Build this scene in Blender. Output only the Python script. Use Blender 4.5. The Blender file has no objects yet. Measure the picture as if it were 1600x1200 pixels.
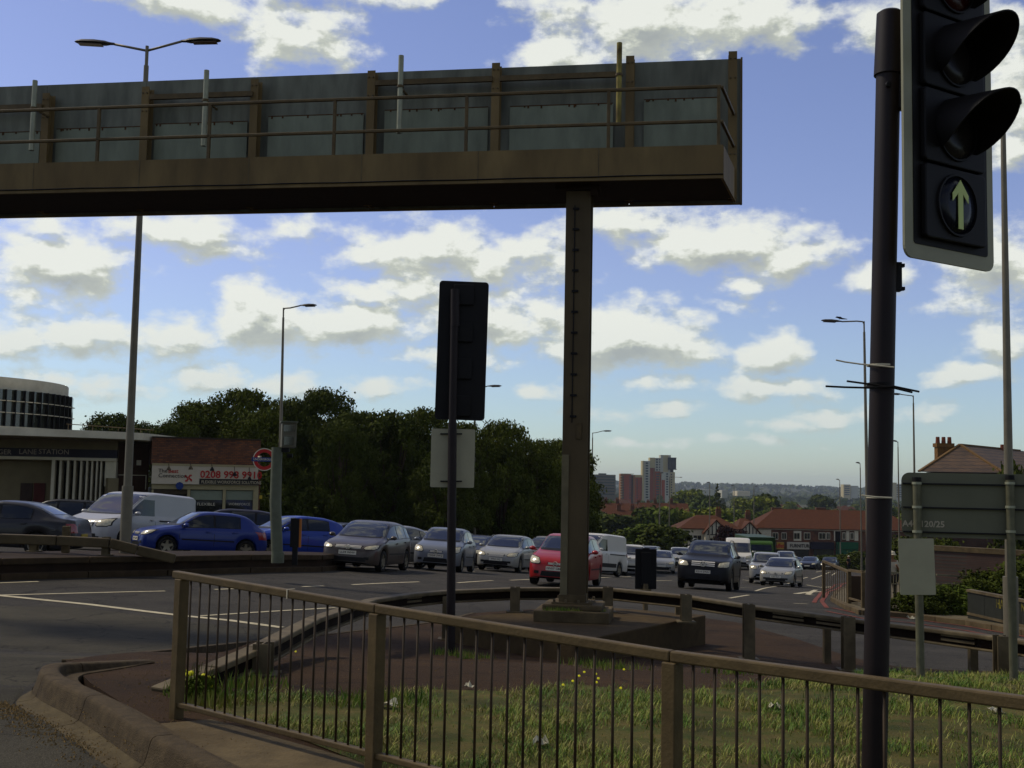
import bpy, bmesh, math, random
import numpy as np
from mathutils import Vector, Matrix, noise
from mathutils.bvhtree import BVHTree
from mathutils.geometry import delaunay_2d_cdt
random.seed(7); RNG = np.random.default_rng(7)
SC = bpy.context.scene
COL = SC.collection
PI = math.pi

# ------------------------------------------------------------------ camera
FPX = 1800.0; HZ = 750.0; ROLL = 0.019; CAMZ = 1.7
pitch = math.atan((HZ-600)/FPX)
Fv = Vector((0, math.cos(pitch), math.sin(pitch)))
R0 = Vector((1, 0, 0)); U0 = Vector((0, -math.sin(pitch), math.cos(pitch)))
Rv = R0*math.cos(ROLL)+U0*math.sin(ROLL); Uv = U0*math.cos(ROLL)-R0*math.sin(ROLL)
cd = bpy.data.cameras.new('camera'); cam = bpy.data.objects.new('camera', cd); COL.objects.link(cam)
cd.sensor_width = 36; cd.lens = 36*FPX/1600; cd.clip_start = .05; cd.clip_end = 20000
M = Matrix((Rv, Uv, -Fv)).transposed().to_4x4(); M.translation = (0, 0, CAMZ); cam.matrix_world = M
SC.camera = cam
def ray(px, py): return Fv*FPX+Rv*(px-800)+Uv*(600-py)
def P(px, py, Y):
    d = ray(px, py); return Vector((0, 0, CAMZ))+d*(Y/d.y)
def proj(v):
    d = Vector(v)-Vector((0, 0, CAMZ)); f = d.dot(Fv)
    return 800+FPX*d.dot(Rv)/f, 600-FPX*d.dot(Uv)/f

# ------------------------------------------------------------------ sky, sun, exposure
SUN_DIR = Vector((-.72, .30, .0)).normalized()*math.cos(math.radians(50))+Vector((0, 0, math.sin(math.radians(50))))
W = bpy.data.worlds.new('World'); SC.world = W; W.use_nodes = True
vs = SC.view_settings; vs.view_transform = 'Standard'; vs.look = 'None'; vs.exposure = 0.0; vs.gamma = 1; vs.use_curve_mapping = False
def nd(nt, t, **k):
    n = nt.nodes.new(t)
    for a, b in k.items(): setattr(n, a, b)
    return n
def link(nt, a, b): nt.links.new(a, b)
def mth(nt, op, a, b=None, c=None, clamp=False):
    n = nd(nt, 'ShaderNodeMath', operation=op, use_clamp=clamp)
    for i, v in enumerate((a, b, c)):
        if v is None: continue
        if isinstance(v, (int, float)): n.inputs[i].default_value = v
        else: link(nt, v, n.inputs[i])
    return n.outputs[0]
def vmth(nt, op, a, b=None):
    n = nd(nt, 'ShaderNodeVectorMath', operation=op)
    for i, v in enumerate((a, b)):
        if v is None: continue
        if isinstance(v, (tuple, list)): n.inputs[i].default_value = v
        else: link(nt, v, n.inputs[i])
    return n
CLOUDS = [  # px, py, rx, ry of the cumulus seen, turned into azimuth and elevation of the sky
 (470,45,110,48,1),(250,-10,150,30,.9),(520,-30,200,30,.8),(1030,30,210,62,1.15),(880,92,90,40,1),(1180,20,100,50,.95),(1360,25,75,45,.8),
 (1600,60,55,55,.8),(1600,170,70,75,1),(1570,240,50,30,.8),(80,405,130,50,1),(50,455,80,32,.7),(300,362,150,40,.85),(380,395,60,22,.7),(60,350,60,22,.7),(440,352,45,20,.6),
 (690,395,190,48,1.05),(400,500,84,50,1.25),(540,510,110,42,1.1),(760,500,150,55,1.05),(870,400,60,60,.7),(960,530,135,60,1.2),(1080,550,70,26,.8),(1125,375,150,48,1.15),
 (1240,400,85,38,.95),(1165,442,65,20,.85),(1000,345,130,34,.85),(1205,556,60,35,1.25),(1195,603,90,24,1),(1130,470,60,12,.3),(1375,430,55,26,.85),(1540,415,90,62,1),
 (1570,540,60,28,.9),(1520,588,50,17,.9),(60,520,110,38,.95),(230,530,90,38,.85),(140,595,120,22,.65),(330,588,80,26,.9),(430,605,100,22,.75),(600,606,65,18,.85),
 (845,612,45,13,.8),(1010,598,60,16,.8),(1060,640,55,13,.8),(1285,651,45,16,.95),(1240,664,90,10,.6),(960,640,90,14,.5),(1450,480,40,18,.5),(700,560,120,18,.6),(1440,640,80,16,.6),(560,470,70,26,.8),(650,455,90,30,.85),(1150,690,120,10,.5),(990,690,90,9,.5)]
def azel(px, py):
    d = ray(px, py).normalized(); return math.atan2(d.x, d.y), math.asin(d.z)
grp = bpy.data.node_groups.new('cloud_density', 'ShaderNodeTree')
grp.interface.new_socket('Vector', in_out='INPUT', socket_type='NodeSocketVector')
grp.interface.new_socket('Density', in_out='OUTPUT', socket_type='NodeSocketFloat')
gi = nd(grp, 'NodeGroupInput'); go = nd(grp, 'NodeGroupOutput')
n1 = nd(grp, 'ShaderNodeTexNoise'); n1.inputs['Scale'].default_value = 9; n1.inputs['Detail'].default_value = 3
link(grp, gi.outputs[0], n1.inputs['Vector'])
wv = vmth(grp, 'SUBTRACT', n1.outputs['Color'], (.5, .5, .5)).outputs[0]
wv = vmth(grp, 'MULTIPLY', wv, (.06, .03, 0)).outputs[0]
pw = vmth(grp, 'ADD', gi.outputs[0], wv).outputs[0]
cur = None
for (px, py, rx, ry, am) in CLOUDS:
    a, e = azel(px, py)
    v = vmth(grp, 'SUBTRACT', pw, (a, e, 0)).outputs[0]
    v = vmth(grp, 'MULTIPLY', v, (FPX/rx, FPX/ry, 0)).outputs[0]
    l = vmth(grp, 'LENGTH', v).outputs['Value']
    f = mth(grp, 'MULTIPLY_ADD', l, -am*.74, am*1.0)
    cur = f if cur is None else mth(grp, 'SMOOTH_MAX', cur, f, .12)
# clouds of the rest of the sky: the same kind of noise everywhere outside the view
n0 = nd(grp, 'ShaderNodeTexNoise'); n0.inputs['Scale'].default_value = 2.6; n0.inputs['Detail'].default_value = 2
sv = vmth(grp, 'MULTIPLY', gi.outputs[0], (1, 2.2, 1)).outputs[0]
link(grp, sv, n0.inputs['Vector'])
sx = nd(grp, 'ShaderNodeSeparateXYZ'); link(grp, gi.outputs[0], sx.inputs[0])
out_a = mth(grp, 'SUBTRACT', mth(grp, 'ABSOLUTE', sx.outputs[0]), .46, clamp=False)
out_a = mth(grp, 'MULTIPLY', out_a, 8, clamp=True)
out_e = mth(grp, 'MULTIPLY', mth(grp, 'SUBTRACT', sx.outputs[1], .42), 8, clamp=True)
outm = mth(grp, 'MAXIMUM', out_a, out_e)
gen = mth(grp, 'MULTIPLY_ADD', n0.outputs[0], 3.2, -1.45)
gen = mth(grp, 'MULTIPLY', gen, outm)
cur = mth(grp, 'MAXIMUM', cur, mth(grp, 'ADD', gen, mth(grp, 'MULTIPLY_ADD', outm, 1.0, -1.0)))
n2 = nd(grp, 'ShaderNodeTexNoise'); n2.inputs['Scale'].default_value = 24; n2.inputs['Detail'].default_value = 8; n2.inputs['Roughness'].default_value = .57
s2 = vmth(grp, 'MULTIPLY', gi.outputs[0], (1, 1.6, 1)).outputs[0]
link(grp, s2, n2.inputs['Vector'])
den = mth(grp, 'ADD', cur, mth(grp, 'MULTIPLY_ADD', n2.outputs[0], 2.0, -1.04))
link(grp, den, go.inputs[0])
nt = W.node_tree; nt.nodes.clear()
wo = nd(nt, 'ShaderNodeOutputWorld'); tc = nd(nt, 'ShaderNodeTexCoord')
sep = nd(nt, 'ShaderNodeSeparateXYZ'); link(nt, tc.outputs['Generated'], sep.inputs[0])
az = mth(nt, 'ARCTAN2', sep.outputs[0], sep.outputs[1]); el = mth(nt, 'ARCSINE', sep.outputs[2])
cx = nd(nt, 'ShaderNodeCombineXYZ'); link(nt, az, cx.inputs[0]); link(nt, el, cx.inputs[1])
g1 = nd(nt, 'ShaderNodeGroup'); g1.node_tree = grp; link(nt, cx.outputs[0], g1.inputs[0])
g2 = nd(nt, 'ShaderNodeGroup'); g2.node_tree = grp
up = vmth(nt, 'ADD', cx.outputs[0], (-.006, .013, 0)).outputs[0]; link(nt, up, g2.inputs[0])
def mrange(nt, v, a, b, c, d, smooth=True):
    n = nd(nt, 'ShaderNodeMapRange', interpolation_type='SMOOTHSTEP' if smooth else 'LINEAR')
    link(nt, v, n.inputs[0])
    for i, x in enumerate((a, b, c, d)): n.inputs[i+1].default_value = x
    return n.outputs[0]
cov = mrange(nt, g1.outputs[0], .02, .62, 0, 1)
lit = mrange(nt, mth(nt, 'SUBTRACT', g1.outputs[0], g2.outputs[0]), -.16, .20, 0, 1, False)
core = mrange(nt, g2.outputs[0], .45, 1.5, 1, .15)
sh = mth(nt, 'MULTIPLY_ADD', lit, .60, mth(nt, 'MULTIPLY', core, .40))
rampc = nd(nt, 'ShaderNodeValToRGB'); link(nt, sh, rampc.inputs[0])
e = rampc.color_ramp.elements
e[0].position = .12; e[0].color = (.38, .41, .40, 1)
e[1].position = .85; e[1].color = (.84, .86, .79, 1)
m_ = e.new(.45); m_.color = (.56, .59, .51, 1)
hazec = mrange(nt, el, .0, .16, 1, 0)
cl_h = nd(nt, 'ShaderNodeMix', data_type='RGBA'); link(nt, mth(nt, 'MULTIPLY', hazec, .55), cl_h.inputs[0])
link(nt, rampc.outputs[0], cl_h.inputs[6]); cl_h.inputs[7].default_value = (.44, .52, .54, 1)
sky = nd(nt, 'ShaderNodeTexSky', sky_type='NISHITA'); sky.sun_disc = False
sky.sun_elevation = math.radians(50); sky.sun_rotation = math.atan2(SUN_DIR.x, SUN_DIR.y)
sky.air_density = 1.0; sky.dust_density = .5; sky.ozone_density = 1.2
bgs = nd(nt, 'ShaderNodeBackground'); bgs.inputs[1].default_value = .12
tint = nd(nt, 'ShaderNodeMix', data_type='RGBA', blend_type='MULTIPLY'); tint.inputs[0].default_value = 1
link(nt, sky.outputs[0], tint.inputs[6]); tmix = nd(nt, 'ShaderNodeMix', data_type='RGBA'); link(nt, mrange(nt, el, 0, .22, 1, 0), tmix.inputs[0]); tmix.inputs[6].default_value = (.94, .84, 1.02, 1); tmix.inputs[7].default_value = (.70, .83, .98, 1); link(nt, tmix.outputs[2], tint.inputs[7])
link(nt, tint.outputs[2], bgs.inputs[0])
bgc = nd(nt, 'ShaderNodeBackground'); bgc.inputs[1].default_value = 1.0; link(nt, cl_h.outputs[2], bgc.inputs[0])
abv = mrange(nt, el, -.005, .02, 0, 1)
mx = nd(nt, 'ShaderNodeMixShader'); link(nt, mth(nt, 'MULTIPLY', mth(nt, 'MULTIPLY', cov, .96), abv), mx.inputs[0])
link(nt, bgs.outputs[0], mx.inputs[1]); link(nt, bgc.outputs[0], mx.inputs[2]); link(nt, mx.outputs[0], wo.inputs[0])
sl = bpy.data.lights.new('sun', 'SUN'); sl.energy = 2.6; sl.angle = math.radians(7); sl.color = (1, .92, .76)
so = bpy.data.objects.new('sun', sl); COL.objects.link(so); so.rotation_euler = SUN_DIR.to_track_quat('Z', 'Y').to_euler()
so.location = (-20, 10, 40)

# ------------------------------------------------------------------ ground height
GK = [(-60,-.1),(0,-.1),(8,-.1),(9.5,-.12),(11.4,-.24),(13,-.42),(15.7,-.82),(18,-.92),(20,-.95),(25,-1.02),(30,-1.12),(37,-1.40),(42,-1.72),(48,-2.05),(63,-3.05),(75,-3.75),(90,-4.5),(128,-7.3),(208,-12.6),(300,-17),(420,-20),(700,-22),(1200,-24),(2500,-34),(9000,-42)]
KK = [(-60,0),(9,0),(13,.01),(20,.028),(35,.055),(65,.052),(90,.02),(9000,.0)]
def pchip(K):
    xs = [k[0] for k in K]; ys = [k[1] for k in K]; n = len(xs)
    h = [xs[i+1]-xs[i] for i in range(n-1)]; d = [(ys[i+1]-ys[i])/h[i] for i in range(n-1)]
    m = [d[0]]
    for i in range(1, n-1):
        if d[i-1]*d[i] <= 0: m.append(0)
        else:
            w1 = 2*h[i]+h[i-1]; w2 = h[i]+2*h[i-1]; m.append((w1+w2)/(w1/d[i-1]+w2/d[i]))
    m.append(d[-1])
    def f(x):
        if x <= xs[0]: return ys[0]
        if x >= xs[-1]: return ys[-1]
        lo, hi = 0, n-1
        while hi-lo > 1:
            mid = (lo+hi)//2
            if xs[mid] <= x: lo = mid
            else: hi = mid
        t = (x-xs[lo])/h[lo]; t2 = t*t; t3 = t2*t
        return ys[lo]*(2*t3-3*t2+1)+h[lo]*m[lo]*(t3-2*t2+t)+ys[hi]*(-2*t3+3*t2)+h[lo]*m[hi]*(t3-t2)
    return f
_g = pchip(GK); _k = pchip(KK)
def G(x, y): return _g(y)-_k(y)*20*math.tanh(x/20)
def gp(px, py, dz=0.0):
    """point where the line of sight through a pixel meets the ground raised by dz"""
    d = ray(px, py); lo, hi = 1.0, 400.0
    def h(Y):
        s = Y/d.y; return CAMZ+d.z*s-(G(d.x*s, Y)+dz)
    Y = 1.0; st = .25
    while Y < 600 and h(Y) > 0: Y += st; st *= 1.02
    lo, hi = Y-st, Y
    for _ in range(30):
        mid = (lo+hi)/2
        if h(mid) > 0: lo = mid
        else: hi = mid
    s = hi/d.y; return Vector((d.x*s, hi, CAMZ+d.z*s))

# ------------------------------------------------------------------ materials
MC = {}
TONE = (.70, .60, .42)   # base colours darkened for cloud shade and warmed for white balance
def mat(name, col, rough=.8, var=.0, vs_=6.0, bump=0.0, bs=30.0, metal=0.0, spec=.16, col2=None, coat=0.0, emit=None, detail=4, stretch=None, dirt=0.0, trans=0.0):
    if name in MC: return MC[name]
    if not name.startswith('car_paint') and not emit:
        col = tuple(c*k for c, k in zip(col, TONE)); col2 = tuple(c*k for c, k in zip(col2, TONE)) if col2 else None
    m = bpy.data.materials.new(name); m.use_nodes = True; MC[name] = m
    nt = m.node_tree; b = nt.nodes['Principled BSDF']
    b.inputs['Base Color'].default_value = (*col, 1); b.inputs['Roughness'].default_value = rough
    b.inputs['Metallic'].default_value = metal; b.inputs['Specular IOR Level'].default_value = spec
    if coat: b.inputs['Coat Weight'].default_value = coat; b.inputs['Coat Roughness'].default_value = .04
    if emit: b.inputs['Emission Color'].default_value = (*col, 1); b.inputs['Emission Strength'].default_value = emit
    if trans: b.inputs['Transmission Weight'].default_value = trans
    tcn = nd(nt, 'ShaderNodeTexCoord'); src = tcn.outputs['Object']
    if stretch: src = vmth(nt, 'MULTIPLY', src, stretch).outputs[0]
    c_out = None
    if var or col2:
        n = nd(nt, 'ShaderNodeTexNoise'); n.inputs['Scale'].default_value = vs_; n.inputs['Detail'].default_value = detail; n.inputs['Roughness'].default_value = .6
        link(nt, src, n.inputs['Vector'])
        r = nd(nt, 'ShaderNodeMapRange'); link(nt, n.outputs[0], r.inputs[0]); r.inputs[1].default_value = .3; r.inputs[2].default_value = .7
        mx = nd(nt, 'ShaderNodeMix', data_type='RGBA'); link(nt, r.outputs[0], mx.inputs[0])
        c2 = col2 if col2 else tuple(c*(1-var) for c in col)
        c1 = col if col2 else tuple(min(1, c*(1+var)) for c in col)
        mx.inputs[6].default_value = (*c1, 1); mx.inputs[7].default_value = (*c2, 1); c_out = mx.outputs[2]
    if dirt:
        n = nd(nt, 'ShaderNodeTexNoise'); n.inputs['Scale'].default_value = vs_*.35; n.inputs['Detail'].default_value = 6
        link(nt, src, n.inputs['Vector'])
        r = nd(nt, 'ShaderNodeMapRange'); link(nt, n.outputs[0], r.inputs[0]); r.inputs[1].default_value = .45; r.inputs[2].default_value = .75; r.inputs[4].default_value = dirt
        mx = nd(nt, 'ShaderNodeMix', data_type='RGBA'); link(nt, r.outputs[0], mx.inputs[0])
        if c_out: link(nt, c_out, mx.inputs[6])
        else: mx.inputs[6].default_value = (*col, 1)
        mx.inputs[7].default_value = (col[0]*.35+.003, col[1]*.3+.002, col[2]*.25+.001, 1); c_out = mx.outputs[2]
    if c_out: link(nt, c_out, b.inputs['Base Color'])
    if bump:
        n = nd(nt, 'ShaderNodeTexNoise'); n.inputs['Scale'].default_value = bs; n.inputs['Detail'].default_value = 5; link(nt, src, n.inputs['Vector'])
        bp = nd(nt, 'ShaderNodeBump'); bp.inputs['Strength'].default_value = bump; bp.inputs['Distance'].default_value = .02
        link(nt, n.outputs[0], bp.inputs['Height']); link(nt, bp.outputs[0], b.inputs['Normal'])
    return m
def brickmat(name, c1, c2, cm, bw=.225, bh=.075, mortar=.01, rough=.9, off=.5, bump=.4, rot=None):
    if name in MC: return MC[name]
    m = bpy.data.materials.new(name); m.use_nodes = True; MC[name] = m
    nt = m.node_tree; b = nt.nodes['Principled BSDF']; b.inputs['Roughness'].default_value = rough
    tcn = nd(nt, 'ShaderNodeTexCoord')
    sp = nd(nt, 'ShaderNodeSeparateXYZ'); link(nt, tcn.outputs['Object'], sp.inputs[0])
    cb = nd(nt, 'ShaderNodeCombineXYZ'); link(nt, mth(nt, 'ADD', sp.outputs[0], sp.outputs[1]), cb.inputs[0]); link(nt, sp.outputs[2], cb.inputs[1])
    br = nd(nt, 'ShaderNodeTexBrick'); link(nt, cb.outputs[0], br.inputs['Vector']); br.offset = off
    br.inputs['Color1'].default_value = (*c1, 1); br.inputs['Color2'].default_value = (*c2, 1); br.inputs['Mortar'].default_value = (*cm, 1)
    br.inputs['Scale'].default_value = 1; br.inputs['Mortar Size'].default_value = mortar; br.inputs['Brick Width'].default_value = bw; br.inputs['Row Height'].default_value = bh
    n = nd(nt, 'ShaderNodeTexNoise'); n.inputs['Scale'].default_value = .9; n.inputs['Detail'].default_value = 6; link(nt, tcn.outputs['Object'], n.inputs['Vector'])
    r = nd(nt, 'ShaderNodeMapRange'); link(nt, n.outputs[0], r.inputs[0]); r.inputs[1].default_value = .3; r.inputs[2].default_value = .7; r.inputs[3].default_value = .6; r.inputs[4].default_value = 1.25
    sc = nd(nt, 'ShaderNodeVectorMath', operation='SCALE'); link(nt, br.outputs[0], sc.inputs[0]); link(nt, r.outputs[0], sc.inputs['Scale'])
    link(nt, sc.outputs[0], b.inputs['Base Color'])
    if bump:
        bp = nd(nt, 'ShaderNodeBump'); bp.inputs['Strength'].default_value = bump; bp.inputs['Distance'].default_value = .01; bp.invert = True
        link(nt, br.outputs['Fac'], bp.inputs['Height']); link(nt, bp.outputs[0], b.inputs['Normal'])
    return m

# ------------------------------------------------------------------ mesh helpers
class MB:
    def __init__(s, M=None): s.v = []; s.f = []; s.m = []; s.M = M; s.mi = 0
    def add(s, vs_, fs, M=None):
        o = len(s.v); T = M or s.M
        for v in vs_: s.v.append(tuple(T @ Vector(v)) if T else tuple(v))
        for f in fs: s.f.append(tuple(i+o for i in f)); s.m.append(s.mi)
        return s
    def box(s, x0, x1, y0, y1, z0, z1, M=None):
        return s.add([(x0,y0,z0),(x1,y0,z0),(x1,y1,z0),(x0,y1,z0),(x0,y0,z1),(x1,y0,z1),(x1,y1,z1),(x0,y1,z1)],
              [(0,3,2,1),(4,5,6,7),(0,1,5,4),(1,2,6,5),(2,3,7,6),(3,0,4,7)], M)
    def bar(s, a, b, w, h, up=(0,0,1)):
        a = Vector(a); b = Vector(b); d = b-a; L = d.length; x = d/L; u = Vector(up); y = u.cross(x).normalized(); z = x.cross(y)
        T = Matrix((x, y, z)).transposed().to_4x4(); T.translation = a
        if s.M: T = s.M @ T
        return s.box(0, L, -w/2, w/2, -h/2, h/2, T)
    def tube(s, a, b, r0, r1=None, n=10, caps=True):
        r1 = r0 if r1 is None else r1; a = Vector(a); b = Vector(b); d = (b-a).normalized()
        u = d.orthogonal().normalized(); w = d.cross(u); vs_ = []
        for c, r in ((a, r0), (b, r1)):
            for i in range(n):
                t = 2*PI*i/n; vs_.append(c+(u*math.cos(t)+w*math.sin(t))*r)
        fs = [(i, (i+1)%n, n+(i+1)%n, n+i) for i in range(n)]
        if caps: fs += [tuple(reversed(range(n))), tuple(range(n, 2*n))]
        return s.add(vs_, fs)
    def path(s, pts, rs, n=8):
        pts = [Vector(p) for p in pts]
        if isinstance(rs, (int, float)): rs = [rs]*len(pts)
        vs_ = []; u = None
        for i, p in enumerate(pts):
            d = (pts[min(i+1, len(pts)-1)]-pts[max(i-1, 0)]).normalized()
            u = d.orthogonal().normalized() if u is None else (u-d*u.dot(d)).normalized()
            w = d.cross(u)
            for k in range(n):
                t = 2*PI*k/n; vs_.append(p+(u*math.cos(t)+w*math.sin(t))*rs[i])
        fs = []
        for i in range(len(pts)-1):
            for k in range(n): fs.append((i*n+k, i*n+(k+1)%n, (i+1)*n+(k+1)%n, (i+1)*n+k))
        fs += [tuple(reversed(range(n))), tuple(range((len(pts)-1)*n, len(pts)*n))]
        return s.add(vs_, fs)
    def lathe(s, prof, n=20, M=None, a0=0, a1=2*PI):
        full = abs(a1-a0-2*PI) < 1e-6; k = n if full else n+1; vs_ = []; fs = []
        for (r, z) in prof:
            for i in range(k):
                t = a0+(a1-a0)*i/n; vs_.append((r*math.cos(t), r*math.sin(t), z))
        for j in range(len(prof)-1):
            for i in range(n): fs.append((j*k+i, j*k+(i+1)%k, (j+1)*k+(i+1)%k, (j+1)*k+i))
        return s.add(vs_, fs, M)
    def prism(s, poly, z0, z1, M=None):
        n = len(poly); vs_ = [(x, y, z0) for x, y in poly]+[(x, y, z1) for x, y in poly]
        return s.add(vs_, [tuple(reversed(range(n))), tuple(range(n, 2*n))]+[(i, (i+1)%n, n+(i+1)%n, n+i) for i in range(n)], M)
    def build(s, name, m, parent=None, smooth=False, bev=0.0, auto=None):
        me = bpy.data.meshes.new(name)
        off = parent.location if parent is not None and parent.get('world_parts') else Vector((0, 0, 0))
        me.from_pydata([(v[0]-off[0], v[1]-off[1], v[2]-off[2]) for v in s.v], [], s.f)
        ms = m if isinstance(m, (list, tuple)) else [m]
        for q in ms: me.materials.append(q)
        if len(ms) > 1: me.polygons.foreach_set('material_index', s.m)
        if smooth: me.polygons.foreach_set('use_smooth', [True]*len(me.polygons))
        me.validate(); bm = bmesh.new(); bm.from_mesh(me); bmesh.ops.recalc_face_normals(bm, faces=bm.faces); bm.to_mesh(me); bm.free()
        o = bpy.data.objects.new(name, me); COL.objects.link(o)
        if parent: o.parent = parent
        if bev:
            b = o.modifiers.new('bevel', 'BEVEL'); b.width = bev; b.segments = 2; b.limit_method = 'ANGLE'
        if auto: me.set_sharp_from_angle(angle=math.radians(auto))
        return o
def tag(o, label=None, cat=None, group=None, kind=None):
    if label: o['label'] = label
    if cat: o['category'] = cat
    if group: o['group'] = group
    if kind: o['kind'] = kind
    return o
def thing(name, label, cat, loc=(0, 0, 0), group=None, world=True):
    o = bpy.data.objects.new(name, None); COL.objects.link(o); o.location = loc; o.empty_display_size = .3
    if world: o['world_parts'] = 1
    return tag(o, label, cat, group)
def dup(o, parent=None):
    c = o.copy(); COL.objects.link(c)
    if parent: c.parent = parent
    for ch in KIDS.get(o.name, o.children): dup(ch, c)
    return c
KIDS = {}
def frame(o, dx, dn=None):
    """matrix whose x runs along dx, z up, y away from the viewer side"""
    x = Vector(dx).normalized(); z = Vector((0, 0, 1)); y = z.cross(x).normalized(); z = x.cross(y)
    T = Matrix((x, y, z)).transposed().to_4x4(); T.translation = o; return T
_fonts = {}
def text(s, size, m, T, name='lettering', parent=None, xs=1.0, depth=.004, align='CENTER', bold=0.0):
    """flat lettering standing in the x-z plane of frame T, facing -y"""
    c = bpy.data.curves.new('t', 'FONT'); c.body = s; c.size = size; c.align_x = align; c.align_y = 'CENTER'; c.extrude = depth/2; c.resolution_u = 2
    if bold: c.offset = bold
    o = bpy.data.objects.new('t', c); COL.objects.link(o)
    dg = bpy.context.evaluated_depsgraph_get(); me = bpy.data.meshes.new_from_object(o.evaluated_get(dg))
    bpy.data.objects.remove(o)
    off = parent.location if parent is not None and parent.get('world_parts') else Vector((0, 0, 0))
    X = Matrix.Translation(-off) @ T @ Matrix(((xs,0,0,0),(0,0,-1,0),(0,1,0,0),(0,0,0,1)))
    me.transform(X); me.materials.clear(); me.materials.append(m)
    o = bpy.data.objects.new(name, me); COL.objects.link(o)
    if parent: o.parent = parent
    return o
def tri_fill(poly, spacing, holes=()):
    vs_ = [Vector(p) for p in poly]; n = len(vs_); edges = [(i, (i+1)%n) for i in range(n)]
    xs = [p[0] for p in poly]; ys = [p[1] for p in poly]
    def inside(x, y):
        c = False; j = n-1
        for i in range(n):
            if (poly[i][1] > y) != (poly[j][1] > y) and x < (poly[j][0]-poly[i][0])*(y-poly[i][1])/(poly[j][1]-poly[i][1])+poly[i][0]: c = not c
            j = i
        return c
    x = math.floor(min(xs)/spacing)*spacing
    while x < max(xs):
        y = math.floor(min(ys)/spacing)*spacing
        while y < max(ys):
            if inside(x, y): vs_.append(Vector((x, y)))
            y += spacing
        x += spacing
    r = delaunay_2d_cdt(vs_, edges, [tuple(range(n))], 1, 1e-5)
    return [tuple(v) for v in r[0]], [tuple(f) for f in r[2]]
def resample(pts, d):
    out = []
    n = len(pts)
    for i in range(n):
        a = Vector(pts[i][:2]); b = Vector(pts[(i+1)%n][:2]); k = max(1, int((b-a).length/d))
        for j in range(k): out.append(tuple(a.lerp(b, j/k)))
    return out
def sheet(name, pts, dz, m, spacing=.8, skirt=0.0, label=None, kind='structure', parent=None, hf=None):
    """polygon laid on the ground, raised by dz, with an optional vertical edge"""
    hf = hf or G
    poly = resample([(p[0], p[1]) for p in pts], spacing)
    v, f = tri_fill(poly, spacing); b = MB(); b.add([(x, y, hf(x, y)+dz) for x, y in v], f)
    if skirt:
        n = len(poly); vs_ = [(x, y, hf(x, y)+dz) for x, y in poly]+[(x, y, hf(x, y)+dz-skirt) for x, y in poly]
        b.add(vs_, [(i, (i+1)%n, n+(i+1)%n, n+i) for i in range(n)])
    o = b.build(name, m, parent)
    if parent is None: tag(o, label, kind=kind)
    # make the top face up
    me = o.data; up = sum(p.normal.z*p.area for p in me.polygons)
    if up < 0: me.flip_normals()
    return o
def strip(b, pts, w, dz, close=False):
    """a painted line of width w along ground points"""
    P2 = [Vector(p[:2]) for p in pts]; out = []
    for i in range(len(P2)-1):
        k = max(1, int((P2[i+1]-P2[i]).length/.8))
        for j in range(k): out.append(P2[i].lerp(P2[i+1], j/k))
    out.append(P2[-1]); vs_ = []
    for i, p in enumerate(out):
        d = (out[min(i+1, len(out)-1)]-out[max(i-1, 0)]).normalized(); n = Vector((-d.y, d.x))*w/2
        for q in (p+n, p-n): vs_.append((q.x, q.y, G(q.x, q.y)+dz))
    b.add(vs_, [(2*i, 2*i+1, 2*i+3, 2*i+2) for i in range(len(out)-1)])
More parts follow.
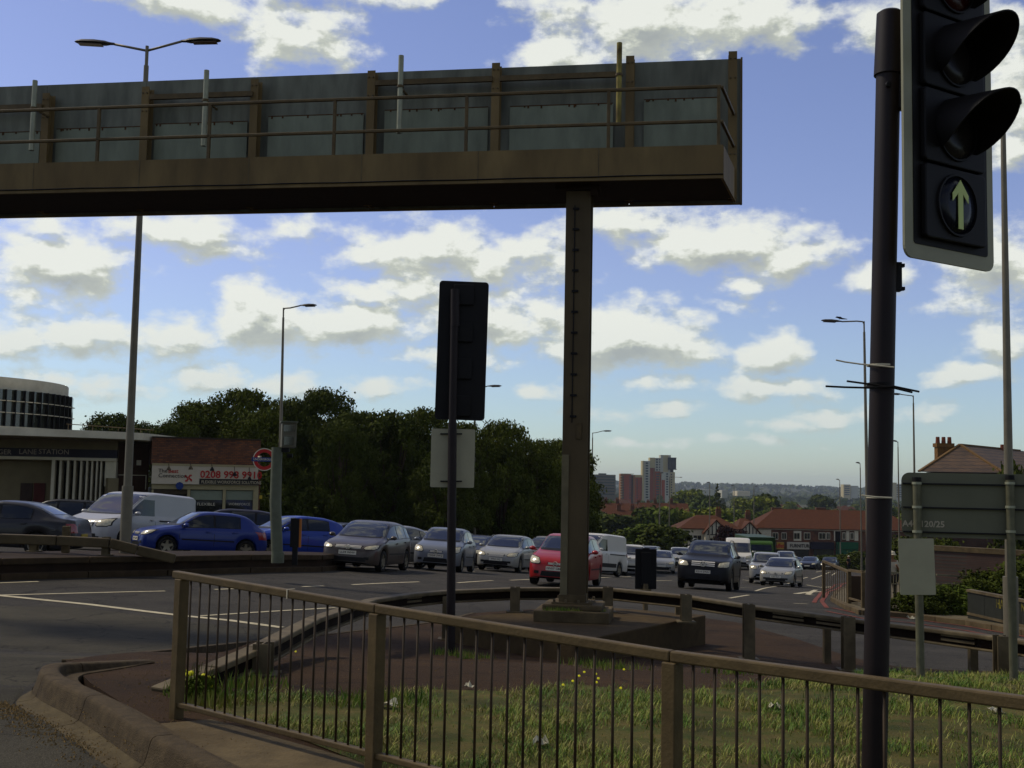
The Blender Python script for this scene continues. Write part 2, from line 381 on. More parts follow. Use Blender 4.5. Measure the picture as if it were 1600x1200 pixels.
# ================================================================== materials of the place
def asphmat(name, c, near):
    m = bpy.data.materials.new(name); m.use_nodes = True; nt = m.node_tree; b = nt.nodes['Principled BSDF']; b.inputs['Roughness'].default_value = .92; b.inputs['Specular IOR Level'].default_value = .14
    tcn = nd(nt, 'ShaderNodeTexCoord'); o_ = tcn.outputs['Object']
    def nz(sc, det, stretch=None, lo=.3, hi=.7, a=0, c_=1):
        v = vmth(nt, 'MULTIPLY', o_, stretch).outputs[0] if stretch else o_
        n = nd(nt, 'ShaderNodeTexNoise'); n.inputs['Scale'].default_value = sc; n.inputs['Detail'].default_value = det; n.inputs['Roughness'].default_value = .65; link(nt, v, n.inputs['Vector'])
        r = nd(nt, 'ShaderNodeMapRange'); link(nt, n.outputs[0], r.inputs[0]); 
        for i, x in enumerate((lo, hi, a, c_)): r.inputs[i+1].default_value = x
        return r.outputs[0]
    f = mth(nt, 'MULTIPLY', nz(90 if near else 60, 3, None, .3, .7, .45, 1.65), nz(1.1, 8, None, .3, .7, .72, 1.22))
    f = mth(nt, 'MULTIPLY', f, nz(.9, 6, (.12, 1, 1), .35, .65, .8, 1.15))        # wheel tracks along the road
    f = mth(nt, 'MULTIPLY', f, nz(2.2, 4, None, .62, .72, 1, .62))                  # oil stains
    vo = nd(nt, 'ShaderNodeTexVoronoi', feature='DISTANCE_TO_EDGE'); vo.inputs['Scale'].default_value = .45
    wn = nd(nt, 'ShaderNodeTexNoise'); wn.inputs['Scale'].default_value = 2; wn.inputs['Detail'].default_value = 6; link(nt, o_, wn.inputs['Vector'])
    link(nt, vmth(nt, 'ADD', o_, vmth(nt, 'MULTIPLY', wn.outputs['Color'], (.9, .9, 0)).outputs[0]).outputs[0], vo.inputs['Vector'])
    cr = nd(nt, 'ShaderNodeMapRange'); link(nt, vo.outputs['Distance'], cr.inputs[0]); cr.inputs[1].default_value = .0; cr.inputs[2].default_value = .012; cr.inputs[3].default_value = .45; cr.inputs[4].default_value = 1
    f = mth(nt, 'MULTIPLY', f, cr.outputs[0])
    sc = nd(nt, 'ShaderNodeVectorMath', operation='SCALE'); sc.inputs[0].default_value = c; link(nt, f, sc.inputs['Scale']); link(nt, sc.outputs[0], b.inputs['Base Color'])
    bp = nd(nt, 'ShaderNodeBump'); bp.inputs['Strength'].default_value = .8; bp.inputs['Distance'].default_value = .012; link(nt, nz(110 if near else 70, 3), bp.inputs['Height']); link(nt, bp.outputs[0], b.inputs['Normal'])
    return m
M_asph = asphmat('asphalt', (.044,.038,.029), False)
M_asph2 = asphmat('worn_asphalt', (.056,.048,.031), True)
M_brown = asphmat('brown_tarmac', (.043,.022,.0075), True)
M_conc = mat('old_concrete', (.135,.112,.074), .9, var=.25, vs_=5, bump=.4, bs=40, dirt=.6)
M_kerb = mat('stained_kerb_stone', (.086,.069,.046), .9, var=.3, vs_=14, bump=.6, bs=90, dirt=.5)
M_dkconc = mat('dark_concrete', (.034,.022,.015), .9, var=.3, vs_=3, bump=.4, bs=30, dirt=.5)
M_grassb = mat('grass_soil', (.050,.085,.014), .95, col2=(.15,.125,.050), vs_=5, bump=.8, bs=60, dirt=.75, detail=9)
M_white = mat('road_paint', (.62,.62,.56), .8, var=.18, vs_=8, dirt=.35)
M_redp = mat('red_road_paint', (.22,.062,.045), .8, var=.35, vs_=3, dirt=.5)
M_rail = mat('olive_brown_paint', (.130,.102,.056), .55, var=.22, vs_=7, bump=.15, bs=60, dirt=.35)
M_railbar = mat('shaded_bar_paint', (.052,.038,.024), .6, var=.3, vs_=9)  # same paint as the rail, darkened for the shade on the backlit bars
M_bar = mat('weathered_barrier', (.155,.135,.095), .7, var=.3, vs_=6, dirt=.8)
M_girder = mat('girder_paint', (.205,.160,.085), .65, var=.28, vs_=2.6, dirt=.5, detail=9, stretch=(1,1,.3))
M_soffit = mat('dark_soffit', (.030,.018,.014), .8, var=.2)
M_signback = mat('grey_sign_back', (.175,.205,.205), .5, var=.42, vs_=3.0, metal=.1, stretch=(1,1,.22), dirt=.55, detail=8)
M_signback2 = mat('pale_sign_back', (.220,.275,.260), .5, var=.22, vs_=3.0, metal=.2, stretch=(1,1,.3), dirt=.15)
M_rust = mat('rust', (.09,.045,.02), .9, var=.4, vs_=20)
M_galv = mat('galvanised_tube', (.36,.42,.40), .5, var=.12, vs_=10, metal=.3)
M_flake = mat('peeling_yellow_paint', (.42,.40,.14), .7, col2=(.06,.035,.02), vs_=5, stretch=(1,1,.5), detail=2)
M_black = mat('black_plastic', (.006,.005,.005), .6, spec=.18, var=.2, vs_=8)
M_pole = mat('dark_brown_pole_paint', (.014,.008,.008), .55, spec=.22, var=.2, vs_=5)
M_lamppost = mat('grey_lamp_post', (.22,.22,.21), .5, var=.12, vs_=4, metal=.3)
M_lamphead = mat('lamp_head', (.05,.05,.055), .5, var=.1)
M_lampglass = mat('lamp_glass', (.14,.11,.10), .25)
M_grn = mat('green_grey_steel', (.15,.185,.165), .55, var=.15, vs_=6, dirt=.2)
M_sgreen = mat('road_sign_rear', (.155,.175,.150), .55, var=.06, vs_=3)
M_plate2 = mat('white_plate_rear', (.42,.45,.40), .6, var=.06, vs_=5, dirt=.1)
M_wht = mat('white_paint', (.70,.70,.66), .6, var=.06, vs_=3, dirt=.15)
M_cream = mat('cream_frame', (.42,.40,.28), .6, var=.08)
M_navy = mat('navy_panel', (.014,.012,.035), .4)
M_red = mat('sign_red', (.50,.030,.030), .5)
M_blue = mat('sign_blue', (.020,.055,.30), .5)
M_ltext = mat('pale_lettering', (.5,.5,.48), .5)
M_dtext = mat('black_lettering', (.02,.02,.02), .5)
M_glassd = mat('dark_window_glass', (.020,.024,.026), .06, spec=.8)
M_brick = brickmat('red_brick', (.175,.052,.010), (.070,.022,.007), (.040,.026,.015))
M_brick2 = brickmat('brown_brick', (.060,.026,.014), (.042,.019,.011), (.045,.033,.022))
M_tile = brickmat('brown_roof_tiles', (.085,.044,.016), (.066,.035,.014), (.020,.011,.006), bw=.34, bh=.27, mortar=.03, bump=.8)
M_roofr = mat('red_clay_roof', (.095,.034,.014), .85, var=.22, vs_=2.0, stretch=(1,1,3), bump=.3, bs=8)
M_roofb = mat('brown_clay_roof', (.095,.036,.015), .85, var=.22, vs_=2.0, bump=.3, bs=8)
M_leaf = mat('leaf_dark', (.036,.058,.008), .8, col2=(.080,.108,.016), vs_=.35, spec=.06)
M_leafb = mat('leaf_belt', (.050,.078,.010), .8, col2=(.110,.140,.020), vs_=.4, spec=.06)
M_leaf2 = mat('leaf_mid', (.055,.095,.010), .8, col2=(.10,.15,.018), vs_=.2, spec=.08)
M_leaf3 = mat('leaf_light', (.12,.18,.018), .8, col2=(.19,.23,.03), vs_=.2, spec=.08)
M_leafr = mat('leaf_copper', (.030,.010,.009), .8, var=.3, vs_=.5, spec=.06)
M_bark = mat('bark', (.050,.036,.026), .9, var=.3, vs_=5, bump=.6, bs=20)
M_tyre = mat('tyre_rubber', (.012,.012,.012), .8)
M_rim = mat('alloy_rim', (.30,.30,.29), .35, metal=.7)
M_under = mat('underbody', (.006,.006,.006), .9)
M_cglass = mat('car_glass', (.008,.010,.010), .05, spec=.45)
M_lens = mat('headlight_lens', (.62,.62,.52), .25, spec=.9, var=.35, vs_=14)
M_rlens = mat('tail_lamp', (.30,.02,.015), .2, spec=.8)
M_trim = mat('black_trim', (.012,.012,.013), .5)
M_chrome = mat('chrome', (.80,.85,.95), .3, metal=.35, spec=.5)
M_plw = mat('number_plate_white', (.85,.90,.95), .5)
M_ply = mat('number_plate_yellow', (.5,.40,.05), .5)
def paint(name, c, metal=.0, rough=.32, coat=.4): return mat('car_paint_'+name, tuple(q*k for q, k in zip(c, (.62, .57, .50))), rough, metal=metal*.45, coat=coat*.6, var=.04, vs_=2, spec=.22)
PT = dict(greydark=paint('dark_grey', (.028,.027,.030), .2), blue=paint('deep_blue', (.016,.040,.27), .1), bright=paint('bright_blue', (.012,.055,.42), .1),
  golf=paint('bronze_grey', (.090,.072,.060), .35), silverblue=paint('silver_blue', (.200,.225,.265), .45), silver=paint('silver', (.40,.41,.38), .45),
  silver2=paint('pale_silver', (.42,.44,.45), .4), red=paint('red', (.42,.012,.014), .0), black=paint('black', (.004,.003,.003), 0, .4, .08), white=paint('white', (.80,.80,.74), 0, .4),
  vanw=paint('silver_white', (.52,.54,.56), .25, .4), navy=paint('navy', (.016,.018,.040), .2), mpv=paint('dark_purple', (.030,.028,.045), .3), green=paint('green', (.05,.16,.03)))

# ================================================================== vehicles
ST = {}
def style(n, **k): ST[n] = k
def lin(K, x):
    if x <= K[0][0]: return K[0][1]
    for i in range(len(K)-1):
        if x <= K[i+1][0]:
            t = (x-K[i][0])/(K[i+1][0]-K[i][0]); return K[i][1]*(1-t)+K[i+1][1]*t
    return K[-1][1]
hb = dict(L=4.15, W=1.74, R=.31, xf=.82, xr=3.38,
  top=[(0,.56),(.03,.66),(.10,.72),(.3,.80),(.6,.88),(1.02,.97),(1.12,1.01),(1.5,1.24),(1.9,1.41),(2.2,1.465),(2.7,1.48),(3.2,1.45),(3.6,1.39),(3.78,1.30),(4.0,1.0),(4.08,.9),(4.13,.7),(4.15,.6)],
  belt=[(0,.52),(.06,.62),(.3,.74),(1.0,.88),(2,.92),(3.6,.98),(3.95,.94),(4.08,.8),(4.15,.56)],
  wid=[(0,.60),(.04,.68),(.14,.77),(.35,.83),(.8,.865),(3.5,.87),(3.85,.83),(4.05,.76),(4.15,.66)],
  bot=[(0,.26),(.15,.20),(3.9,.22),(4.15,.32)], cowl=1.06, rf=1.98, rr=3.68, rt=.76, sw=[(1.30,2.28),(2.35,3.18),(3.24,3.62)], hl=(.44,.79,.60,.76), grille=(.36,.57,.67), low=(.50,.27,.42), plate=.47)
style('hatch', **hb)
g = dict(hb); g.update(L=4.2, W=1.76, hl=(.47,.80,.63,.76), grille=(.44,.635,.72), low=(.56,.28,.40), plate=.52); style('golf', **g)
f = dict(hb); f.update(L=3.92, W=1.64, xf=.74, xr=3.2, R=.29,
  top=[(0,.54),(.03,.64),(.12,.72),(.5,.84),(.95,.93),(1.05,.96),(1.5,1.24),(1.75,1.36),(2.1,1.40),(2.7,1.40),(3.1,1.35),(3.35,1.25),(3.68,.98),(3.84,.92),(3.9,.7),(3.92,.58)],
  belt=[(0,.50),(.06,.60),(.3,.72),(1.0,.83),(3.3,.90),(3.7,.88),(3.85,.78),(3.92,.54)], wid=[(0,.58),(.05,.66),(.16,.74),(.4,.79),(.8,.815),(3.3,.82),(3.7,.78),(3.92,.66)],
  bot=[(0,.26),(.15,.20),(3.7,.22),(3.92,.32)], cowl=1.0, rf=1.74, rr=3.3, sw=[(1.20,2.12),(2.19,2.95)], hl=(.44,.74,.60,.75), grille=(.26,.60,.67), low=(.42,.28,.38), plate=.47); style('fiesta', **f)
s_ = dict(hb); s_.update(L=3.85, W=1.68, xf=.72, xr=3.15, R=.30,
  top=[(0,.58),(.03,.68),(.10,.76),(.4,.88),(.8,.98),(.95,1.03),(1.4,1.29),(1.75,1.45),(2.1,1.50),(2.7,1.49),(3.2,1.42),(3.5,1.32),(3.7,1.05),(3.8,.85),(3.85,.62)],
  belt=[(0,.54),(.06,.64),(.3,.78),(.9,.90),(3.3,1.02),(3.65,.98),(3.78,.8),(3.85,.58)], wid=[(0,.56),(.05,.66),(.16,.75),(.4,.81),(.8,.835),(3.2,.84),(3.6,.79),(3.85,.66)],
  bot=[(0,.26),(.15,.20),(3.6,.22),(3.85,.32)], cowl=.92, rf=1.72, rr=3.46, sw=[(1.15,2.05),(2.12,2.9)], hl=(.44,.76,.62,.82), grille=(.24,.60,.66), low=(.42,.28,.42), plate=.50); style('supermini', **s_)
sa = dict(hb); sa.update(L=4.6, W=1.78, xf=.85, xr=3.6,
  top=[(0,.56),(.03,.64),(.12,.71),(.6,.86),(1.2,.95),(1.35,1.0),(1.9,1.27),(2.2,1.38),(2.6,1.43),(3.1,1.41),(3.5,1.32),(4.0,1.09),(4.15,1.04),(4.5,1.0),(4.56,.85),(4.6,.62)],
  belt=[(0,.52),(.06,.60),(.3,.72),(1.2,.87),(3.6,.95),(4.2,.94),(4.5,.86),(4.6,.58)], wid=[(0,.60),(.05,.68),(.16,.78),(.4,.84),(.9,.88),(3.8,.88),(4.3,.83),(4.6,.68)],
  bot=[(0,.26),(.15,.20),(4.3,.22),(4.6,.34)], cowl=1.3, rf=2.25, rr=3.45, sw=[(1.6,2.55),(2.62,3.42)], rg=(3.42,4.02)); style('saloon', **sa)
es = dict(sa); es.update(top=[(0,.56),(.03,.64),(.12,.71),(.6,.86),(1.2,.95),(1.35,1.0),(1.9,1.27),(2.2,1.38),(2.6,1.45),(3.4,1.46),(4.1,1.42),(4.3,1.32),(4.5,1.0),(4.56,.85),(4.6,.62)], rr=4.15, sw=[(1.6,2.55),(2.62,3.42),(3.5,4.1)], rails=1); es.pop('rg'); style('estate', **es)
su = dict(hb); su.update(L=4.78, W=1.91, R=.37, xf=.90, xr=3.80,
  top=[(0,.78),(.03,.90),(.10,.98),(.4,1.06),(1.0,1.14),(1.28,1.19),(1.7,1.45),(2.0,1.65),(2.4,1.74),(3.2,1.76),(4.0,1.72),(4.3,1.64),(4.6,1.22),(4.7,1.1),(4.76,.85),(4.78,.7)],
  belt=[(0,.72),(.06,.84),(.3,.96),(1.2,1.08),(4.0,1.15),(4.5,1.1),(4.7,.95),(4.78,.66)], wid=[(0,.68),(.05,.78),(.16,.87),(.4,.92),(.9,.95),(4.0,.95),(4.5,.90),(4.78,.76)],
  bot=[(0,.36),(.15,.28),(4.5,.30),(4.78,.42)], cowl=1.22, rf=2.08, rr=4.2, rt=.74, sw=[(1.52,2.5),(2.58,3.4),(3.48,4.12)], hl=(.50,.86,.80,.99), grille=(.46,.80,.98), low=(.60,.42,.54), plate=.62, rails=1); style('suv', **su)
mp = dict(hb); mp.update(L=4.6, W=1.82, R=.32, xf=.88, xr=3.65,
  top=[(0,.6),(.03,.72),(.12,.80),(.5,.95),(.85,1.05),(1.0,1.1),(1.5,1.42),(1.95,1.65),(2.4,1.72),(3.3,1.72),(3.95,1.64),(4.2,1.5),(4.45,1.08),(4.55,.85),(4.6,.64)],
  belt=[(0,.56),(.06,.68),(.3,.82),(1.0,.97),(4.0,1.06),(4.4,1.0),(4.55,.8),(4.6,.6)], wid=[(0,.60),(.05,.70),(.16,.80),(.4,.86),(.9,.91),(3.9,.91),(4.3,.86),(4.6,.72)],
  bot=[(0,.27),(.15,.22),(4.3,.24),(4.6,.34)], cowl=.98, rf=2.05, rr=4.05, rt=.78, sw=[(1.4,2.35),(2.43,3.3),(3.38,3.95)], hl=(.46,.82,.66,.85)); style('mpv', **mp)
va = dict(hb); va.update(L=4.82, W=1.90, R=.33, xf=.90, xr=3.85,
  top=[(0,.66),(.03,.82),(.12,.92),(.5,1.04),(.8,1.13),(.95,1.19),(1.4,1.53),(1.8,1.80),(2.1,1.91),(2.6,1.95),(4.5,1.95),(4.72,1.90),(4.78,1.5),(4.82,.62)],
  belt=[(0,.60),(.06,.76),(.3,.92),(1.0,1.10),(4.6,1.14),(4.76,1.1),(4.82,.58)], wid=[(0,.66),(.05,.76),(.16,.85),(.4,.91),(.9,.95),(4.4,.95),(4.72,.93),(4.82,.88)],
  bot=[(0,.30),(.15,.24),(4.6,.28),(4.82,.38)], cowl=.90, rf=1.95, rr=4.7, rt=.88, sw=[(1.25,2.35)], hl=(.48,.86,.74,.98), grille=(.40,.70,.84), low=(.55,.32,.5), plate=.58, van=1); style('van', **va)
tr = dict(hb); tr.update(L=5.2, W=1.98, R=.34, xf=.95, xr=4.15,
  top=[(0,.70),(.03,.88),(.10,1.0),(.5,1.12),(.75,1.2),(1.2,1.62),(1.6,1.96),(1.85,2.2),(2.2,2.32),(5.0,2.34),(5.14,2.28),(5.18,1.6),(5.2,.66)],
  belt=[(0,.64),(.06,.82),(.3,1.0),(.9,1.22),(5.1,1.26),(5.2,.62)], wid=[(0,.70),(.05,.80),(.16,.90),(.4,.95),(.9,.99),(5.0,.99),(5.2,.96)],
  bot=[(0,.34),(.15,.28),(5.0,.32),(5.2,.40)], cowl=.85, rf=1.62, rr=5.1, rt=.88, sw=[(1.1,2.0)], hl=(.52,.88,.82,1.02), grille=(.42,.76,.92), low=(.6,.36,.56), plate=.62, van=1); style('high_van', **tr)

def car_meshes(n):
    s = ST[n]; L = s['L']; R = s['R']; Ra = R+.055
    xs = set()
    for K in ('top', 'belt', 'wid', 'bot'): xs |= {round(k[0], 3) for k in s[K]}
    for xa in (s['xf'], s['xr']):
        for q in (-1.03,-1,-.97,-.88,-.72,-.5,-.25,0,.25,.5,.72,.88,.97,1,1.03): xs.add(round(xa+q*Ra, 3))
    xs |= {round(L*i/16, 3) for i in range(17)}
    xs = sorted(x for x in xs if 0 <= x <= L)
    T = pchip(s['top']); Bf = pchip(s['belt']); Wf = pchip(s['wid'])
    def ring(x):
        w = Wf(x); zt = T(x); zs = min(Bf(x), zt-.015); zb = lin(s['bot'], x); well = False
        for xa in (s['xf'], s['xr']):
            d = abs(x-xa)
            if d < Ra: zb = max(zb, R+math.sqrt(Ra*Ra-d*d)); well = True
        g = zt-zs; wr = w*(.86-(.86-s['rt'])*min(1, g/.5)); ws = w*.955
        pts = [(w*.70, zb), (w*.955, zb), (w*.985, zb+min(.04, (zs-zb)*.3)), (w, zb+.38*(zs-zb)), (w*1.0, zb+.68*(zs-zb)), (w*.985, zs-.05*min(1, (zs-zb)*3)), (ws, zs)]
        e = min(.08, .3*g)
        pts += [(ws+(wr-ws)*.12, zs+.10*g), (ws+(wr-ws)*.5, zs+.45*(g-e)), (ws+(wr-ws)*.88, zs+.85*(g-e)), (wr, zt-e), (wr*.93, zt-e*.45), (wr*.78, zt-e*.15), (wr*.42, zt-e*.03), (0, zt)]
        return pts
    b = MB(); rings = [ring(x) for x in xs]; n_ = len(rings[0]); vs_ = []; fs = []
    k = 2*n_-1
    for x, r in zip(xs, rings):
        for (y, z) in r: vs_.append((L/2-x, y, z))
        for (y, z) in reversed(r[:-1]): vs_.append((L/2-x, -y, z))
    for i in range(len(xs)-1):
        for j in range(k-1): fs.append((i*k+j, i*k+j+1, (i+1)*k+j+1, (i+1)*k+j))
    fs.append(tuple(range(k))); fs.append(tuple(reversed(range((len(xs)-1)*k, len(xs)*k))))
    b.add(vs_, fs); out = []
    def keep(mb, name, mk, par=None, smooth=False, auto=None):
        o = mb.build(name, MC_ANY, None, smooth=smooth, auto=auto); me = o.data; bpy.data.objects.remove(o); out.append((name, me, mk, par)); return me
    body = keep(b, 'body', 'paint', smooth=True, auto=38)
    bvh = BVHTree.FromPolygons([v.co.copy() for v in body.vertices], [tuple(p.vertices) for p in body.polygons])
    def decal(poly, ax, off=.006, sp=.09, side=1):
        poly = resample(poly, sp); v, f = tri_fill(poly, sp); pts = []; ok = []
        for (a, c) in v:
            if ax == 'front': o = Vector((6, a, c)); d = Vector((-1, 0, 0))
            elif ax == 'rear': o = Vector((-6, a, c)); d = Vector((1, 0, 0))
            elif ax == 'top': o = Vector((a, c, 5)); d = Vector((0, 0, -1))
            else: o = Vector((a, 4*side, c)); d = Vector((0, -side, 0))
            h, nrm, _, _ = bvh.ray_cast(o, d)
            if h is None: ok.append(False); pts.append((0, 0, 0)); continue
            if nrm.dot(d) > 0: nrm = -nrm
            ok.append(True); pts.append(tuple(h+(nrm-d*.5).normalized()*off))
        mb = MB(); mb.add(pts, [t for t in f if all(ok[i] for i in t)]); return mb
    X = lambda x: L/2-x
    # windscreen and rear window
    def wz(x): return T(x)
    def roofw(x):
        g = T(x)-Bf(x); return Wf(x)*(.86-(.86-s['rt'])*min(1, max(0, g)/.5))
    zc = T(s['cowl'])+.02; zr_ = T(s['rf'])-.035; wb_ = Wf(s['cowl'])*.80; wt_ = roofw(s['rf'])-.05
    fr = .035; keep(decal([(-wb_-fr, zc-fr), (-wb_*.5, zc-.01-fr), (wb_*.5, zc-.01-fr), (wb_+fr, zc-fr), (wt_+fr, zr_+fr*.3), (-wt_-fr, zr_+fr*.3)], 'front', .003), 'windscreen_seal', 'trim', smooth=True)
    keep(decal([(-wb_, zc), (-wb_*.5, zc-.01), (wb_*.5, zc-.01), (wb_, zc), (wt_, zr_), (wt_*.5, zr_+.012), (-wt_*.5, zr_+.012), (-wt_, zr_)], 'front'), 'windscreen', 'screen', smooth=True)
    if not s.get('van'):
        x1 = s['rr'] if 'rg' not in s else s['rg'][0]; x2 = s['rg'][1] if 'rg' in s else L-.2
        z1 = T(x1)-.03; z2 = T(x2)+.03; w1 = roofw(x1)-.06; w2 = Wf(x2)*.80
        keep(decal([(-w2, z2), (w2, z2), (w1, z1), (-w1, z1)], 'rear'), 'rear_window', 'glass', smooth=True)
    else:
        keep(decal([(.08, 1.25), (.74, 1.25), (.72, T(L-.2)-.28), (.08, T(L-.2)-.28)], 'rear'), 'rear_window', 'glass'); keep(decal([(-.08, 1.25), (-.74, 1.25), (-.72, T(L-.2)-.28), (-.08, T(L-.2)-.28)], 'rear'), 'rear_window', 'glass')
    for side in (1, -1):
        if not s.get('van'):
            xa = s['sw'][0][0]-.05; xb = s['sw'][-1][1]+.04; bot = []; top = []
            for i in range(16):
                x = xa+(xb-xa)*i/15; zs = Bf(x)+.02; g = T(x)-Bf(x); bot.append((X(x), zs)); top.append((X(x), max(T(x)-min(.08, .3*g)-.02, zs+.012)))
            keep(decal(bot+top[::-1], 'side', .002, .12, side), 'window_surround', 'trim', smooth=True)
        for (xa, xb) in s['sw']:
            N = 7; bot = []; top = []
            for i in range(N):
                x = xa+(xb-xa)*i/(N-1); zs = Bf(x)+.035; g = T(x)-Bf(x); zt = T(x)-min(.08, .3*g)-.035
                if s.get('van'): zt = min(zt, 1.68)
                bot.append((X(x), zs)); top.append((X(x), max(zt, zs+.01)))
            keep(decal(bot+top[::-1], 'side', side=side), 'side_window', 'glass', smooth=True)
        # door seams and handle
        for xx in [s['sw'][0][0]-.12]+[q[1]+.035 for q in s['sw'][:2]]:
            zs = Bf(xx)
            keep(decal([(X(xx)-.007, .36), (X(xx)+.007, .36), (X(xx)+.007, zs-.01), (X(xx)-.007, zs-.01)], 'side', .003, .15, side), 'door_seam', 'trim')
        for xx in [q[1]-.16 for q in s['sw'][:2]]:
            mb = MB(); zs = Bf(xx)-.10; mb.box(X(xx)-.08, X(xx)+.08, side*(Wf(xx)-.02), side*(Wf(xx)+.03), zs-.015, zs+.015); keep(mb, 'door_handle', 'paint')
        if not s.get('van'): keep(decal([(X(s['xr']-R-.12), .50), (X(s['xf']+R+.12), .50), (X(s['xf']+R+.12), .54), (X(s['xr']-R-.12), .54)], 'side', .012, .2, side), 'rub_strip', 'trim')
        # mirror
        mb = MB(); xm = s['sw'][0][0]+.02; zm = Bf(xm)+.10; ym = Wf(xm)
        for (dx, r) in ((0, .6), (.03, 1), (.09, .9), (.13, .4)):
            pass
        vs2 = []; nn = 10
        for (dx, r) in ((-.05, .85), (-.04, 1), (.02, .95), (.07, .6), (.09, .15)):
            for i in range(nn):
                t = 2*PI*i/nn; vs2.append((X(xm)+dx, side*(ym+.09+.10*r*math.cos(t)), zm+.065*r*math.sin(t)))
        mb.add(vs2, [(j*nn+i, j*nn+(i+1)%nn, (j+1)*nn+(i+1)%nn, (j+1)*nn+i) for j in range(4) for i in range(nn)]+[tuple(range(nn))])
        mb.box(X(xm)-.02, X(xm)+.04, side*(ym-.06), side*(ym+.03), zm-.06, zm-.02); keep(mb, 'wing_mirror', 'paint', smooth=True, auto=50)
        # lamps
        a, c, z0, z1 = s['hl']; zm2 = (z0+z1)/2
        poly = [(side*a, z0+.03), (side*(a+.04), z0), (side*(c-.06), z0+.01), (side*c, z0+.05), (side*c, z1), (side*(c-.08), z1-.005), (side*(a+.06), z1-.05)]
        cxm = sum(q[0] for q in poly)/7; czm = sum(q[1] for q in poly)/7; keep(decal([(cxm+(q[0]-cxm)*1.12, czm+(q[1]-czm)*1.25) for q in poly], 'front', .008, .06), 'headlight_surround', 'trim', smooth=True); keep(decal(poly, 'front', .014, .06), 'headlight', 'lens', smooth=True)
        keep(decal([(side*(a+.02), .34), (side*(a+.16), .34), (side*(a+.16), .42), (side*(a+.02), .42)], 'front', .012, .06), 'fog_lamp', 'trim')
        zz = lin(s['belt'], L-.15)
        keep(decal([(side*.56, zz-.22), (side*.80, zz-.22), (side*.80, zz+.02), (side*.62, zz+.02)], 'rear', .012, .06), 'tail_lamp', 'rlens', smooth=True)
        keep(decal([(X(L-.03), zz-.2), (X(L-.26), zz-.14), (X(L-.24), zz), (X(L-.05), zz)], 'side', .012, .06, side), 'tail_lamp', 'rlens', smooth=True)
    gw, g0, g1_ = s['grille']
    keep(decal([(-gw*.85, g0), (gw*.85, g0), (gw, g1_), (-gw, g1_)], 'front', .010, .06), 'grille', 'trim', smooth=True)
    mb = MB()
    for i in range(3):
        z = g0+(g1_-g0)*(i+.5)/3; e_ = (g1_-g0)*.09; q = decal([(-gw*.86, z-e_), (gw*.86, z-e_), (gw*.86, z+e_), (-gw*.86, z+e_)], 'front', .020, .2); mb.add(q.v, q.f)
    keep(mb, 'grille_bar', 'chrome')
    lw, l0, l1 = s['low']
    keep(decal([(-lw, l0), (lw, l0), (lw*.9, l1), (-lw*.9, l1)], 'front', .010, .07), 'air_intake', 'trim', smooth=True)
    z = s['plate']; mb = MB(); mb.box(L/2+.015, L/2+.03, -.26, .26, z-.055, z+.055); keep(mb, 'number_plate', 'plw')
    mb = MB(); zr2 = lin(s['belt'], L-.1)-.3; mb.box(-L/2-.014, -L/2-.002, -.26, .26, zr2-.055, zr2+.055); keep(mb, 'number_plate', 'ply')
    mb = MB(); wu = s['W']/2-.24; mb.box(-L/2+.25, L/2-.25, -wu, wu, .20, .72); keep(mb, 'underbody', 'under')
    if s.get('rails'):
        for side in (1, -1):
            mb = MB(); xa = s['rf']+.2; xb = s['rr']-.1; pts = []
            for i in range(7):
                x = xa+(xb-xa)*i/6; pts.append((X(x), side*(roofw(x)-.03), T(x)-(.0 if 0 < i < 6 else .05)+.03))
            mb.path(pts, .018, 6); keep(mb, 'roof_rail', 'rim')
    if s.get('van'):
        mb = MB(); mb.box(X(L-.4), X(2.6), s['W']/2-.03, s['W']/2+.015, 1.0, 1.04); mb.box(X(L-.4), X(2.6), -s['W']/2-.015, -s['W']/2+.03, 1.0, 1.04); keep(mb, 'door_track', 'trim')
        for side in (1, -1):
            keep(decal([(X(s['xr']-.5), .42), (X(s['xf']+.5), .42), (X(s['xf']+.5), .60), (X(s['xr']-.5), .60)], 'side', .02, .3, side), 'rub_strip', 'trim')
    # wheels: tyre with rim as sub-part
    tb = MB(); prof = [(R*.66, -.09), (R*.9, -.10), (R*.98, -.085), (R, -.05), (R, .05), (R*.98, .085), (R*.9, .10), (R*.66, .09), (R*.62, 0), (R*.66, -.09)]
    tb.lathe(prof, 22, Matrix.Rotation(PI/2, 4, 'X')); tyre = tb.build('tyre', MC_ANY, smooth=True, auto=40); tm = tyre.data; bpy.data.objects.remove(tyre)
    rb = MB(); Rx = Matrix.Rotation(PI/2, 4, 'X')
    rb.lathe([(R*.67, .085), (R*.62, .08), (R*.60, .05), (R*.58, .045)], 22, Rx); rb.lathe([(.0, .075), (.05, .075), (.065, .05), (.065, .0)], 12, Rx)
    for i in range(5):
        A = Matrix.Rotation(2*PI*i/5, 4, 'Y') @ Rx; rb.add([(-.05, .04, .04), (.05, .04, .04), (.035, R*.60, .06), (-.035, R*.60, .06), (-.05, .04, .07), (.05, .04, .07), (.03, R*.60, .078), (-.03, R*.60, .078)],
           [(0,1,2,3),(4,5,6,7),(0,1,5,4),(1,2,6,5),(2,3,7,6),(3,0,4,7)], A)
    rb.mi = 0; rim = rb.build('rim', MC_ANY, auto=30); rm = rim.data; bpy.data.objects.remove(rim)
    db = MB(); db.lathe([(0, .03), (R*.62, .03)], 16, Rx); dd = db.build('brake_disc', MC_ANY); dm = dd.data; bpy.data.objects.remove(dd)
    wheels = [(X(xa), side*(s['W']/2-.125), R, side) for xa in (s['xf'], s['xr']) for side in (1, -1)]
    return out, (tm, rm, dm, wheels)
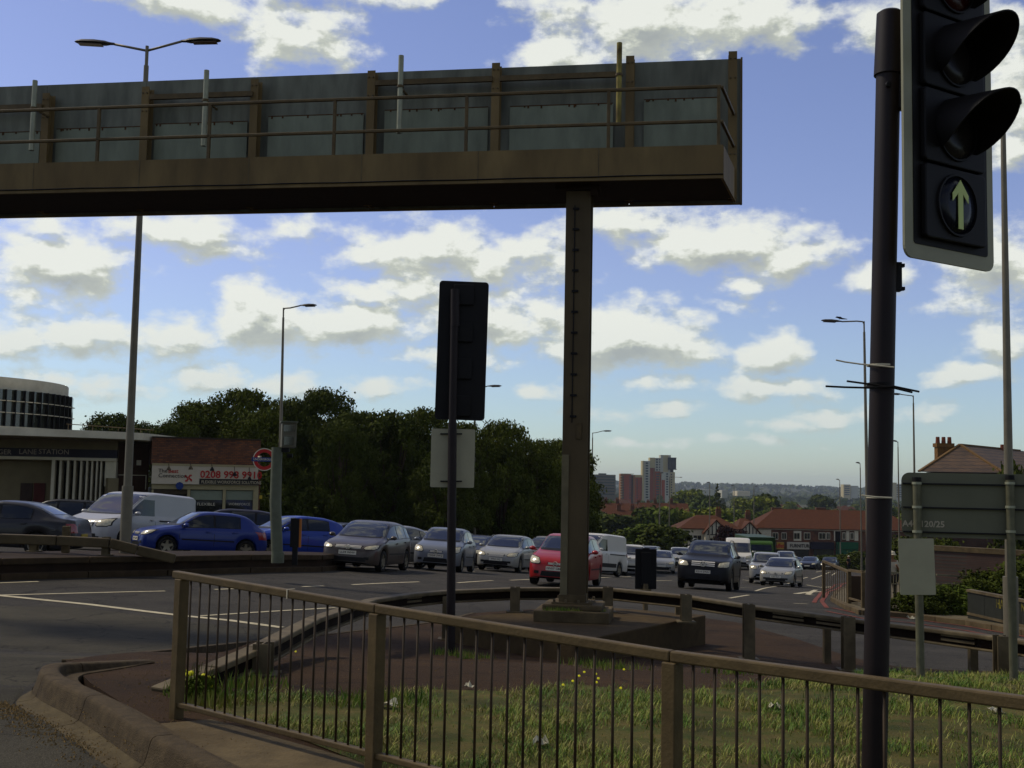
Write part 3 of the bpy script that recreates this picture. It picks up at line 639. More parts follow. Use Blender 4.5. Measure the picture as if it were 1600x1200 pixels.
M_screen = mat('windscreen_glass', (.010,.012,.012), .05, spec=.5); M_screen.node_tree.nodes['Principled BSDF'].inputs['IOR'].default_value = 1.75
MC_ANY = mat('any', (.5,.5,.5))
CM = {}
MK = dict(screen=M_screen, glass=M_cglass, lens=M_lens, rlens=M_rlens, trim=M_trim, chrome=M_chrome, plw=M_plw, ply=M_ply, under=M_under, rim=M_rim)
def setm(o, m):
    if len(o.material_slots) == 0: o.data.materials.append(m)
    o.material_slots[0].link = 'OBJECT'; o.material_slots[0].material = m
def plane_on_ground(x, y, yaw, wb=2.6):
    c, s = math.cos(yaw), math.sin(yaw); f = Vector((x+c*wb/2, y+s*wb/2, 0)); r = Vector((x-c*wb/2, y-s*wb/2, 0))
    f.z = G(f.x, f.y); r.z = G(r.x, r.y); l = Vector((x-s*.7, y+c*.7, 0)); q = Vector((x+s*.7, y-c*.7, 0)); l.z = G(l.x, l.y); q.z = G(q.x, q.y)
    X = (f-r).normalized(); Yv = (l-q).normalized(); Z = X.cross(Yv).normalized(); Yv = Z.cross(X)
    T = Matrix((X, Yv, Z)).transposed().to_4x4(); T.translation = Vector((x, y, (f.z+r.z)/2+.012)); return T
NAMES = dict(hatch='hatchback_car', golf='hatchback_car', fiesta='hatchback_car', supermini='small_car', saloon='saloon_car', estate='estate_car', suv='off_road_car', mpv='people_carrier', van='panel_van', high_van='panel_van')
def vehicle(st, pt, x0, x1, Y, label, theta=None, plate=None, cat='car', group=None, detail=True, badge=None, roofless=False):
    s = ST[st]; L = s['L']*.93; Wd = s['W']*.97
    def ext(X, th):
        a = math.radians(180+th); c, sn = math.cos(a), math.sin(a); us = []
        for i in (-1, 1):
            for j in (-1, 1):
                px = X+c*i*L/2-sn*j*Wd/2; py = Y+sn*i*L/2+c*j*Wd/2; us.append(proj((px, py, G(px, py)+.6))[0])
        return min(us), max(us)
    Xc = P((x0+x1)/2, 800, Y).x; cx = (x0+x1)/2
    if theta is None:
        lo, hi = 5.0, 92.0; best = None
        for th in np.linspace(lo, hi, 30):
            a, b = ext(Xc, th); e = abs((b-a)-(x1-x0))
            if best is None or e < best[0]-.3: best = (e, th)
        theta = best[1]
    a, b = ext(Xc, theta); Xc += (cx-(a+b)/2)*Y/FPX
    yaw = math.radians(180+theta); T = plane_on_ground(Xc, Y, yaw)
    print('CAR', st, pt, 'th %.0f' % theta, 'base', [round(v) for v in proj((Xc, Y, T.translation.z))], 'roof', round(proj((Xc, Y, T.translation.z+ST[st]['top'][len(ST[st]['top'])//2+1][1]))[1]))
    if st not in CM: CM[st] = car_meshes(st)
    parts, (tm, rm, dm, wheels) = CM[st]
    root = bpy.data.objects.new(NAMES[st], None); COL.objects.link(root); root.matrix_world = T; tag(root, label, cat, group)
    for (n, me, mk, par) in parts:
        if not detail and n in ('door_seam', 'door_handle', 'rub_strip', 'fog_lamp', 'grille_bar'): continue
        o = bpy.data.objects.new(n, me); COL.objects.link(o); o.parent = root; setm(o, PT[pt] if mk == 'paint' else MK[mk])
    for (x, y, z, side) in wheels:
        w = bpy.data.objects.new('wheel', tm); COL.objects.link(w); w.parent = root; w.location = (x, y, z); setm(w, M_tyre)
        if side > 0: w.rotation_euler = (0, 0, PI)
        r = bpy.data.objects.new('rim', rm); COL.objects.link(r); r.parent = w; setm(r, M_rim)
        if detail: r = bpy.data.objects.new('brake_disc', dm); COL.objects.link(r); r.parent = w; setm(r, M_trim)
    if plate:
        Tt = Matrix.Translation((s['L']/2+.032, 0, s['plate'])) @ Matrix.Rotation(PI/2, 4, 'Z')
        t = text(plate, .085, M_dtext, Tt, 'lettering', None, 1.15, .002, bold=.001); pl = [c for c in root.children if c.name.startswith('number_plate')][0]; t.parent = pl
    if badge:
        gz = (s['grille'][1]+s['grille'][2])/2; bx = s['L']/2+.03-(0 if badge != 'star' else .0); rr = .065 if badge != 'star' else .10
        x_b = s['L']/2+.01
        mb = MB(); Ry = Matrix.Translation((x_b, 0, gz)) @ Matrix.Rotation(PI/2, 4, 'Y')
        mb.lathe([(rr*.86, .03), (rr*.9, .045), (rr, .045), (rr*1.03, .03), (rr*1.03, -.03)], 20, Ry)
        if badge == 'star':
            for k in range(3):
                a = PI/2+2*PI*k/3; mb.bar((x_b+.035, 0, gz), (x_b+.035, math.cos(a)*rr*.9, gz+math.sin(a)*rr*.9), .022, .02, up=(1, 0, 0))
        elif badge == 'vw':
            for a_, b_ in (((-.035, .045), (0, .008)), ((0, .008), (.035, .045)), ((-.055, .01), (-.022, -.045)), ((-.022, -.045), (0, -.01)), ((0, -.01), (.022, -.045)), ((.022, -.045), (.055, .01))):
                mb.bar((x_b+.035, a_[0], gz+a_[1]), (x_b+.035, b_[0], gz+b_[1]), .012, .012, up=(1, 0, 0))
        else:
            mb.bar((x_b+.035, -rr*.9, gz+.01), (x_b+.035, rr*.9, gz-.01), .02, .014, up=(1, 0, 0))
        o = mb.build('badge', M_plw); o.parent = root
    return root
# ================================================================== ground, roads, islands
xs = sorted(set([-60+3*i for i in range(41)]+[round(s*60*1.22**k, 1) for k in range(1, 26) for s in (-1, 1)]))
ys = sorted(set([-60, -30, -12]+[-6+3*i for i in range(80)]+[round(234*1.12**k, 1) for k in range(1, 35)]))
b = MB(); nx = len(xs)
def Gr(x, y):
    z = G(x, y)-.22
    if y > 250: z += 2.5*noise.noise(Vector((x*.004, y*.003, 0)))*min(1, (y-250)/300)
    if y > 2500:
        r = math.exp(-((y-4700)/900)**2)
        z += r*(34+7*noise.noise(Vector((x*.0011, 3.1, 0)))+3*noise.noise(Vector((x*.004, 7.7, 0)))-x*.0022)
    return z
b.add([(x, y, Gr(x, y)) for y in ys for x in xs], [(j*nx+i, j*nx+i+1, (j+1)*nx+i+1, (j+1)*nx+i) for j in range(len(ys)-1) for i in range(nx-1)])
M_land = mat('land', (.045,.058,.022), .95, col2=(.075,.080,.040), vs_=.02, detail=8)
tag(b.build('ground', M_land, smooth=True), kind='structure')
# woods on the far ridge that give it a broken skyline
road_poly = [(-70, -8), (16, -8), (17, 20), (23, 45), (27, 70), (36, 100), (50, 150), (68, 200), (80, 235), (46, 235), (14, 150), (3, 100), (-1, 76), (-12, 60), (-30, 53), (-70, 52)]
tag(sheet('road', road_poly, 0, M_asph, 1.0), 'dark asphalt carriageways of the junction', kind='structure')
pix = lambda L, dz=0: [gp(x, y, dz) for x, y in L]
# traffic island with its raised kerb
cam_pts = [(-1.2, 5.2), (-.6, 3.6), (-.2, 2.0), (.2, -5), (14, -5), (13, 8)]
isl_back = pix([(388, 1003), (470, 996), (540, 988), (641, 977), (692, 970), (740, 958), (900, 948), (1010, 955), (1103, 966), (1150, 972), (1250, 1000), (1330, 1027), (1400, 1041), (1480, 1047), (1600, 1050), (1750, 1060)], .10)
tip = pix([(103, 1032)], .1); kerbline = pix([(103, 1033), (140, 1066), (238, 1130), (290, 1165), (353, 1200)], .10)
isl = [p[:2] for p in tip]+[p[:2] for p in isl_back]+[(13.5, 11.0)]+[(13.5, 8), (13, -5), (.2, -5), (-.2, 2.0), (-.9, 4.6)]+[p[:2] for p in reversed(kerbline[1:])]
tag(sheet('traffic_island', isl, .10, M_brown, .6, .14), 'brown tarmac island behind the guard rail', kind='structure')
# thin kerb edge towards the road
b = MB()
for A, Bp in zip(isl_back[:5], isl_back[1:6]):
    a = Vector((A.x, A.y, G(A.x, A.y)+.05)); c = Vector((Bp.x, Bp.y, G(Bp.x, Bp.y)+.05)); b.bar(a, c, .10, .12)
tp = tip[0]; b.bar(Vector((tp.x, tp.y, G(tp.x, tp.y)+.05)), Vector((isl_back[0].x, isl_back[0].y, G(isl_back[0].x, isl_back[0].y)+.05)), .10, .12)
tag(b.build('kerb_edging', M_kerb, bev=.01), kind='structure')
# asphalt worn patch on near road
sheet('worn_road_surface', pix([(-60, 945), (130, 950), (300, 972), (450, 990), (380, 1003), (105, 1030), (55, 1045), (60, 1060), (20, 1100), (200, 1200), (-80, 1240)]), .004, M_asph2, .8)
# grass base and path
grass_poly = pix([(330, 1112), (350, 1093), (420, 1082), (560, 1092), (660, 1078), (800, 1082), (900, 1070), (1000, 1082), (1120, 1076), (1230, 1064), (1330, 1060), (1390, 1052), (1500, 1050), (1600, 1054)], .10)
gpoly = [tuple(p[:2]) for p in grass_poly]+[(9, 9.5), (9, 1.5), (1.2, 1.5), (.2, 3.2)]+[tuple(p[:2]) for p in pix([(620, 1215), (480, 1160)], .10)]
sheet('grass_verge', gpoly, .108, M_grassb, .5)
sheet('concrete_path', pix([(238, 1133), (330, 1125), (560, 1190), (640, 1240), (400, 1260), (345, 1196), (290, 1165)], .10), .106, M_conc, .5)
M_apron = mat('apron_concrete', (.105,.090,.058), .92, var=.25, vs_=10, bump=.5, bs=80, dirt=.6)
# high splayed kerb: stones end to end along the curve
kr = thing('containment_kerb', 'brown stained high kerb curving round the tip of the island', 'kerb', tuple(gp(150, 1110)))
def kprof():   # (offset outwards, height)
    return [(-.30, .05), (-.30, .108), (-.168, .112), (-.158, .17), (-.148, .19), (-.128, .20), (-.03, .20), (-.008, .192), (.004, .17), (.022, .10), (.038, .05), (.05, .02), (.05, -.12), (-.30, -.12)]
APR = [(.05, -.10), (.048, .035), (.085, .012), (.32, -.004), (.32, -.10)]
kc = [(388, 1000), (230, 1019), (130, 1031), (78, 1036), (60, 1046), (74, 1062), (141, 1093), (238, 1155), (306, 1190), (400, 1248), (520, 1330)]
kc = [Vector((p.x, p.y, 0)) for p in pix(kc, .19)][1:]
kc[0] = kc[0].lerp(kc[1], .1)
def catmull(pts, step):
    pts = [pts[0]*2-pts[1]]+pts+[pts[-1]*2-pts[-2]]; out = []
    for i in range(1, len(pts)-2):
        a, b_, c, d = pts[i-1:i+3]
        for k in range(24):
            t = k/24; out.append(.5*((2*b_)+(c-a)*t+(2*a-5*b_+4*c-d)*t*t+(3*b_-a-3*c+d)*t**3))
    out.append(pts[-2]); res = [out[0]]; acc = 0
    for p_, q_ in zip(out[:-1], out[1:]):
        acc += (q_-p_).length
        if acc >= step: res.append(q_); acc = 0
    for _ in range(10): res = [res[0]]+[(res[i-1]+res[i]*2+res[i+1])/4 for i in range(1, len(res)-1)]+[res[-1]]
    return res
fine = catmull(kc, .07)
TIPI = min(range(len(fine)), key=lambda i: fine[i].x); seg = 13; i = 0
while i < len(fine)-1:
    j = min(i+seg, len(fine)-1)
    for part, pr, m_ in (('kerb_stone', kprof(), M_kerb), ('kerb_apron', APR, M_apron)):
        if part == 'kerb_apron' and i+seg <= TIPI+4: continue
        b = MB(); n = len(pr); vs_ = []
        for q in range(i, j+1):
            d = (fine[min(q+1, len(fine)-1)]-fine[max(q-1, 0)]).normalized(); nrm = Vector((d.y, -d.x, 0))
            p = fine[q]-d*(.010 if q == j and j < len(fine)-1 else 0)
            t_ = max(0, min(1, (q-TIPI-2)/12)); tk = max(0, 1-q/max(1, TIPI)); hs_ = 1-.42*tk
            for (o_, z_) in pr:
                if part == 'kerb_apron': o2 = .05+(o_-.05)*t_
                else: o2 = o_*(1-.5*tk) if o_ < -.17 else o_
                w_ = p+nrm*o2; vs_.append((w_.x, w_.y, G(w_.x, w_.y)+(.03+(z_-.03)*hs_ if z_ > .115 else z_)))
        m_n = j-i+1
        b.add(vs_, [(a*n+k, a*n+(k+1)%n, (a+1)*n+(k+1)%n, (a+1)*n+k) for a in range(m_n-1) for k in range(n)]+[tuple(range(n)), tuple(reversed(range((m_n-1)*n, m_n*n)))])
        b.build(part, m_, kr, smooth=True, auto=50)
    i = j
# painted lines
b = MB()
def ln(pts, w=.12): strip(b, pix(pts), w, .009)
ln([(-40, 926), (0, 931), (140, 945), (280, 962), (360, 970), (440, 981)], .17); ln([(0, 930.5), (130, 927), (258, 924)], .10); ln([(312, 963), (420, 956), (524, 950)], .10)
for a, c in (((335, 921.5), (405, 919)), ((472, 917), (506, 916)), ((550, 914), (655, 909.5)), ((715, 911), (770, 907.5)), ((797, 907), (832, 905.5)), ((523, 889.5), (640, 893)), ((700, 893), (742, 894)),
  ((745, 889), (760, 889)), ((938, 903), (985, 901)), ((1020, 908), (1050, 907)), ((938, 896), (960, 895)), ((1027, 888), (1052, 889)), ((370, 878), (480, 880)), ((-20, 912), (60, 909)),
  ((1180, 924), (1215, 916)), ((1140, 935), (1170, 930)), ((1160, 906), (1180, 909)), ((1220, 914), (1240, 909)), ((1250, 905), (1262, 902)), ((1268, 905), (1285, 899)), ((1290, 897), (1297, 894)), ((1275, 894), (1288, 892)), ((1155, 918), (1175, 919)), ((1165, 901), (1178, 902)),
  ((1240, 943), (1262, 944)), ((1062, 886), (1070, 887)), ((960, 891), (990, 890)), ((1300, 899), (1306, 895))): ln([a, c], .11)
ln([(1243, 928), (1262, 925.5), (1287, 924.5)], .22); ln([(1275, 922), (1262, 929), (1270, 930)], .2); ln([(1284, 918), (1300, 917)], .25); ln([(1260, 914), (1290, 919)], .12)
tag(b.build('road_markings', M_white), 'white painted lane lines and arrows', kind='structure')
b = MB(); verge_edge = [(1348, 905), (1326, 912), (1306, 925), (1301, 934), (1322, 945), (1346, 954), (1420, 959), (1511, 970), (1600, 985), (1700, 1002)]
def inward(L, dx, dy): return [(x+dx, y+dy) for x, y in L]
strip(b, pix([(1338, 908), (1316, 913), (1294, 925), (1284, 940), (1292, 950)]), .13, .010); strip(b, pix([(1330, 909), (1304, 914), (1282, 927), (1272, 942)]), .13, .010)
strip(b, pix([(1300, 950), (1350, 961), (1420, 967), (1511, 979), (1600, 995), (1700, 1012)]), .12, .010); strip(b, pix([(1290, 955), (1350, 967), (1420, 973), (1511, 986), (1600, 1003)]), .12, .010)
tag(b.build('red_route_lines', M_redp), 'red double lines round the kerb corner', kind='structure')
# far pavement and verge on the right, raised by a kerb
ve = pix(verge_edge, .11)
verge = [p[:2] for p in ve]+[(16, 14), (60, 14), (60, 110), (44, 110)]
vz = sheet('pavement', verge, .11, mat('paving', (.15,.135,.10), .9, var=.25, vs_=2, bump=.3), 1.0, .16); tag(vz, 'grey pavement behind the railings on the right', kind='structure')
b = MB()
vee = pix(verge_edge, .11)
for A, Bp in zip(vee[:-1], vee[1:]):
    k = max(1, int((Bp-A).length/.9))
    for q in range(k):
        a = A.lerp(Bp, q/k+.004); c = A.lerp(Bp, (q+1)/k-.004)
        a = Vector((a.x, a.y, G(a.x, a.y)+.06)); c = Vector((c.x, c.y, G(c.x, c.y)+.06)); b.bar(a, c, .14, .13)
tag(b.build('kerb_right', M_conc, bev=.01), kind='structure')
# pavement on the station side
lp = [(-60, 50.5), (-30, 51.5), (-14, 55), (-6, 62), (0, 74), (3, 84), (-2, 90), (-60, 90)]
tag(sheet('station_pavement', lp, .12, mat('paving2', (.13,.12,.10), .9, var=.2, vs_=2), 2.0, .2), 'pavement in front of the station and trees', kind='structure')

# ================================================================== central reservation and its barrier
cr_f = [gp(-60, 908), gp(0, 906), gp(260, 899), gp(500, 893), gp(523, 890)]
bk = [Vector((p.x, p.y+2.2, 0)) for p in reversed(cr_f)]
poly = [p[:2] for p in cr_f]+[gp(527, 883)[:2]]+[p[:2] for p in bk]
h_cr = .46
o = sheet('central_reservation', poly, h_cr, M_dkconc, .8, .6); tag(o, 'dark raised concrete reservation between the carriageways', kind='structure')
b = MB()
for A, Bp in zip(cr_f[:-1], cr_f[1:]):
    k = max(1, int((Bp-A).length/1.8))
    for q in range(k):
        a = A.lerp(Bp, q/k+.003); c = A.lerp(Bp, (q+1)/k-.003)
        a = Vector((a.x, a.y-.02, G(a.x, a.y)+.39)); c = Vector((c.x, c.y-.02, G(c.x, c.y)+.39)); b.bar(a, c, .16, .14)
        b.bar(a-Vector((0, .06, .33)), c-Vector((0, .06, .33)), .18, .16)
tag(b.build('reservation_coping', mat('dark_coping', (.060,.044,.028), .9, var=.3, vs_=5, bump=.3), bev=.02), kind='structure')
def hpost(b, x, y, z0, z1, w=.12, d=.16, yaw=0):
    T = Matrix.Translation((x, y, 0)) @ Matrix.Rotation(yaw, 4, 'Z')
    b.box(-w/2, w/2, -d/2, -d/2+.015, z0, z1, T); b.box(-w/2, w/2, d/2-.015, d/2, z0, z1, T); b.box(-.008, .008, -d/2+.015, d/2-.015, z0, z1, T)
    b.box(-w/2-.06, w/2+.06, -d/2-.06, d/2+.06, z0, z0+.02, T)
# box beam barrier round the back of the traffic island
M_bar2 = mat('brown_box_beam', (.115,.095,.060), .7, var=.2, vs_=4, dirt=.4)
M_web = mat('dark_web', (.016,.010,.007), .9, var=.3, vs_=4, spec=.1)  # web between the flanges, coloured a much darker brown than they are
def crash_barrier(label, tops, posts, web=True, w=.18, h=.20):
    r = thing('crash_barrier', label, 'barrier', tuple(Vector(tops[0])))
    for i in range(len(tops)-1):
        a = Vector(tops[i]); c = Vector(tops[i+1]); d = (c-a).normalized()
        u_ = Vector((0, 0, h))
        if not web:
            b = MB(); b.bar(a-u_*.5, c-u_*.5-d*.012, w, h); b.build('box_beam', M_bar2, r, bev=.03); continue
        b = MB(); b.bar(a-u_*.14, c-u_*.14-d*.012, w, h*.28); b.build('beam_top', M_bar, r, bev=.015); b = MB(); b.bar(a-u_*.93, c-u_*.93-d*.012, w*.8, h*.14); b.build('beam_bottom', M_bar, r, bev=.01)
        nq = Vector((-d.y, d.x, 0)).normalized()
        if nq.y < 0: nq = -nq
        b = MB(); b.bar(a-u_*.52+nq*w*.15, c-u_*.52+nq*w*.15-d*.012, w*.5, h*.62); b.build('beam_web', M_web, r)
        k = max(1, int((c-a).length/2.0)) if (c-a).length > 3 else 0
    for (p, zt) in posts:
        b = MB(); z0 = p.z-.05; d = .16; T = Matrix.Translation((p.x, p.y, 0))
        hpost(b, p.x, p.y, p.z, zt, .16, .16); b.build('post', M_bar, r)
    return r
tp_ = []
for px, py, Y in ((247, 1074, 9.25), (330, 1040, 9.7), (400, 1010, 10.4), (490, 965, 13.0), (580, 936, 16.2), (640, 927, 17.6), (700, 922, 18.6), (805, 918, 19.4), (950, 918, 19.6), (1072, 930, 18.5), (1170, 945, 17.6), (1325, 965, 16.5), (1440, 979, 15.5), (1565, 995, 14.5), (1720, 1016, 13.4)):
    tp_.append(P(px, py, Y))
posts = []
ISL = lambda x, y: G(x, y)+.10
for px, py, Y, zb in ((412, 1010, 10.35, None), (700, 935, 18.3, None), (805, 920, 19.1, -.45), (950, 920, 19.3, -.45), (1072, 932, 18.15, -.45), (1170, 947, 17.3, None), (1325, 967, 16.2, None), (1565, 997, 14.2, None)):
    p = P(px, py, Y); z = ISL(p.x, p.y) if zb is None else zb; posts.append((Vector((p.x, p.y, z)), p.z+.03))
cb = crash_barrier('low steel box beam barrier curving round the back of the island and gantry leg', tp_, posts)
for px, py, Y in ((1060, 945, 19.2), (1292, 985, 17.2), (870, 935, 20.2), (1520, 1010, 15.2)):   # posts on the road side
    p = P(px, py, Y); b = MB(); b.box(p.x-.05, p.x+.05, p.y-.05, p.y+.05, G(p.x, p.y), P(px, py, Y).z+.12); b.build('rear_post', M_bar, cb)
for px, py in ((1232, 957), (1495, 992), (645, 938), (1300, 973)):   # splice plates on the beam
    for q_ in range(len(tp_)-1):
        xa, xb = proj(tp_[q_])[0], proj(tp_[q_+1])[0]
        if xa <= px <= xb:
            a = tp_[q_].lerp(tp_[q_+1], (px-xa)/(xb-xa)); d = (tp_[q_+1]-tp_[q_]).normalized(); b = MB(); b.bar(a-d*.25-Vector((0, .075, .06)), a+d*.25-Vector((0, .075, .06)), .02, .035); b.build('splice_plate', M_bar, cb); b = MB(); b.bar(a-d*.25-Vector((0, .075, .12)), a+d*.25-Vector((0, .075, .12)), .02, .03); b.build('splice_plate', M_bar, cb)
# left barrier on the reservation with its ramped end
t2 = [P(-90, 826, 26.4), P(0, 834, 26.4), P(90, 837, 26.6), P(172, 841, 26.8), P(215, 852, 27), P(275, 866, 27.2)]
ps = []
for px in (50, 163): p = P(px, 838, 26.7); ps.append((Vector((p.x, p.y+.15, G(p.x, p.y)+h_cr)), p.z-.02))
r2 = crash_barrier('brown box beam barrier ramping down on the central reservation at the left', t2, ps, web=False, w=.2, h=.22)
b = MB(); p = P(103, 822, 26.9); b.box(p.x-.09, p.x+.09, p.y, p.y+.10, G(p.x, p.y)+h_cr, p.z); tag(b.build('marker_post', M_conc, bev=.02), 'short square concrete post behind the left barrier', 'post')

# ================================================================== gantry leg plinth and slab
ZS = -.45
A_, B_, C_, D_ = [P(px, py, (CAMZ-ZS)*FPX/1) for px, py in ((690, 968), (905, 1001), (1103, 961), (885, 944))]
def atz(px, py, z):
    d = ray(px, py); s = (z-CAMZ)/d.z; return Vector((d.x*s, d.y*s, z))
q = [atz(px, py, ZS)[:2] for px, py in ((700, 967), (905, 1001), (1103, 961), (900, 945))]
sl_ = thing('gantry_foundation', 'raised square concrete slab with stepped plinth under the gantry leg', 'foundation', (q[0][0], q[0][1], ZS))
b = MB(); b.prism(q, -1.25, ZS); b.build('slab', mat('slab_concrete', (.085,.064,.036), .95, var=.25, vs_=7, bump=.6, bs=60, dirt=.4), sl_, bev=.02)
Tg_dir = Vector((P(1130, 278, 17.2)-P(0, 315, 19.1))[:2]+(0,)).normalized() if False else (lambda v: Vector((v.x, v.y, 0)).normalized())(P(1130, 278, 17.2)-P(0, 315, 19.1))
gcx, gcy = P(897, 940, 18.2).x, 18.2
FG = frame(Vector((gcx, gcy, 0)), Tg_dir)
b = MB(FG); b.box(-.58, .58, -.45, .55, ZS-.01, ZS+.17); b.build('lower_plinth', M_conc, sl_, bev=.02)
b = MB(FG); b.box(-.46, .46, -.34, .42, ZS+.17, ZS+.26); b.build('upper_plinth', M_conc, sl_, bev=.025)
for i in (-.28, -.1, .1, .28):
    for yy in (-.27, .33): b = MB(FG); b.tube((i, yy, ZS+.26), (i, yy, ZS+.33), .022, n=6); b.build('anchor_bolt', M_bar, sl_)

# ================================================================== sign gantry
YR, YL = 17.2, 19.1
Rn = P(1130, 278, YR); Ln = P(-30, 316, 19.15)
dx = Vector((Rn.x-Ln.x, Rn.y-Ln.y, 0)); 
gdir = dx.normalized(); gback = Vector((-gdir.y, gdir.x, 0))
GZ0 = Rn.z      # bottom of the walkway box
FGa = frame(Vector((Rn.x, Rn.y, 0)), gdir)           # u<=0 leftwards from the right end, y = away
FGi = FGa.inverted()
def gu(px, py, w):    # pixel -> (u, z) on the vertical plane at depth w behind the front face
    d = ray(px, py); o = Vector((0, 0, CAMZ)); p0 = Vector((Rn.x, Rn.y, 0))+gback*w
    t = (p0-o).dot(gback)/d.dot(gback); q = FGi @ (o+d*t); return q.x, q.z
DEP = 1.55
zt_g = gu(1126, 226, 0)[1]; UL = -16.5
ga = thing('sign_gantry', 'brown steel gantry of road signs seen from behind spanning the road', 'gantry', (gcx, gcy, ZS+.26))
b = MB(FGa); b.box(UL, 0, 0, .04, GZ0, zt_g); b.build('fascia', M_girder, ga)
UE = gu(1150, 250, DEP)[0]      # the end runs out at a skew
def skew(b, w0, w1, z0, z1, t=.04):
    ua, ub = UE*w0/DEP, UE*w1/DEP; return b.add([(ua-t, w0, z0), (ua, w0, z0), (ub, w1, z0), (ub-t, w1, z0), (ua-t, w0, z1), (ua, w0, z1), (ub, w1, z1), (ub-t, w1, z1)], [(0,3,2,1),(4,5,6,7),(0,1,5,4),(1,2,6,5),(2,3,7,6),(3,0,4,7)])
b = MB(FGa); skew(b, .042, DEP, GZ0, zt_g); b.build('end_fascia', M_girder, ga)
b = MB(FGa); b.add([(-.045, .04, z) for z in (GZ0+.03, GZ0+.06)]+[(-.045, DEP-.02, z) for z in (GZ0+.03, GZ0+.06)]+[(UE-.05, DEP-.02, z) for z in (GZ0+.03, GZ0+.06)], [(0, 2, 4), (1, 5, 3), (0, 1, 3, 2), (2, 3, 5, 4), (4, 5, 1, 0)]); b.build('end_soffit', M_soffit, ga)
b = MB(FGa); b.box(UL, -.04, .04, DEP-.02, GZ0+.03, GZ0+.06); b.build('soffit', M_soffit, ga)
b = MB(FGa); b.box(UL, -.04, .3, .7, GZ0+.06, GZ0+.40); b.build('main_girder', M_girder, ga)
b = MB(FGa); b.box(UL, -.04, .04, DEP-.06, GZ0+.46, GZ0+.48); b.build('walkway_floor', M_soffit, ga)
# sign boards on the far side
zb_s = gu(1158, 318, DEP+.1)[1]; zt_s = gu(1145, 92, DEP+.1)[1]; ur = gu(1157, 200, DEP+.1)[0]
uls = [ur+.002] + [gu(px, 120, DEP+.1)[0] for px in (985, 776, 582, 400, 230, 75)] + [UL]
ztl = gu(60, 152, DEP+.1)[1]
for i in range(len(uls)-1):
    b = MB(FGa); b.box(uls[i+1]+.004, uls[i]-.004, DEP+.10, DEP+.13, zb_s, zt_s); b.build('sign_board', M_signback, ga)
b = MB(FGa); b.box(UL, ur+.012, DEP+.085, DEP+.145, zb_s-.012, zb_s+.012); b.box(ur, ur+.03, DEP+.06, DEP+.16, zb_s-.014, zt_s+.01); b.build('board_edge', M_girder, ga)
# paler lower cover panels with rusty top edges
for (x0, x1, y0) in ((1006, 1124, 152), (796, 958, 162), (600, 762, 168), (418, 567, 178), (240, 385, 190), (86, 218, 198), (-30, 60, 205)):
    u0, z0 = gu(x0, y0, DEP); u1, z1 = gu(x1, y0, DEP); zz = (z0+z1)/2
    b = MB(FGa); b.box(u0, u1, DEP+.05, DEP+.075, zb_s+.3, zz); o = b.build('cover_panel', M_signback2, ga)
    b = MB(FGa)
    b.box(u0, u1, DEP+.046, DEP+.052, zz-.012, zz+.004)
    for k in range(8):
        uu = u0+(u1-u0)*random.random(); b.box(uu-.015, uu+.015, DEP+.044, DEP+.051, zz-.03-.03*random.random(), zz)
    b.build('rusty_edge', M_rust, ga)
# stiffener posts
for px, yt in ((75, 147), (230, 137), (400, 125), (582, 112), (776, 100), (985, 89), (1145, 82)):
    u, zt = gu(px, yt, DEP-.1); b = MB(FGa)
    b.box(u-.07, u+.07, DEP-.16, DEP-.145, zt_g-.5, zt); b.box(u-.07, u+.07, DEP+.02, DEP+.035, zt_g-.5, zt); b.box(u-.006, u+.006, DEP-.145, DEP+.02, zt_g-.5, zt)
    b.build('upright', M_girder, ga)
    for zz_ in (zt-.12, zt-.45, zt_g+.25):
        for sx_ in (-.04, .04): bb = MB(FGa); bb.tube((u+sx_, DEP-.16, zz_), (u+sx_, DEP-.185, zz_), .014, n=6); bb.build('bolt', M_bar, ga)
for a, c, yy in ((236, 396, (154, 147)), (588, 770, (132, 124)), (782, 962, (124, 118)), (-30, 68, (172, 166))):
    u0, z0 = gu(a, yy[0], DEP-.15); u1, z1 = gu(c, yy[1], DEP-.15); b = MB(FGa); b.bar((u0, DEP-.19, (z0+z1)/2), (u1, DEP-.19, (z0+z1)/2), .06, .09); b.build('conduit_rail', M_rail, ga)
# handrail
zr1 = gu(1126, 135, .03)[1]; zr2 = gu(1126, 189, .03)[1]
for z in (zr1, zr2):
    b = MB(FGa); b.bar((UL, .03, z), (-.03, .03, z), .05, .05); b.build('handrail', M_rail, ga, bev=.012)
    b = MB(FGa); b.bar((-.02, .06, z), (UE*.9-.02, DEP-.16, z), .05, .05); b.build('handrail', M_rail, ga, bev=.012)
for px in (155, 328, 523, 729, 951, 1123, -20):
    u, _ = gu(px, 180, .03); b = MB(FGa); b.box(u-.026, u+.026, .005, .055, zt_g-.02, zr1-.02); b.build('handrail_post', M_rail, ga, bev=.008)
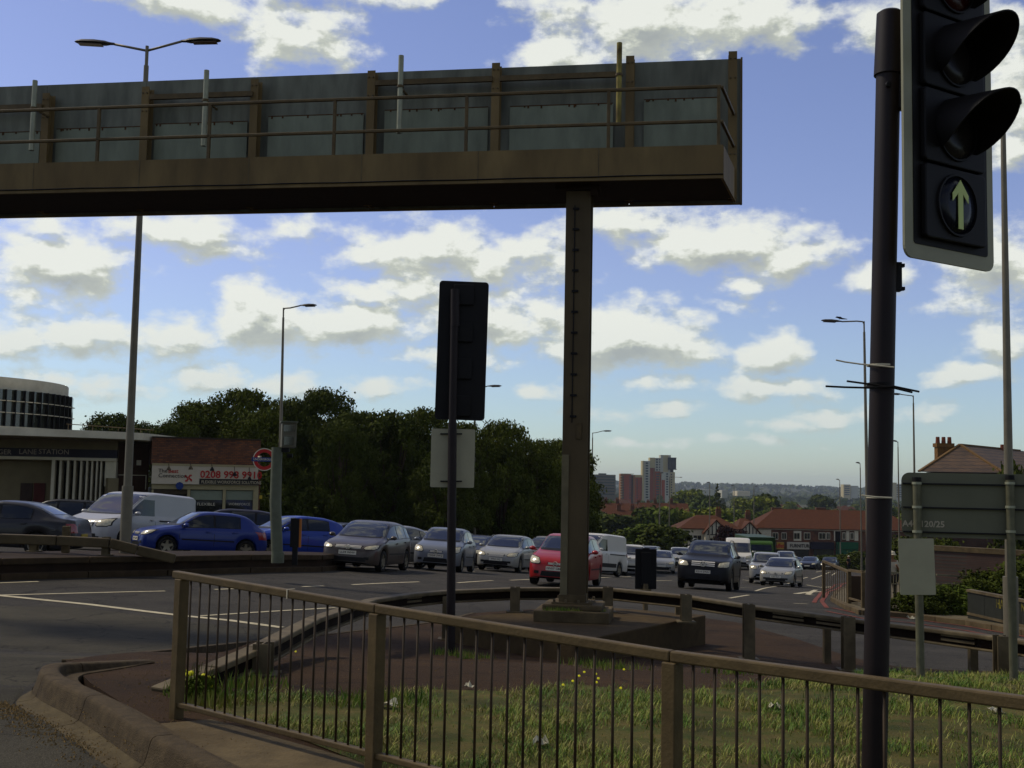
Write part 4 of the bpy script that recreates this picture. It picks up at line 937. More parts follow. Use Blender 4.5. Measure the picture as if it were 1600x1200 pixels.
# sign-light tubes
for px, yt, yb, m in ((55, 126, 235, M_galv), (323, 110, 228, M_galv), (627, 87, 208, M_galv), (968, 67, 192, M_flake)):
    u, z1 = gu(px, yt, .9); u2, z0 = gu(px, yb, .9); b = MB(FGa); b.tube((u, .9, z0), (u, .9, z1), .045, n=12); o = b.build('tube', m, ga, smooth=True, auto=40)
    b = MB(FGa); b.lathe([(.046, 0), (.062, 0), (.062, .03), (.046, .03)], 12, Matrix.Translation((u, .9, z0+(z1-z0)*.60)))
    b.v = [tuple(FGa @ Vector(v)) if False else v for v in b.v]
    bb = MB(); T = FGa @ Matrix.Translation((u, .9, z0+(z1-z0)*.60)); bb.lathe([(.046, -.02), (.06, -.02), (.06, .02), (.046, .02)], 12, T); o2 = bb.build('clamp', M_rail, ga)
    bb = MB(FGa); bb.bar((u, .9, z0+(z1-z0)*.6), (u, DEP-.16, z0+(z1-z0)*.6), .03, .03); bb.build('tube_bracket', M_rail, ga)
# leg: a box column with projecting flanges and ladder stubs
b = MB(FG); z1 = GZ0+.03; z0 = ZS+.26
b.box(-.20, .20, -.20, -.175, z0, z1); b.box(-.20, .20, .175, .20, z0, z1); b.box(-.20, -.17, -.175, .175, z0, z1); b.box(.12, .15, -.175, .175, z0, z1)
M_leg = mat('leg_paint', (.105,.085,.052), .6, var=.2, vs_=2.5, dirt=.55, stretch=(1,1,.35)); b.build('column', M_leg, ga, bev=.006)
M_strip = mat('lit_flange_paint', (.19,.18,.13), .6, var=.2, vs_=4, dirt=.3)
b = MB(FG); b.box(-.20, -.09, -.226, -.203, z0+.02, z0+2.3); b.build('lit_flange_strip', M_strip, ga, bev=.004)  # added pale strip: light on the leg's left flange put into colour
b = MB(FG); b.box(-.215, .19, -.235, .215, z0, z0+.14); b.box(-.32, .30, -.30, .30, z0-.0, z0+.03); b.build('base_plate', M_conc, ga)
b = MB(FG); b.box(.02, .1, -.23, -.202, z0+2.55, z0+2.8); b.build('junction_box', M_conc, ga)
for k in range(12):
    z = z0+2.9+k*.33
    if z < z1-.2: b = MB(FG); b.bar((-.085, -.215, z), (.015, -.215, z), .03, .035); b.build('rung', M_black, ga)
b = MB(FG); b.box(-.06, -.045, -.216, -.203, z0+2.8, z1-.3); b.build('cable', M_black, ga)
b = MB(FG); b.box(-.36, .34, -.30, .30, z1-.07, z1+.0); b.box(.2, .3, -.32, -.2, z1-.16, z1-.07); b.build('head_plate', M_soffit, ga)
b = MB(FGa); b.path([(UL+.5*k, -.012, GZ0+.06+.004*math.sin(k*1.7)) for k in range(int(-UL/.5)+1)], .010, 5); b.build('cable', M_black, ga)
for k in range(1, 9): b = MB(FGa); b.box(-1.9*k-.006, -1.9*k+.006, -.004, 0, GZ0, zt_g); b.build('fascia_joint', M_bar, ga)
# second leg, beyond the left edge of the view
b = MB(FGa); b.box(-15.6, -15.2, .5, .9, -1.2, GZ0+.03); b.build('column', M_leg, ga)

# ================================================================== pedestrian guard rail
FP = [P(285, 893, 8.2)]; fdir = Vector((1.535, -1.367, 0)); 
X0 = P(285, 893, 8.2); fstep = Vector((1.535, -1.367, 0))
zt_of = lambda t: None
tz = [(0, P(285, 893, 8.2).z), (1, P(585, 944, 6.84).z), (2, P(1035, 1016, 5.47).z), (2.797, P(1600, 1088, 4.38).z), (4.2, P(1600, 1088, 4.38).z-.03)]
gr = thing('pedestrian_guard_rail', 'brown painted guard rail of upright bars along the front of the island', 'railing', (X0.x, X0.y, ISL(X0.x, X0.y)))
def fpt(t): return Vector((X0.x+fstep.x*t, X0.y+fstep.y*t, lin(tz, t)))
un = fstep.normalized(); fyaw = math.atan2(un.y, un.x)
for k in range(4):
    a = fpt(k); c = fpt(k+1); ra = a-un*(.09 if k == 0 else 0)
    b = MB(); b.bar(Vector((ra.x, ra.y, a.z-.025))+un*.002, Vector((c.x, c.y, c.z-.025))-un*.002, .055, .052); b.build('top_rail', M_rail, gr, bev=.008)
    zb0 = ISL(a.x, a.y)+.10; zb1 = ISL(c.x, c.y)+.10
    b = MB(); b.bar(Vector((a.x, a.y, zb0))+un*.04, Vector((c.x, c.y, zb1))-un*.04, .05, .035); b.build('bottom_rail', M_rail, gr, bev=.006)
    for j in range(1, 18):
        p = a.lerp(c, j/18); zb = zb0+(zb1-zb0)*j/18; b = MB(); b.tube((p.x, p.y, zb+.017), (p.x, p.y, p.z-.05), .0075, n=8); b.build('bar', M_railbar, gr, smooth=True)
for k in range(5):
    a = fpt(k); T = Matrix.Translation((a.x, a.y, 0)) @ Matrix.Rotation(fyaw, 4, 'Z'); b = MB(); b.box(-.038, .038, -.038, .038, ISL(a.x, a.y)-.1, a.z-.052, T); b.build('post', M_rail, gr, bev=.006)
p = fpt(.60); b = MB(); b.bar(p+Vector((0, 0, .004))-un*.006, p+Vector((0, 0, .004))+un*.006, .062, .002); b.box(-.005, .005, -.031, -.0285, -.055, .004, Matrix.Translation(p) @ Matrix.Rotation(fyaw, 4, 'Z')); b.build('rail_joint', M_wht, gr)

# ================================================================== near traffic signal
pb = P(1366, 1200, 5.1); pt_ = P(1389, 60, 5.1)
ts = thing('traffic_signal', 'large near black traffic signal with white edged board and green up arrow', 'traffic light', (pb.x, pb.y, ISL(pb.x, pb.y)))
ax = (pt_-pb).normalized(); base = pb-ax*((pb.z-ISL(pb.x, pb.y))/ax.z)
b = MB(); b.tube(base, pt_, .0535, n=28); b.build('pole', M_pole, ts, smooth=True, auto=40)
tpz = P(1391, 22, 5.1); s0 = P(1388, 118, 5.1)
b = MB(); b.tube(s0, tpz, .064, .060, n=28); b.tube(tpz, tpz+ax*.012, .060, .045, n=28, caps=True); b.build('cap_sleeve', M_pole, ts, smooth=True, auto=40)
b = MB(); q = P(1388, 132, 5.04); b.lathe([(.0, .012), (.012, .01), (.014, 0)], 10, Matrix.Translation(q) @ Matrix.Rotation(PI/2, 4, 'X')); b.build('bolt', M_black, ts)
# board frame: x along the board (to the right and away), z up, -y toward the viewer side
BL = P(1414, 400, 4.95); th = math.radians(33); FB = frame(BL, (math.cos(th), math.sin(th), 0)); 
# slight lean like the pole
Wb, Hb = .635, 1.62
def rrect(x0, x1, z0, z1, r, n=5):
    o = []
    for cx_, cz_, a in ((x1-r, z0+r, -PI/2), (x1-r, z1-r, 0), (x0+r, z1-r, PI/2), (x0+r, z0+r, PI)):
        for i in range(n+1): t = a+PI/2*i/n; o.append((cx_+r*math.cos(t), cz_+r*math.sin(t)))
    return o
def slab_xz(b, poly, y0, y1, M):
    T = M @ Matrix(((1,0,0,0),(0,0,-1,0),(0,1,0,0),(0,0,0,1))); return b.prism(poly, -y1, -y0, T)
FB = FB @ Matrix.Rotation(-.0, 4, 'Y')
b = MB(); slab_xz(b, rrect(0, Wb, 0, Hb, .05), .0, .012, FB); b.build('backing_board_edge', mat('white_reflective_edge', (.36,.40,.36), .5, var=.08, vs_=6, dirt=.12), ts)
b = MB(); slab_xz(b, rrect(.058, Wb-.050, .065, Hb-.045, .015), -.004, -.001, FB); b.build('backing_board', M_black, ts)
# four housings with lens and visor, the lowest a green arrow without a hood
cxb = Wb*.5
for k in range(4):
    zc = .262+k*.345; b = MB(); slab_xz(b, rrect(cxb-.215, cxb+.215, zc-.166, zc+.168, .02), -.035, -.005, FB); b.build('housing', M_black, ts, bev=.006)
    T = FB @ Matrix.Translation((cxb, -.037, zc)) @ Matrix.Rotation(PI/2, 4, 'X')
    lensm = mat('lens_dark', (.018,.017,.020), .25) if k != 3 else mat('lens_red', (.035,.004,.004), .25)
    if k == 0: lensm = mat('lens_green_arrow_face', (.006,.008,.020), .25)
    b = MB(); b.lathe([(0, .012), (.07, .010), (.128, .002), (.130, -.004)], 28, T); o = b.build('lens', lensm, ts, smooth=True)
    b = MB(); b.lathe([(.131, -.002), (.133, .009), (.141, .009), (.143, -.002)], 28, T); b.build('lens_ring', M_black, ts)
    if k == 0:
        c0 = (0, 0); b = MB(); arrow = [(-.017, -.110), (.017, -.110), (.017, .052), (.056, .012), (.056, .048), (0, .114), (-.056, .048), (-.056, .012), (-.017, .052)]
        slab_xz(b, [(cxb+x, zc+z) for x, z in arrow], -.056, -.053, FB); b.build('arrow', mat('arrow_lit', (.40,.46,.14), .4, emit=.02), ts)
    else:
        # hood: sloping half tube, longer on top
        b = MB(); N = 26; L0 = .27; vs_ = []; ri, ro = .140, .146
        for rr in (ro, ri):
            for i in range(N+1):
                t = math.radians(-38)+math.radians(256)*i/N; s_t = (math.sin(t)+.62)/1.62; ln_ = .02+L0*max(0, s_t)**.8
                x = rr*math.cos(t); z = rr*math.sin(t)
                vs_.append((cxb+x, -.035, zc+z)); vs_.append((cxb+x*1.06, -.035-ln_, zc+z*1.06-ln_*.12))
        o_ = 2*(N+1); fs = []
        for i in range(N):
            fs.append((2*i, 2*i+1, 2*i+3, 2*i+2)); fs.append((o_+2*i, o_+2*i+2, o_+2*i+3, o_+2*i+1)); fs.append((2*i+1, o_+2*i+1, o_+2*i+3, 2*i+3))
        b.add(vs_, fs, FB); b.build('visor', M_black, ts, smooth=True, auto=40)
pc = P(1412, 130, 5.1)
b = MB(); b.bar(P(1392, 140, 5.1), P(1425, 148, 5.06), .05, .16); b.build('bracket', M_black, ts, bev=.01)
b = MB(); p_ = P(1403, 433, 5.1); b.box(p_.x-.018, p_.x+.012, p_.y-.02, p_.y+.02, p_.z-.065, p_.z+.065); b.box(p_.x+.0, p_.x+.028, p_.y-.012, p_.y+.012, p_.z+.045, p_.z+.06); b.box(p_.x+.0, p_.x+.028, p_.y-.012, p_.y+.012, p_.z-.06, p_.z-.045); b.build('bracket', M_black, ts)
# cable ties round the pole
M_tie = mat('white_tie', (.60,.62,.60), .5)
def tie(pts, m, label, rad=.004):
    b = MB(); b.path(pts, rad, 6)
    c = P(1375, pts_y, 5.1); T = Matrix.Translation(c)
    b.lathe([(.0545, -.004), (.058, -.004), (.058, .004), (.0545, .004)], 24, T); tag(b.build('cable_tie', m, smooth=False), label, 'cable tie')
pts_y = 571; tie([P(1397, 574, 5.02), P(1380, 572, 5.03), P(1345, 569, 5.05), P(1320, 565.5, 5.06), P(1306, 562.5, 5.06)], M_tie, 'thin white cable tie round the dark pole with tail pointing left', .0035)
pts_y = 604; tie([P(1290, 603.5, 5.06), P(1320, 605, 5.05), P(1358, 606, 5.02), P(1398, 604, 5.02), P(1436, 612, 5.06)], M_black, 'long black cable tie round the dark pole with ends either side', .0045)
pts_y = 600; tie([P(1323, 595.5, 5.08), P(1357, 600, 5.05), P(1396, 606, 5.03), P(1425, 613, 5.08)], M_black, 'shorter black cable tie just above the long one on the dark pole', .0045)
pts_y = 777; tie([P(1346, 774, 5.03), P(1368, 776.5, 5.02), P(1393, 778, 5.03)], M_tie, 'white cable tie wrapped low round the dark pole', .0035)

# ================================================================== traffic signal seen from behind on the island
Ys = 12.6; pb = gp(704, 1022, .10); Ys = pb.y
tb_ = thing('traffic_signal', 'traffic signal seen from behind, all black, in the middle of the island', 'traffic light', (pb.x, pb.y, pb.z))
top = P(711, 452, Ys)
b = MB(); b.tube((pb.x, pb.y, pb.z), P(707, 660, Ys), .062, n=20); b.tube(P(707, 660, Ys), top, .055, n=20); b.tube(P(711, 510, Ys), top, .066, .062, n=20); b.build('pole', M_pole, tb_, smooth=True, auto=40)
b = MB(); FS = frame(P(679, 655, Ys+.12), (1, .06, 0)); w_ = (P(757, 655, Ys+.12)-P(679, 655, Ys+.12)).length; h_ = P(720, 438, Ys+.12).z-P(720, 655, Ys+.12).z
FS = FS @ Matrix.Rotation(.012, 4, 'Y')
slab_xz(b, rrect(0, w_, 0, h_, .05), 0, .012, FS); b.build('backing_board', M_black, tb_)
for k in range(4):
    b = MB(); zc = .20+k*(h_-.40)/3; slab_xz(b, rrect(w_*.5-.15, w_*.5+.15, zc-.15, zc+.15, .03), -.05, -.003, FS); b.build('housing', M_black, tb_, bev=.01)
    b = MB(); slab_xz(b, rrect(w_*.5-.13, w_*.5+.13, zc-.14, zc+.14, .03), .012, .2, FS); b.build('housing', M_black, tb_, bev=.01)
b = MB(); b.bar(P(706, 520, Ys), P(712, 520, Ys+.12), .06, .05); b.bar(P(705, 632, Ys), P(711, 632, Ys+.12), .06, .05); b.build('bracket', M_black, tb_)
pl = P(672, 761, Ys+.09); FS2 = frame(pl, (1, .06, 0)); w2 = (P(741, 761, Ys)-P(672, 761, Ys)).length; h2 = P(705, 669, Ys).z-P(705, 761, Ys).z
b = MB(); slab_xz(b, rrect(0, w2, 0, h2, .02), 0, .006, FS2); o = b.build('sign_plate', M_plate2); o.location = (0, 0, 0); tag(o, 'blank grey white plate seen from behind on the black signal pole', 'sign')
b = MB(); b.bar(P(688, 678, Ys+.075), P(722, 678, Ys+.075), .02, .02); b.bar(P(688, 752, Ys+.075), P(722, 752, Ys+.075), .02, .02); b.build('bracket', M_black, tb_)
# black board on a short post beyond the barrier
p = P(1008, 945, 21.5); zb = G(p.x, p.y)
kb = thing('bollard_sign', 'black rectangular sign board seen from behind on a short post past the barrier', 'sign', (p.x, p.y, zb))
b = MB(); q0 = P(992, 920, 21.5); q1 = P(1026, 858, 21.5); b.box(q0.x, q1.x, 21.48, 21.51, q0.z, q1.z); b.box((q0.x+q1.x)/2-.09, (q0.x+q1.x)/2+.09, 21.44, 21.48, q0.z+.06, q1.z-.06); b.box((q0.x+q1.x)/2-.07, (q0.x+q1.x)/2+.07, 21.48, 21.5, q1.z, q1.z+.02); b.build('board', M_black, kb, bev=.012)
b = MB(); b.tube((p.x, 21.46, zb), (p.x, 21.46, q0.z+.1), .05, n=12); b.tube((p.x, 21.46, zb), (p.x, 21.46, zb+.05), .12, .09, n=14); b.tube((p.x, 21.46, q0.z-.14), (p.x, 21.46, q0.z), .075, .11, n=12); b.build('post', M_bar, kb)
# black board with orange edge on the reservation
p = P(464, 868, 27.5); zc = G(p.x, p.y)+h_cr; q0 = P(453, 855, 27.5); q1 = P(473, 810, 27.5)
kb = thing('delineator_sign', 'narrow black board with orange edge beside the green grey camera post', 'sign', (p.x, p.y, zc))
b = MB(); b.box(q0.x, q1.x-.07, 27.48, 27.52, q0.z, q1.z); b.build('board', M_black, kb)
b = MB(); b.box(q1.x-.068, q1.x-.02, 27.478, 27.525, q0.z, q1.z-.01); b.build('reflective_edge', mat('orange', (.50,.19,.04), .5), kb)
b = MB(); b.box(q0.x+.05, q1.x-.1, 27.52, 27.56, zc-.02, q0.z+.3); b.build('post', M_black, kb)
# speed camera on its thick post
p = gp(432, 868); Yc = 27.6; pbx = P(434, 866, Yc); pz = G(pbx.x, Yc)+h_cr
sc = thing('speed_camera', 'grey speed camera box on a thick grey green post by the reservation', 'camera', (pbx.x, Yc, pz))
ptx = P(433, 699, Yc); b = MB(); b.tube((pbx.x, Yc, pz), (ptx.x, Yc, P(433, 780, Yc).z), .135, n=20); b.tube((ptx.x, Yc, P(433, 780, Yc).z), (ptx.x, Yc, ptx.z), .128, n=20); b.tube((pbx.x, Yc, pz), (pbx.x, Yc, pz+.25), .15, n=20); b.build('post', M_grn, sc, smooth=True, auto=40)
q0 = P(439, 699, Yc-.2); q1 = P(463, 660, Yc-.2); Tc = frame(Vector((q0.x, Yc-.15, 0)), (1, .25, 0))
b = MB(Tc); w_ = q1.x-q0.x; b.box(0, w_, 0, .55, q0.z, q1.z); b.build('camera_box', mat('camera_grey', (.17,.18,.17), .6, var=.1), sc, bev=.02)
b = MB(Tc); b.box(w_*.15, w_*.8, -.03, -.002, q0.z+.06, q0.z+.26); b.box(w_*.1, w_*.9, -.02, -.002, q1.z-.22, q1.z-.06); b.build('camera_window', M_glassd, sc)
b = MB(Tc); b.box(-.03, w_+.03, -.08, .6, q1.z, q1.z+.03); b.build('hood', M_grn, sc)
b = MB(); b.bar(P(436, 703, Yc), P(452, 703, Yc), .1, .1); b.tube(P(449, 712, Yc), P(457, 712, Yc), .05, n=8); b.build('bracket', M_black, sc)

# ================================================================== road sign seen from behind at the right
Y1, Y2 = 11.6, 11.0
rs = thing('road_sign', 'wide green grey road sign seen from behind on two poles marked A 120/25', 'sign', tuple(gp(1437, 1050, .10)))
FSg = frame(P(1409, 838, 11.66), (math.cos(math.radians(-14)), math.sin(math.radians(-14)), 0))
FSi = FSg.inverted()
def su_(px, py, F=FSg, Fi=None):
    Fi = Fi or F.inverted(); nrm = (F.to_3x3() @ Vector((0, 1, 0))); d = ray(px, py); o = Vector((0, 0, CAMZ)); t = (F.translation-o).dot(nrm)/d.dot(nrm); q = Fi @ (o+d*t); return q.x, q.z
wS = su_(1640, 800)[0]; hS = su_(1409, 738)[1]
b = MB(); slab_xz(b, rrect(0, wS, 0, hS, .08), 0, .006, FSg); b.build('board', M_sgreen, rs)
for py in (755, 792, 832-2):
    z = su_(1409, py)[1]
    if z < hS: b = MB(FSg); b.box(.012, wS-.02, -.028, -.001, z-.010, z+.006); b.build('stiffening_rail', M_trim, rs)
for px, yb, yt in ((1432, 1050, 748), (1577, 1056, 745)):
    u, _ = su_(px, 800); w0 = FSg @ Vector((u, -.062, 0)); g0 = ISL(w0.x, w0.y); zt = (FSg @ Vector((0, 0, su_(px, yt)[1]))).z
    lean = .02 if px < 1500 else .006
    b = MB(); b.tube((w0.x+lean, w0.y, g0-.1), (w0.x, w0.y, zt-.03), .040, n=18); b.build('post', mat('sign_post_steel', (.15,.165,.135), .55, var=.2, vs_=12, metal=.2, dirt=.4), rs, smooth=True, auto=40)
    b = MB(); b.tube((w0.x, w0.y, zt-.03), (w0.x, w0.y, zt+.015), .043, n=18); b.build('post_cap', M_black, rs, smooth=True, auto=40)
    for py in (755, 792, 830):
        z = su_(px, py)[1]; bb = MB(); T = Matrix.Translation((w0.x, w0.y, FSg.translation.z+z)); bb.lathe([(.041, -.012), (.047, -.012), (.047, .012), (.041, .012)], 18, T); bb.build('clip', M_galv, rs)
u, z = su_(1443, 819); text('A40/120/25', .085, M_ltext, FSg @ Matrix.Translation((u, -.003, z)), 'lettering', rs, bold=.002)
FSp = frame(P(1408, 930, 11.5), (math.cos(math.radians(-8)), math.sin(math.radians(-8)), 0)); wp = su_(1464, 930, FSp)[0]; hp = su_(1408, 842, FSp)[1]
b = MB(); T = FSp @ Matrix.Rotation(-.03, 4, 'Y'); slab_xz(b, rrect(0, wp, 0, hp, .012), .04, .046, T); o = b.build('sign_plate', M_plate2); tag(o, 'rectangular blank white plate below the green grey sign', 'sign')
# ================================================================== facades
def facade(px0, Y0, px1, Y1):
    a = P(px0, 750, Y0); c = P(px1, 750, Y1); return frame(Vector((a.x, a.y, 0)), Vector((c.x-a.x, c.y-a.y, 0)))
def fbox(b, F, x0, y0, x1, y1, w0, w1):
    u0, z1 = su_(x0, y0, F); u1, _ = su_(x1, y0, F); _, z0 = su_((x0+x1)/2, y1, F); _, z1 = su_((x0+x1)/2, y0, F)
    b.box(u0, u1, w0, w1, z0, z1, F); return u0, u1, z0, z1
def fpart(name, m, par, F, x0, y0, x1, y1, w0, w1, bev=0): b = MB(); r = fbox(b, F, x0, y0, x1, y1, w0, w1); b.build(name, m, par, bev=bev); return r
M_dkwall = mat('olive_cream_wall', (.24,.22,.16), .9, var=.12, vs_=2)  # one olive cream tone for station walls, kiosk and canopy soffit
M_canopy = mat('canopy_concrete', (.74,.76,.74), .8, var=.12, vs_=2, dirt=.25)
# ---- station
F1 = facade(-140, 49.0, 185, 50.5); gz = G(-18, 50)+.12
st = thing('station_building', 'low station building with white curved canopy and glazed drum above', 'building', (F1.translation.x, F1.translation.y, gz))
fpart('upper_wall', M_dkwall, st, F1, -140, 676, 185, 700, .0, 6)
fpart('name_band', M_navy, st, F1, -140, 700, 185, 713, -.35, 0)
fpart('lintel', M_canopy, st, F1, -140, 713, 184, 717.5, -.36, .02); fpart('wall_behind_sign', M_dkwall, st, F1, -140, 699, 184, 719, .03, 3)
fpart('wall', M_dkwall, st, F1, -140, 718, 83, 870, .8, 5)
fpart('pillar', M_canopy, st, F1, 83.5, 718, 88.5, 870, -.3, .1)
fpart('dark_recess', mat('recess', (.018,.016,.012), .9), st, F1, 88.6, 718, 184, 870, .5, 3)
for px, w in ((97, 3.4), (108.5, 3.4), (119, 3.2), (129, 3), (138, 2.8), (146, 2.6), (153.5, 2.4), (160, 2.2)): fpart('fin', M_canopy, st, F1, px-w/2, 718, px+w/2, 850, -.25, .4)
fpart('end_panel', M_canopy, st, F1, 166, 718, 183, 760, -.2, .4)
fpart('poster_board', mat('poster_dark', (.05,.03,.025), .6, var=.4, vs_=3), st, F1, 26, 755, 45, 790, .74, .79); fpart('poster_board', mat('poster_red', (.10,.02,.02), .6, var=.3, vs_=3), st, F1, 47, 755, 65, 790, .74, .79)
for s_, px in (('HANGER', -2), ('LANE', 46.5), ('STATION', 87)):
    u, z = su_(px, 706.5-.0, F1); text(s_, .30, mat('dim_lettering', (.50,.48,.52), .6), F1 @ Matrix.Translation((u, -.36, z)), 'lettering', st, 1.0)
F2 = facade(183, 50.4, 238, 51.2); fpart('brick_wall', mat('dark_brick', (.055,.030,.022), .9, var=.2), st, F2, 183, 693, 238, 870, .4, 5); fpart('wall_notice', M_canopy, st, F2, 217, 719, 224, 727, .36, .39)
fpart('pipe', M_canopy, st, F2, 188, 742, 232, 743, .33, .36); fpart('pipe', M_canopy, st, F2, 231, 743, 232, 765, .33, .36)
fpart('kiosk', M_dkwall, st, F2, 166, 747, 182, 775, -.4, .3)
# canopy slab with a curved front
can = []
for px, py, Y in ((-190, 652, 45.0), (-90, 658, 45.2), (0, 665, 45.8), (60, 668, 46.4), (105, 672, 47.0), (150, 676.5, 47.6), (198, 682, 48.6), (225, 684.5, 49.4), (242, 687, 50.6)): can.append(P(px, py, Y))
zc = sum(p.z for p in can[2:6])/4
poly = [(p.x, p.y) for p in can]+[(can[-1].x+.2, can[-1].y+6), (can[0].x, can[0].y+12)]
b = MB(); b.prism(poly, zc-.30, zc); b.build('canopy', M_canopy, st)
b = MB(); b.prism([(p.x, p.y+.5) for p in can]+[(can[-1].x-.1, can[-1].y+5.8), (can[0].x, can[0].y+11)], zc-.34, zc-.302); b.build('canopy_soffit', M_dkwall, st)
# drum
Yd = 60; ex = P(104, 640, Yd).x; Rd = 7.2; dc = Vector((ex-Rd, Yd, 0)); zt = P(0, 602, Yd-Rd+.6).z; zb = zc+.02
T = Matrix.Translation((dc.x, dc.y, 0))
b = MB(); b.lathe([(0, zt+.62), (Rd-.45, zt+.62), (Rd-.42, zt+.58), (Rd-.42, zt+.02), (Rd-.9, zt+.0)], 64, T); b.build('drum_roof', M_canopy, st, auto=40)
b = MB(); b.lathe([(Rd-.15, zb), (Rd-.15, zt)], 64, T); b.lathe([(Rd-.15, zt), (0, zt+.01)], 64, T); b.build('drum_glass', mat('drum_glass', (.045,.055,.055), .12, var=.5, vs_=.8, spec=.8), st, smooth=True, auto=30)
b = MB(); b.lathe([(Rd-.1, zb), (Rd, zb), (Rd, zb+.42), (Rd-.1, zb+.42)], 64, T); b.build('drum_sill', M_canopy, st, auto=40)
for i in range(40):
    a = -PI/2-1.15+i*2.9/40; thick = a < -PI/2+.60; w = .14 if thick else .035
    Tm = T @ Matrix.Rotation(a, 4, 'Z'); b = MB(); b.box(Rd-.16, Rd+.02, -w/2, w/2, zb+.42, zt, Tm)
    if thick and i % 2: continue
    b.build('mullion', M_canopy if thick else M_trim, st)
for zz in (.36, .68):
    b = MB(); b.lathe([(Rd-.15, zb+.42+(zt-zb-.42)*zz), (Rd, zb+.42+(zt-zb-.42)*zz), (Rd, zb+.46+(zt-zb-.42)*zz), (Rd-.15, zb+.46+(zt-zb-.42)*zz)], 20, T, a0=-PI/2+.62, a1=-PI/2+1.8); b.build('glazing_bar', M_canopy, st)
b = MB(); pp = [P(x, y, 51.5) for x, y in ((104, 662.5), (150, 665.5), (200, 669), (240, 672))]; b.path(pp, .02, 5)
for px, y in ((107, 663), (145, 665), (185, 668), (220, 670)): p = P(px, y, 51.5); b.tube((p.x, p.y, zc), p, .016, n=5)
b.build('roof_railing', M_bar, st)
# ---- shop
F3 = facade(237, 50.0, 408, 51.5); gz = G(-13, 51)+.12
sh_ = thing('shop', 'brick recruitment shop with long white sign and dark windows beside the station', 'shop', (F3.translation.x, F3.translation.y, gz))
fpart('brick_wall', M_brick, sh_, F3, 238, 686, 408, 726, 0, 7)
fpart('coping', mat('coping_dark', (.05,.04,.035), .9), sh_, F3, 238, 684, 408, 686, -.05, 7.0)
fpart('brick_pier', M_brick, sh_, F3, 404.5, 726, 408, 870, 0, 7)
fpart('frame_header', M_cream, sh_, F3, 237, 757.5, 404, 765, -.05, .3)
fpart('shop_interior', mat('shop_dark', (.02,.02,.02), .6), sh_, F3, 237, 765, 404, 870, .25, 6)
for x0, x1 in ((237, 240), (293, 297.5), (348.5, 353), (396, 404)): fpart('frame', M_cream, sh_, F3, x0, 765, x1, 870, -.04, .3)
fpart('shutter', mat('shutter_slats', (.07,.055,.04), .8, var=.2), sh_, F3, 240, 765, 293, 772, .05, .15)
for x0, x1 in ((298, 348), (353.5, 395.5)):
    fpart('window_panel', mat('pale_blue_panel', (.26,.33,.31), .5, var=.05), sh_, F3, x0, 766.5, x1, 781, .06, .1); fpart('window', M_glassd, sh_, F3, x0, 781.2, x1, 870, .06, .1)
u, z = su_(322, 788, F3); text('FLEXIBLE', .17, M_canopy, F3 @ Matrix.Translation((u, .05, z)), 'lettering', sh_, 1.15)
u, z = su_(374, 788, F3); text('WORKFORCE', .15, M_canopy, F3 @ Matrix.Translation((u, .05, z)), 'lettering', sh_, 1.0)
sgn = thing('shop_sign', 'long white shop sign with red telephone number and black strip', 'sign', (F3.translation.x, F3.translation.y-.1, 1.4))
F3b = F3 @ Matrix.Rotation(.014, 4, 'Y')
fpart('board', mat('sign_white', (.66,.64,.62), .5, var=.04), sgn, F3, 237.5, 729, 403, 757, -.20, -.04)
fpart('board_top', M_cream, sgn, F3, 237.5, 725.5, 403, 729, -.22, -.02)
fpart('black_strip', M_dtext, sgn, F3, 311, 748.5, 403, 757.2, -.215, -.2)
def ft(s_, px, py, size, m, par, xs=1.0, w=-.222, F=F3, bold=0, al='LEFT'):
    u, z = su_(px, py, F); return text(s_, size, m, F @ Matrix.Translation((u, w, z)), 'lettering', par, xs, align=al, bold=bold)
ft('The', 247, 735.5, .24, M_dtext, sgn); ft('Best', 262.5, 736, .24, M_red, sgn, bold=.004); ft('Connection', 247, 743, .25, M_dtext, sgn)
ft('0208 998 9910', 312, 741.5, .44, M_red, sgn, 1.0, bold=.010); ft('FLEXIBLE WORKFORCE SOLUTIONS', 314, 753, .19, mat('sign_pale', (.5,.48,.42), .5), sgn, .84, w=-.225, bold=.003)
b = MB()
for k in range(4):
    u, z = su_(294, 747, F3); a = .5+k*PI/2; T = F3 @ Matrix.Translation((u, -.21, z)) @ Matrix.Rotation(a, 4, 'Y'); b.box(.02, .16, -.004, .004, -.035, .035, T); b.box(.12, .19, -.004, .004, -.065, .0, T)
b.build('emblem', M_red, sgn)
for px, pyy in ((263, 732), (297, 731), (330, 733), (365, 741), (388, 748)):
    u, z = su_(px, pyy, F3); lmp = thing('sign_lamp', 'small spotlight on an arm over the white shop sign above '+{263: 'its first black word', 297: 'the red emblem', 330: 'the first red digits', 365: 'the middle red digits', 388: 'the last red digits'}[px], 'lamp', tuple(F3 @ Vector((u, -.5, z))), 'spotlights over the shop sign')
    b = MB(); b.bar(F3 @ Vector((u, -.1, 1.4+.75)), F3 @ Vector((u, -.5, z+.1)), .02, .02); b.build('arm', M_black, lmp)
    b = MB(); b.lathe([(.03, .09), (.09, -.02), (.10, -.08), (.0, -.05)], 10, Matrix.Translation(F3 @ Vector((u, -.5, z)))); b.build('lamp_shade', M_black if px > 320 else M_bar, lmp)
b = MB(); u, z = su_(280, 759, F3); b.lathe([(0, .02), (.17, .02), (.17, 0)], 8, F3 @ Matrix.Translation((u, -.3, z)) @ Matrix.Rotation(PI/2, 4, 'X')); tag(b.build('blue_disc_sign', M_blue), 'small round blue sign in front of the shop sign lower edge', 'sign')
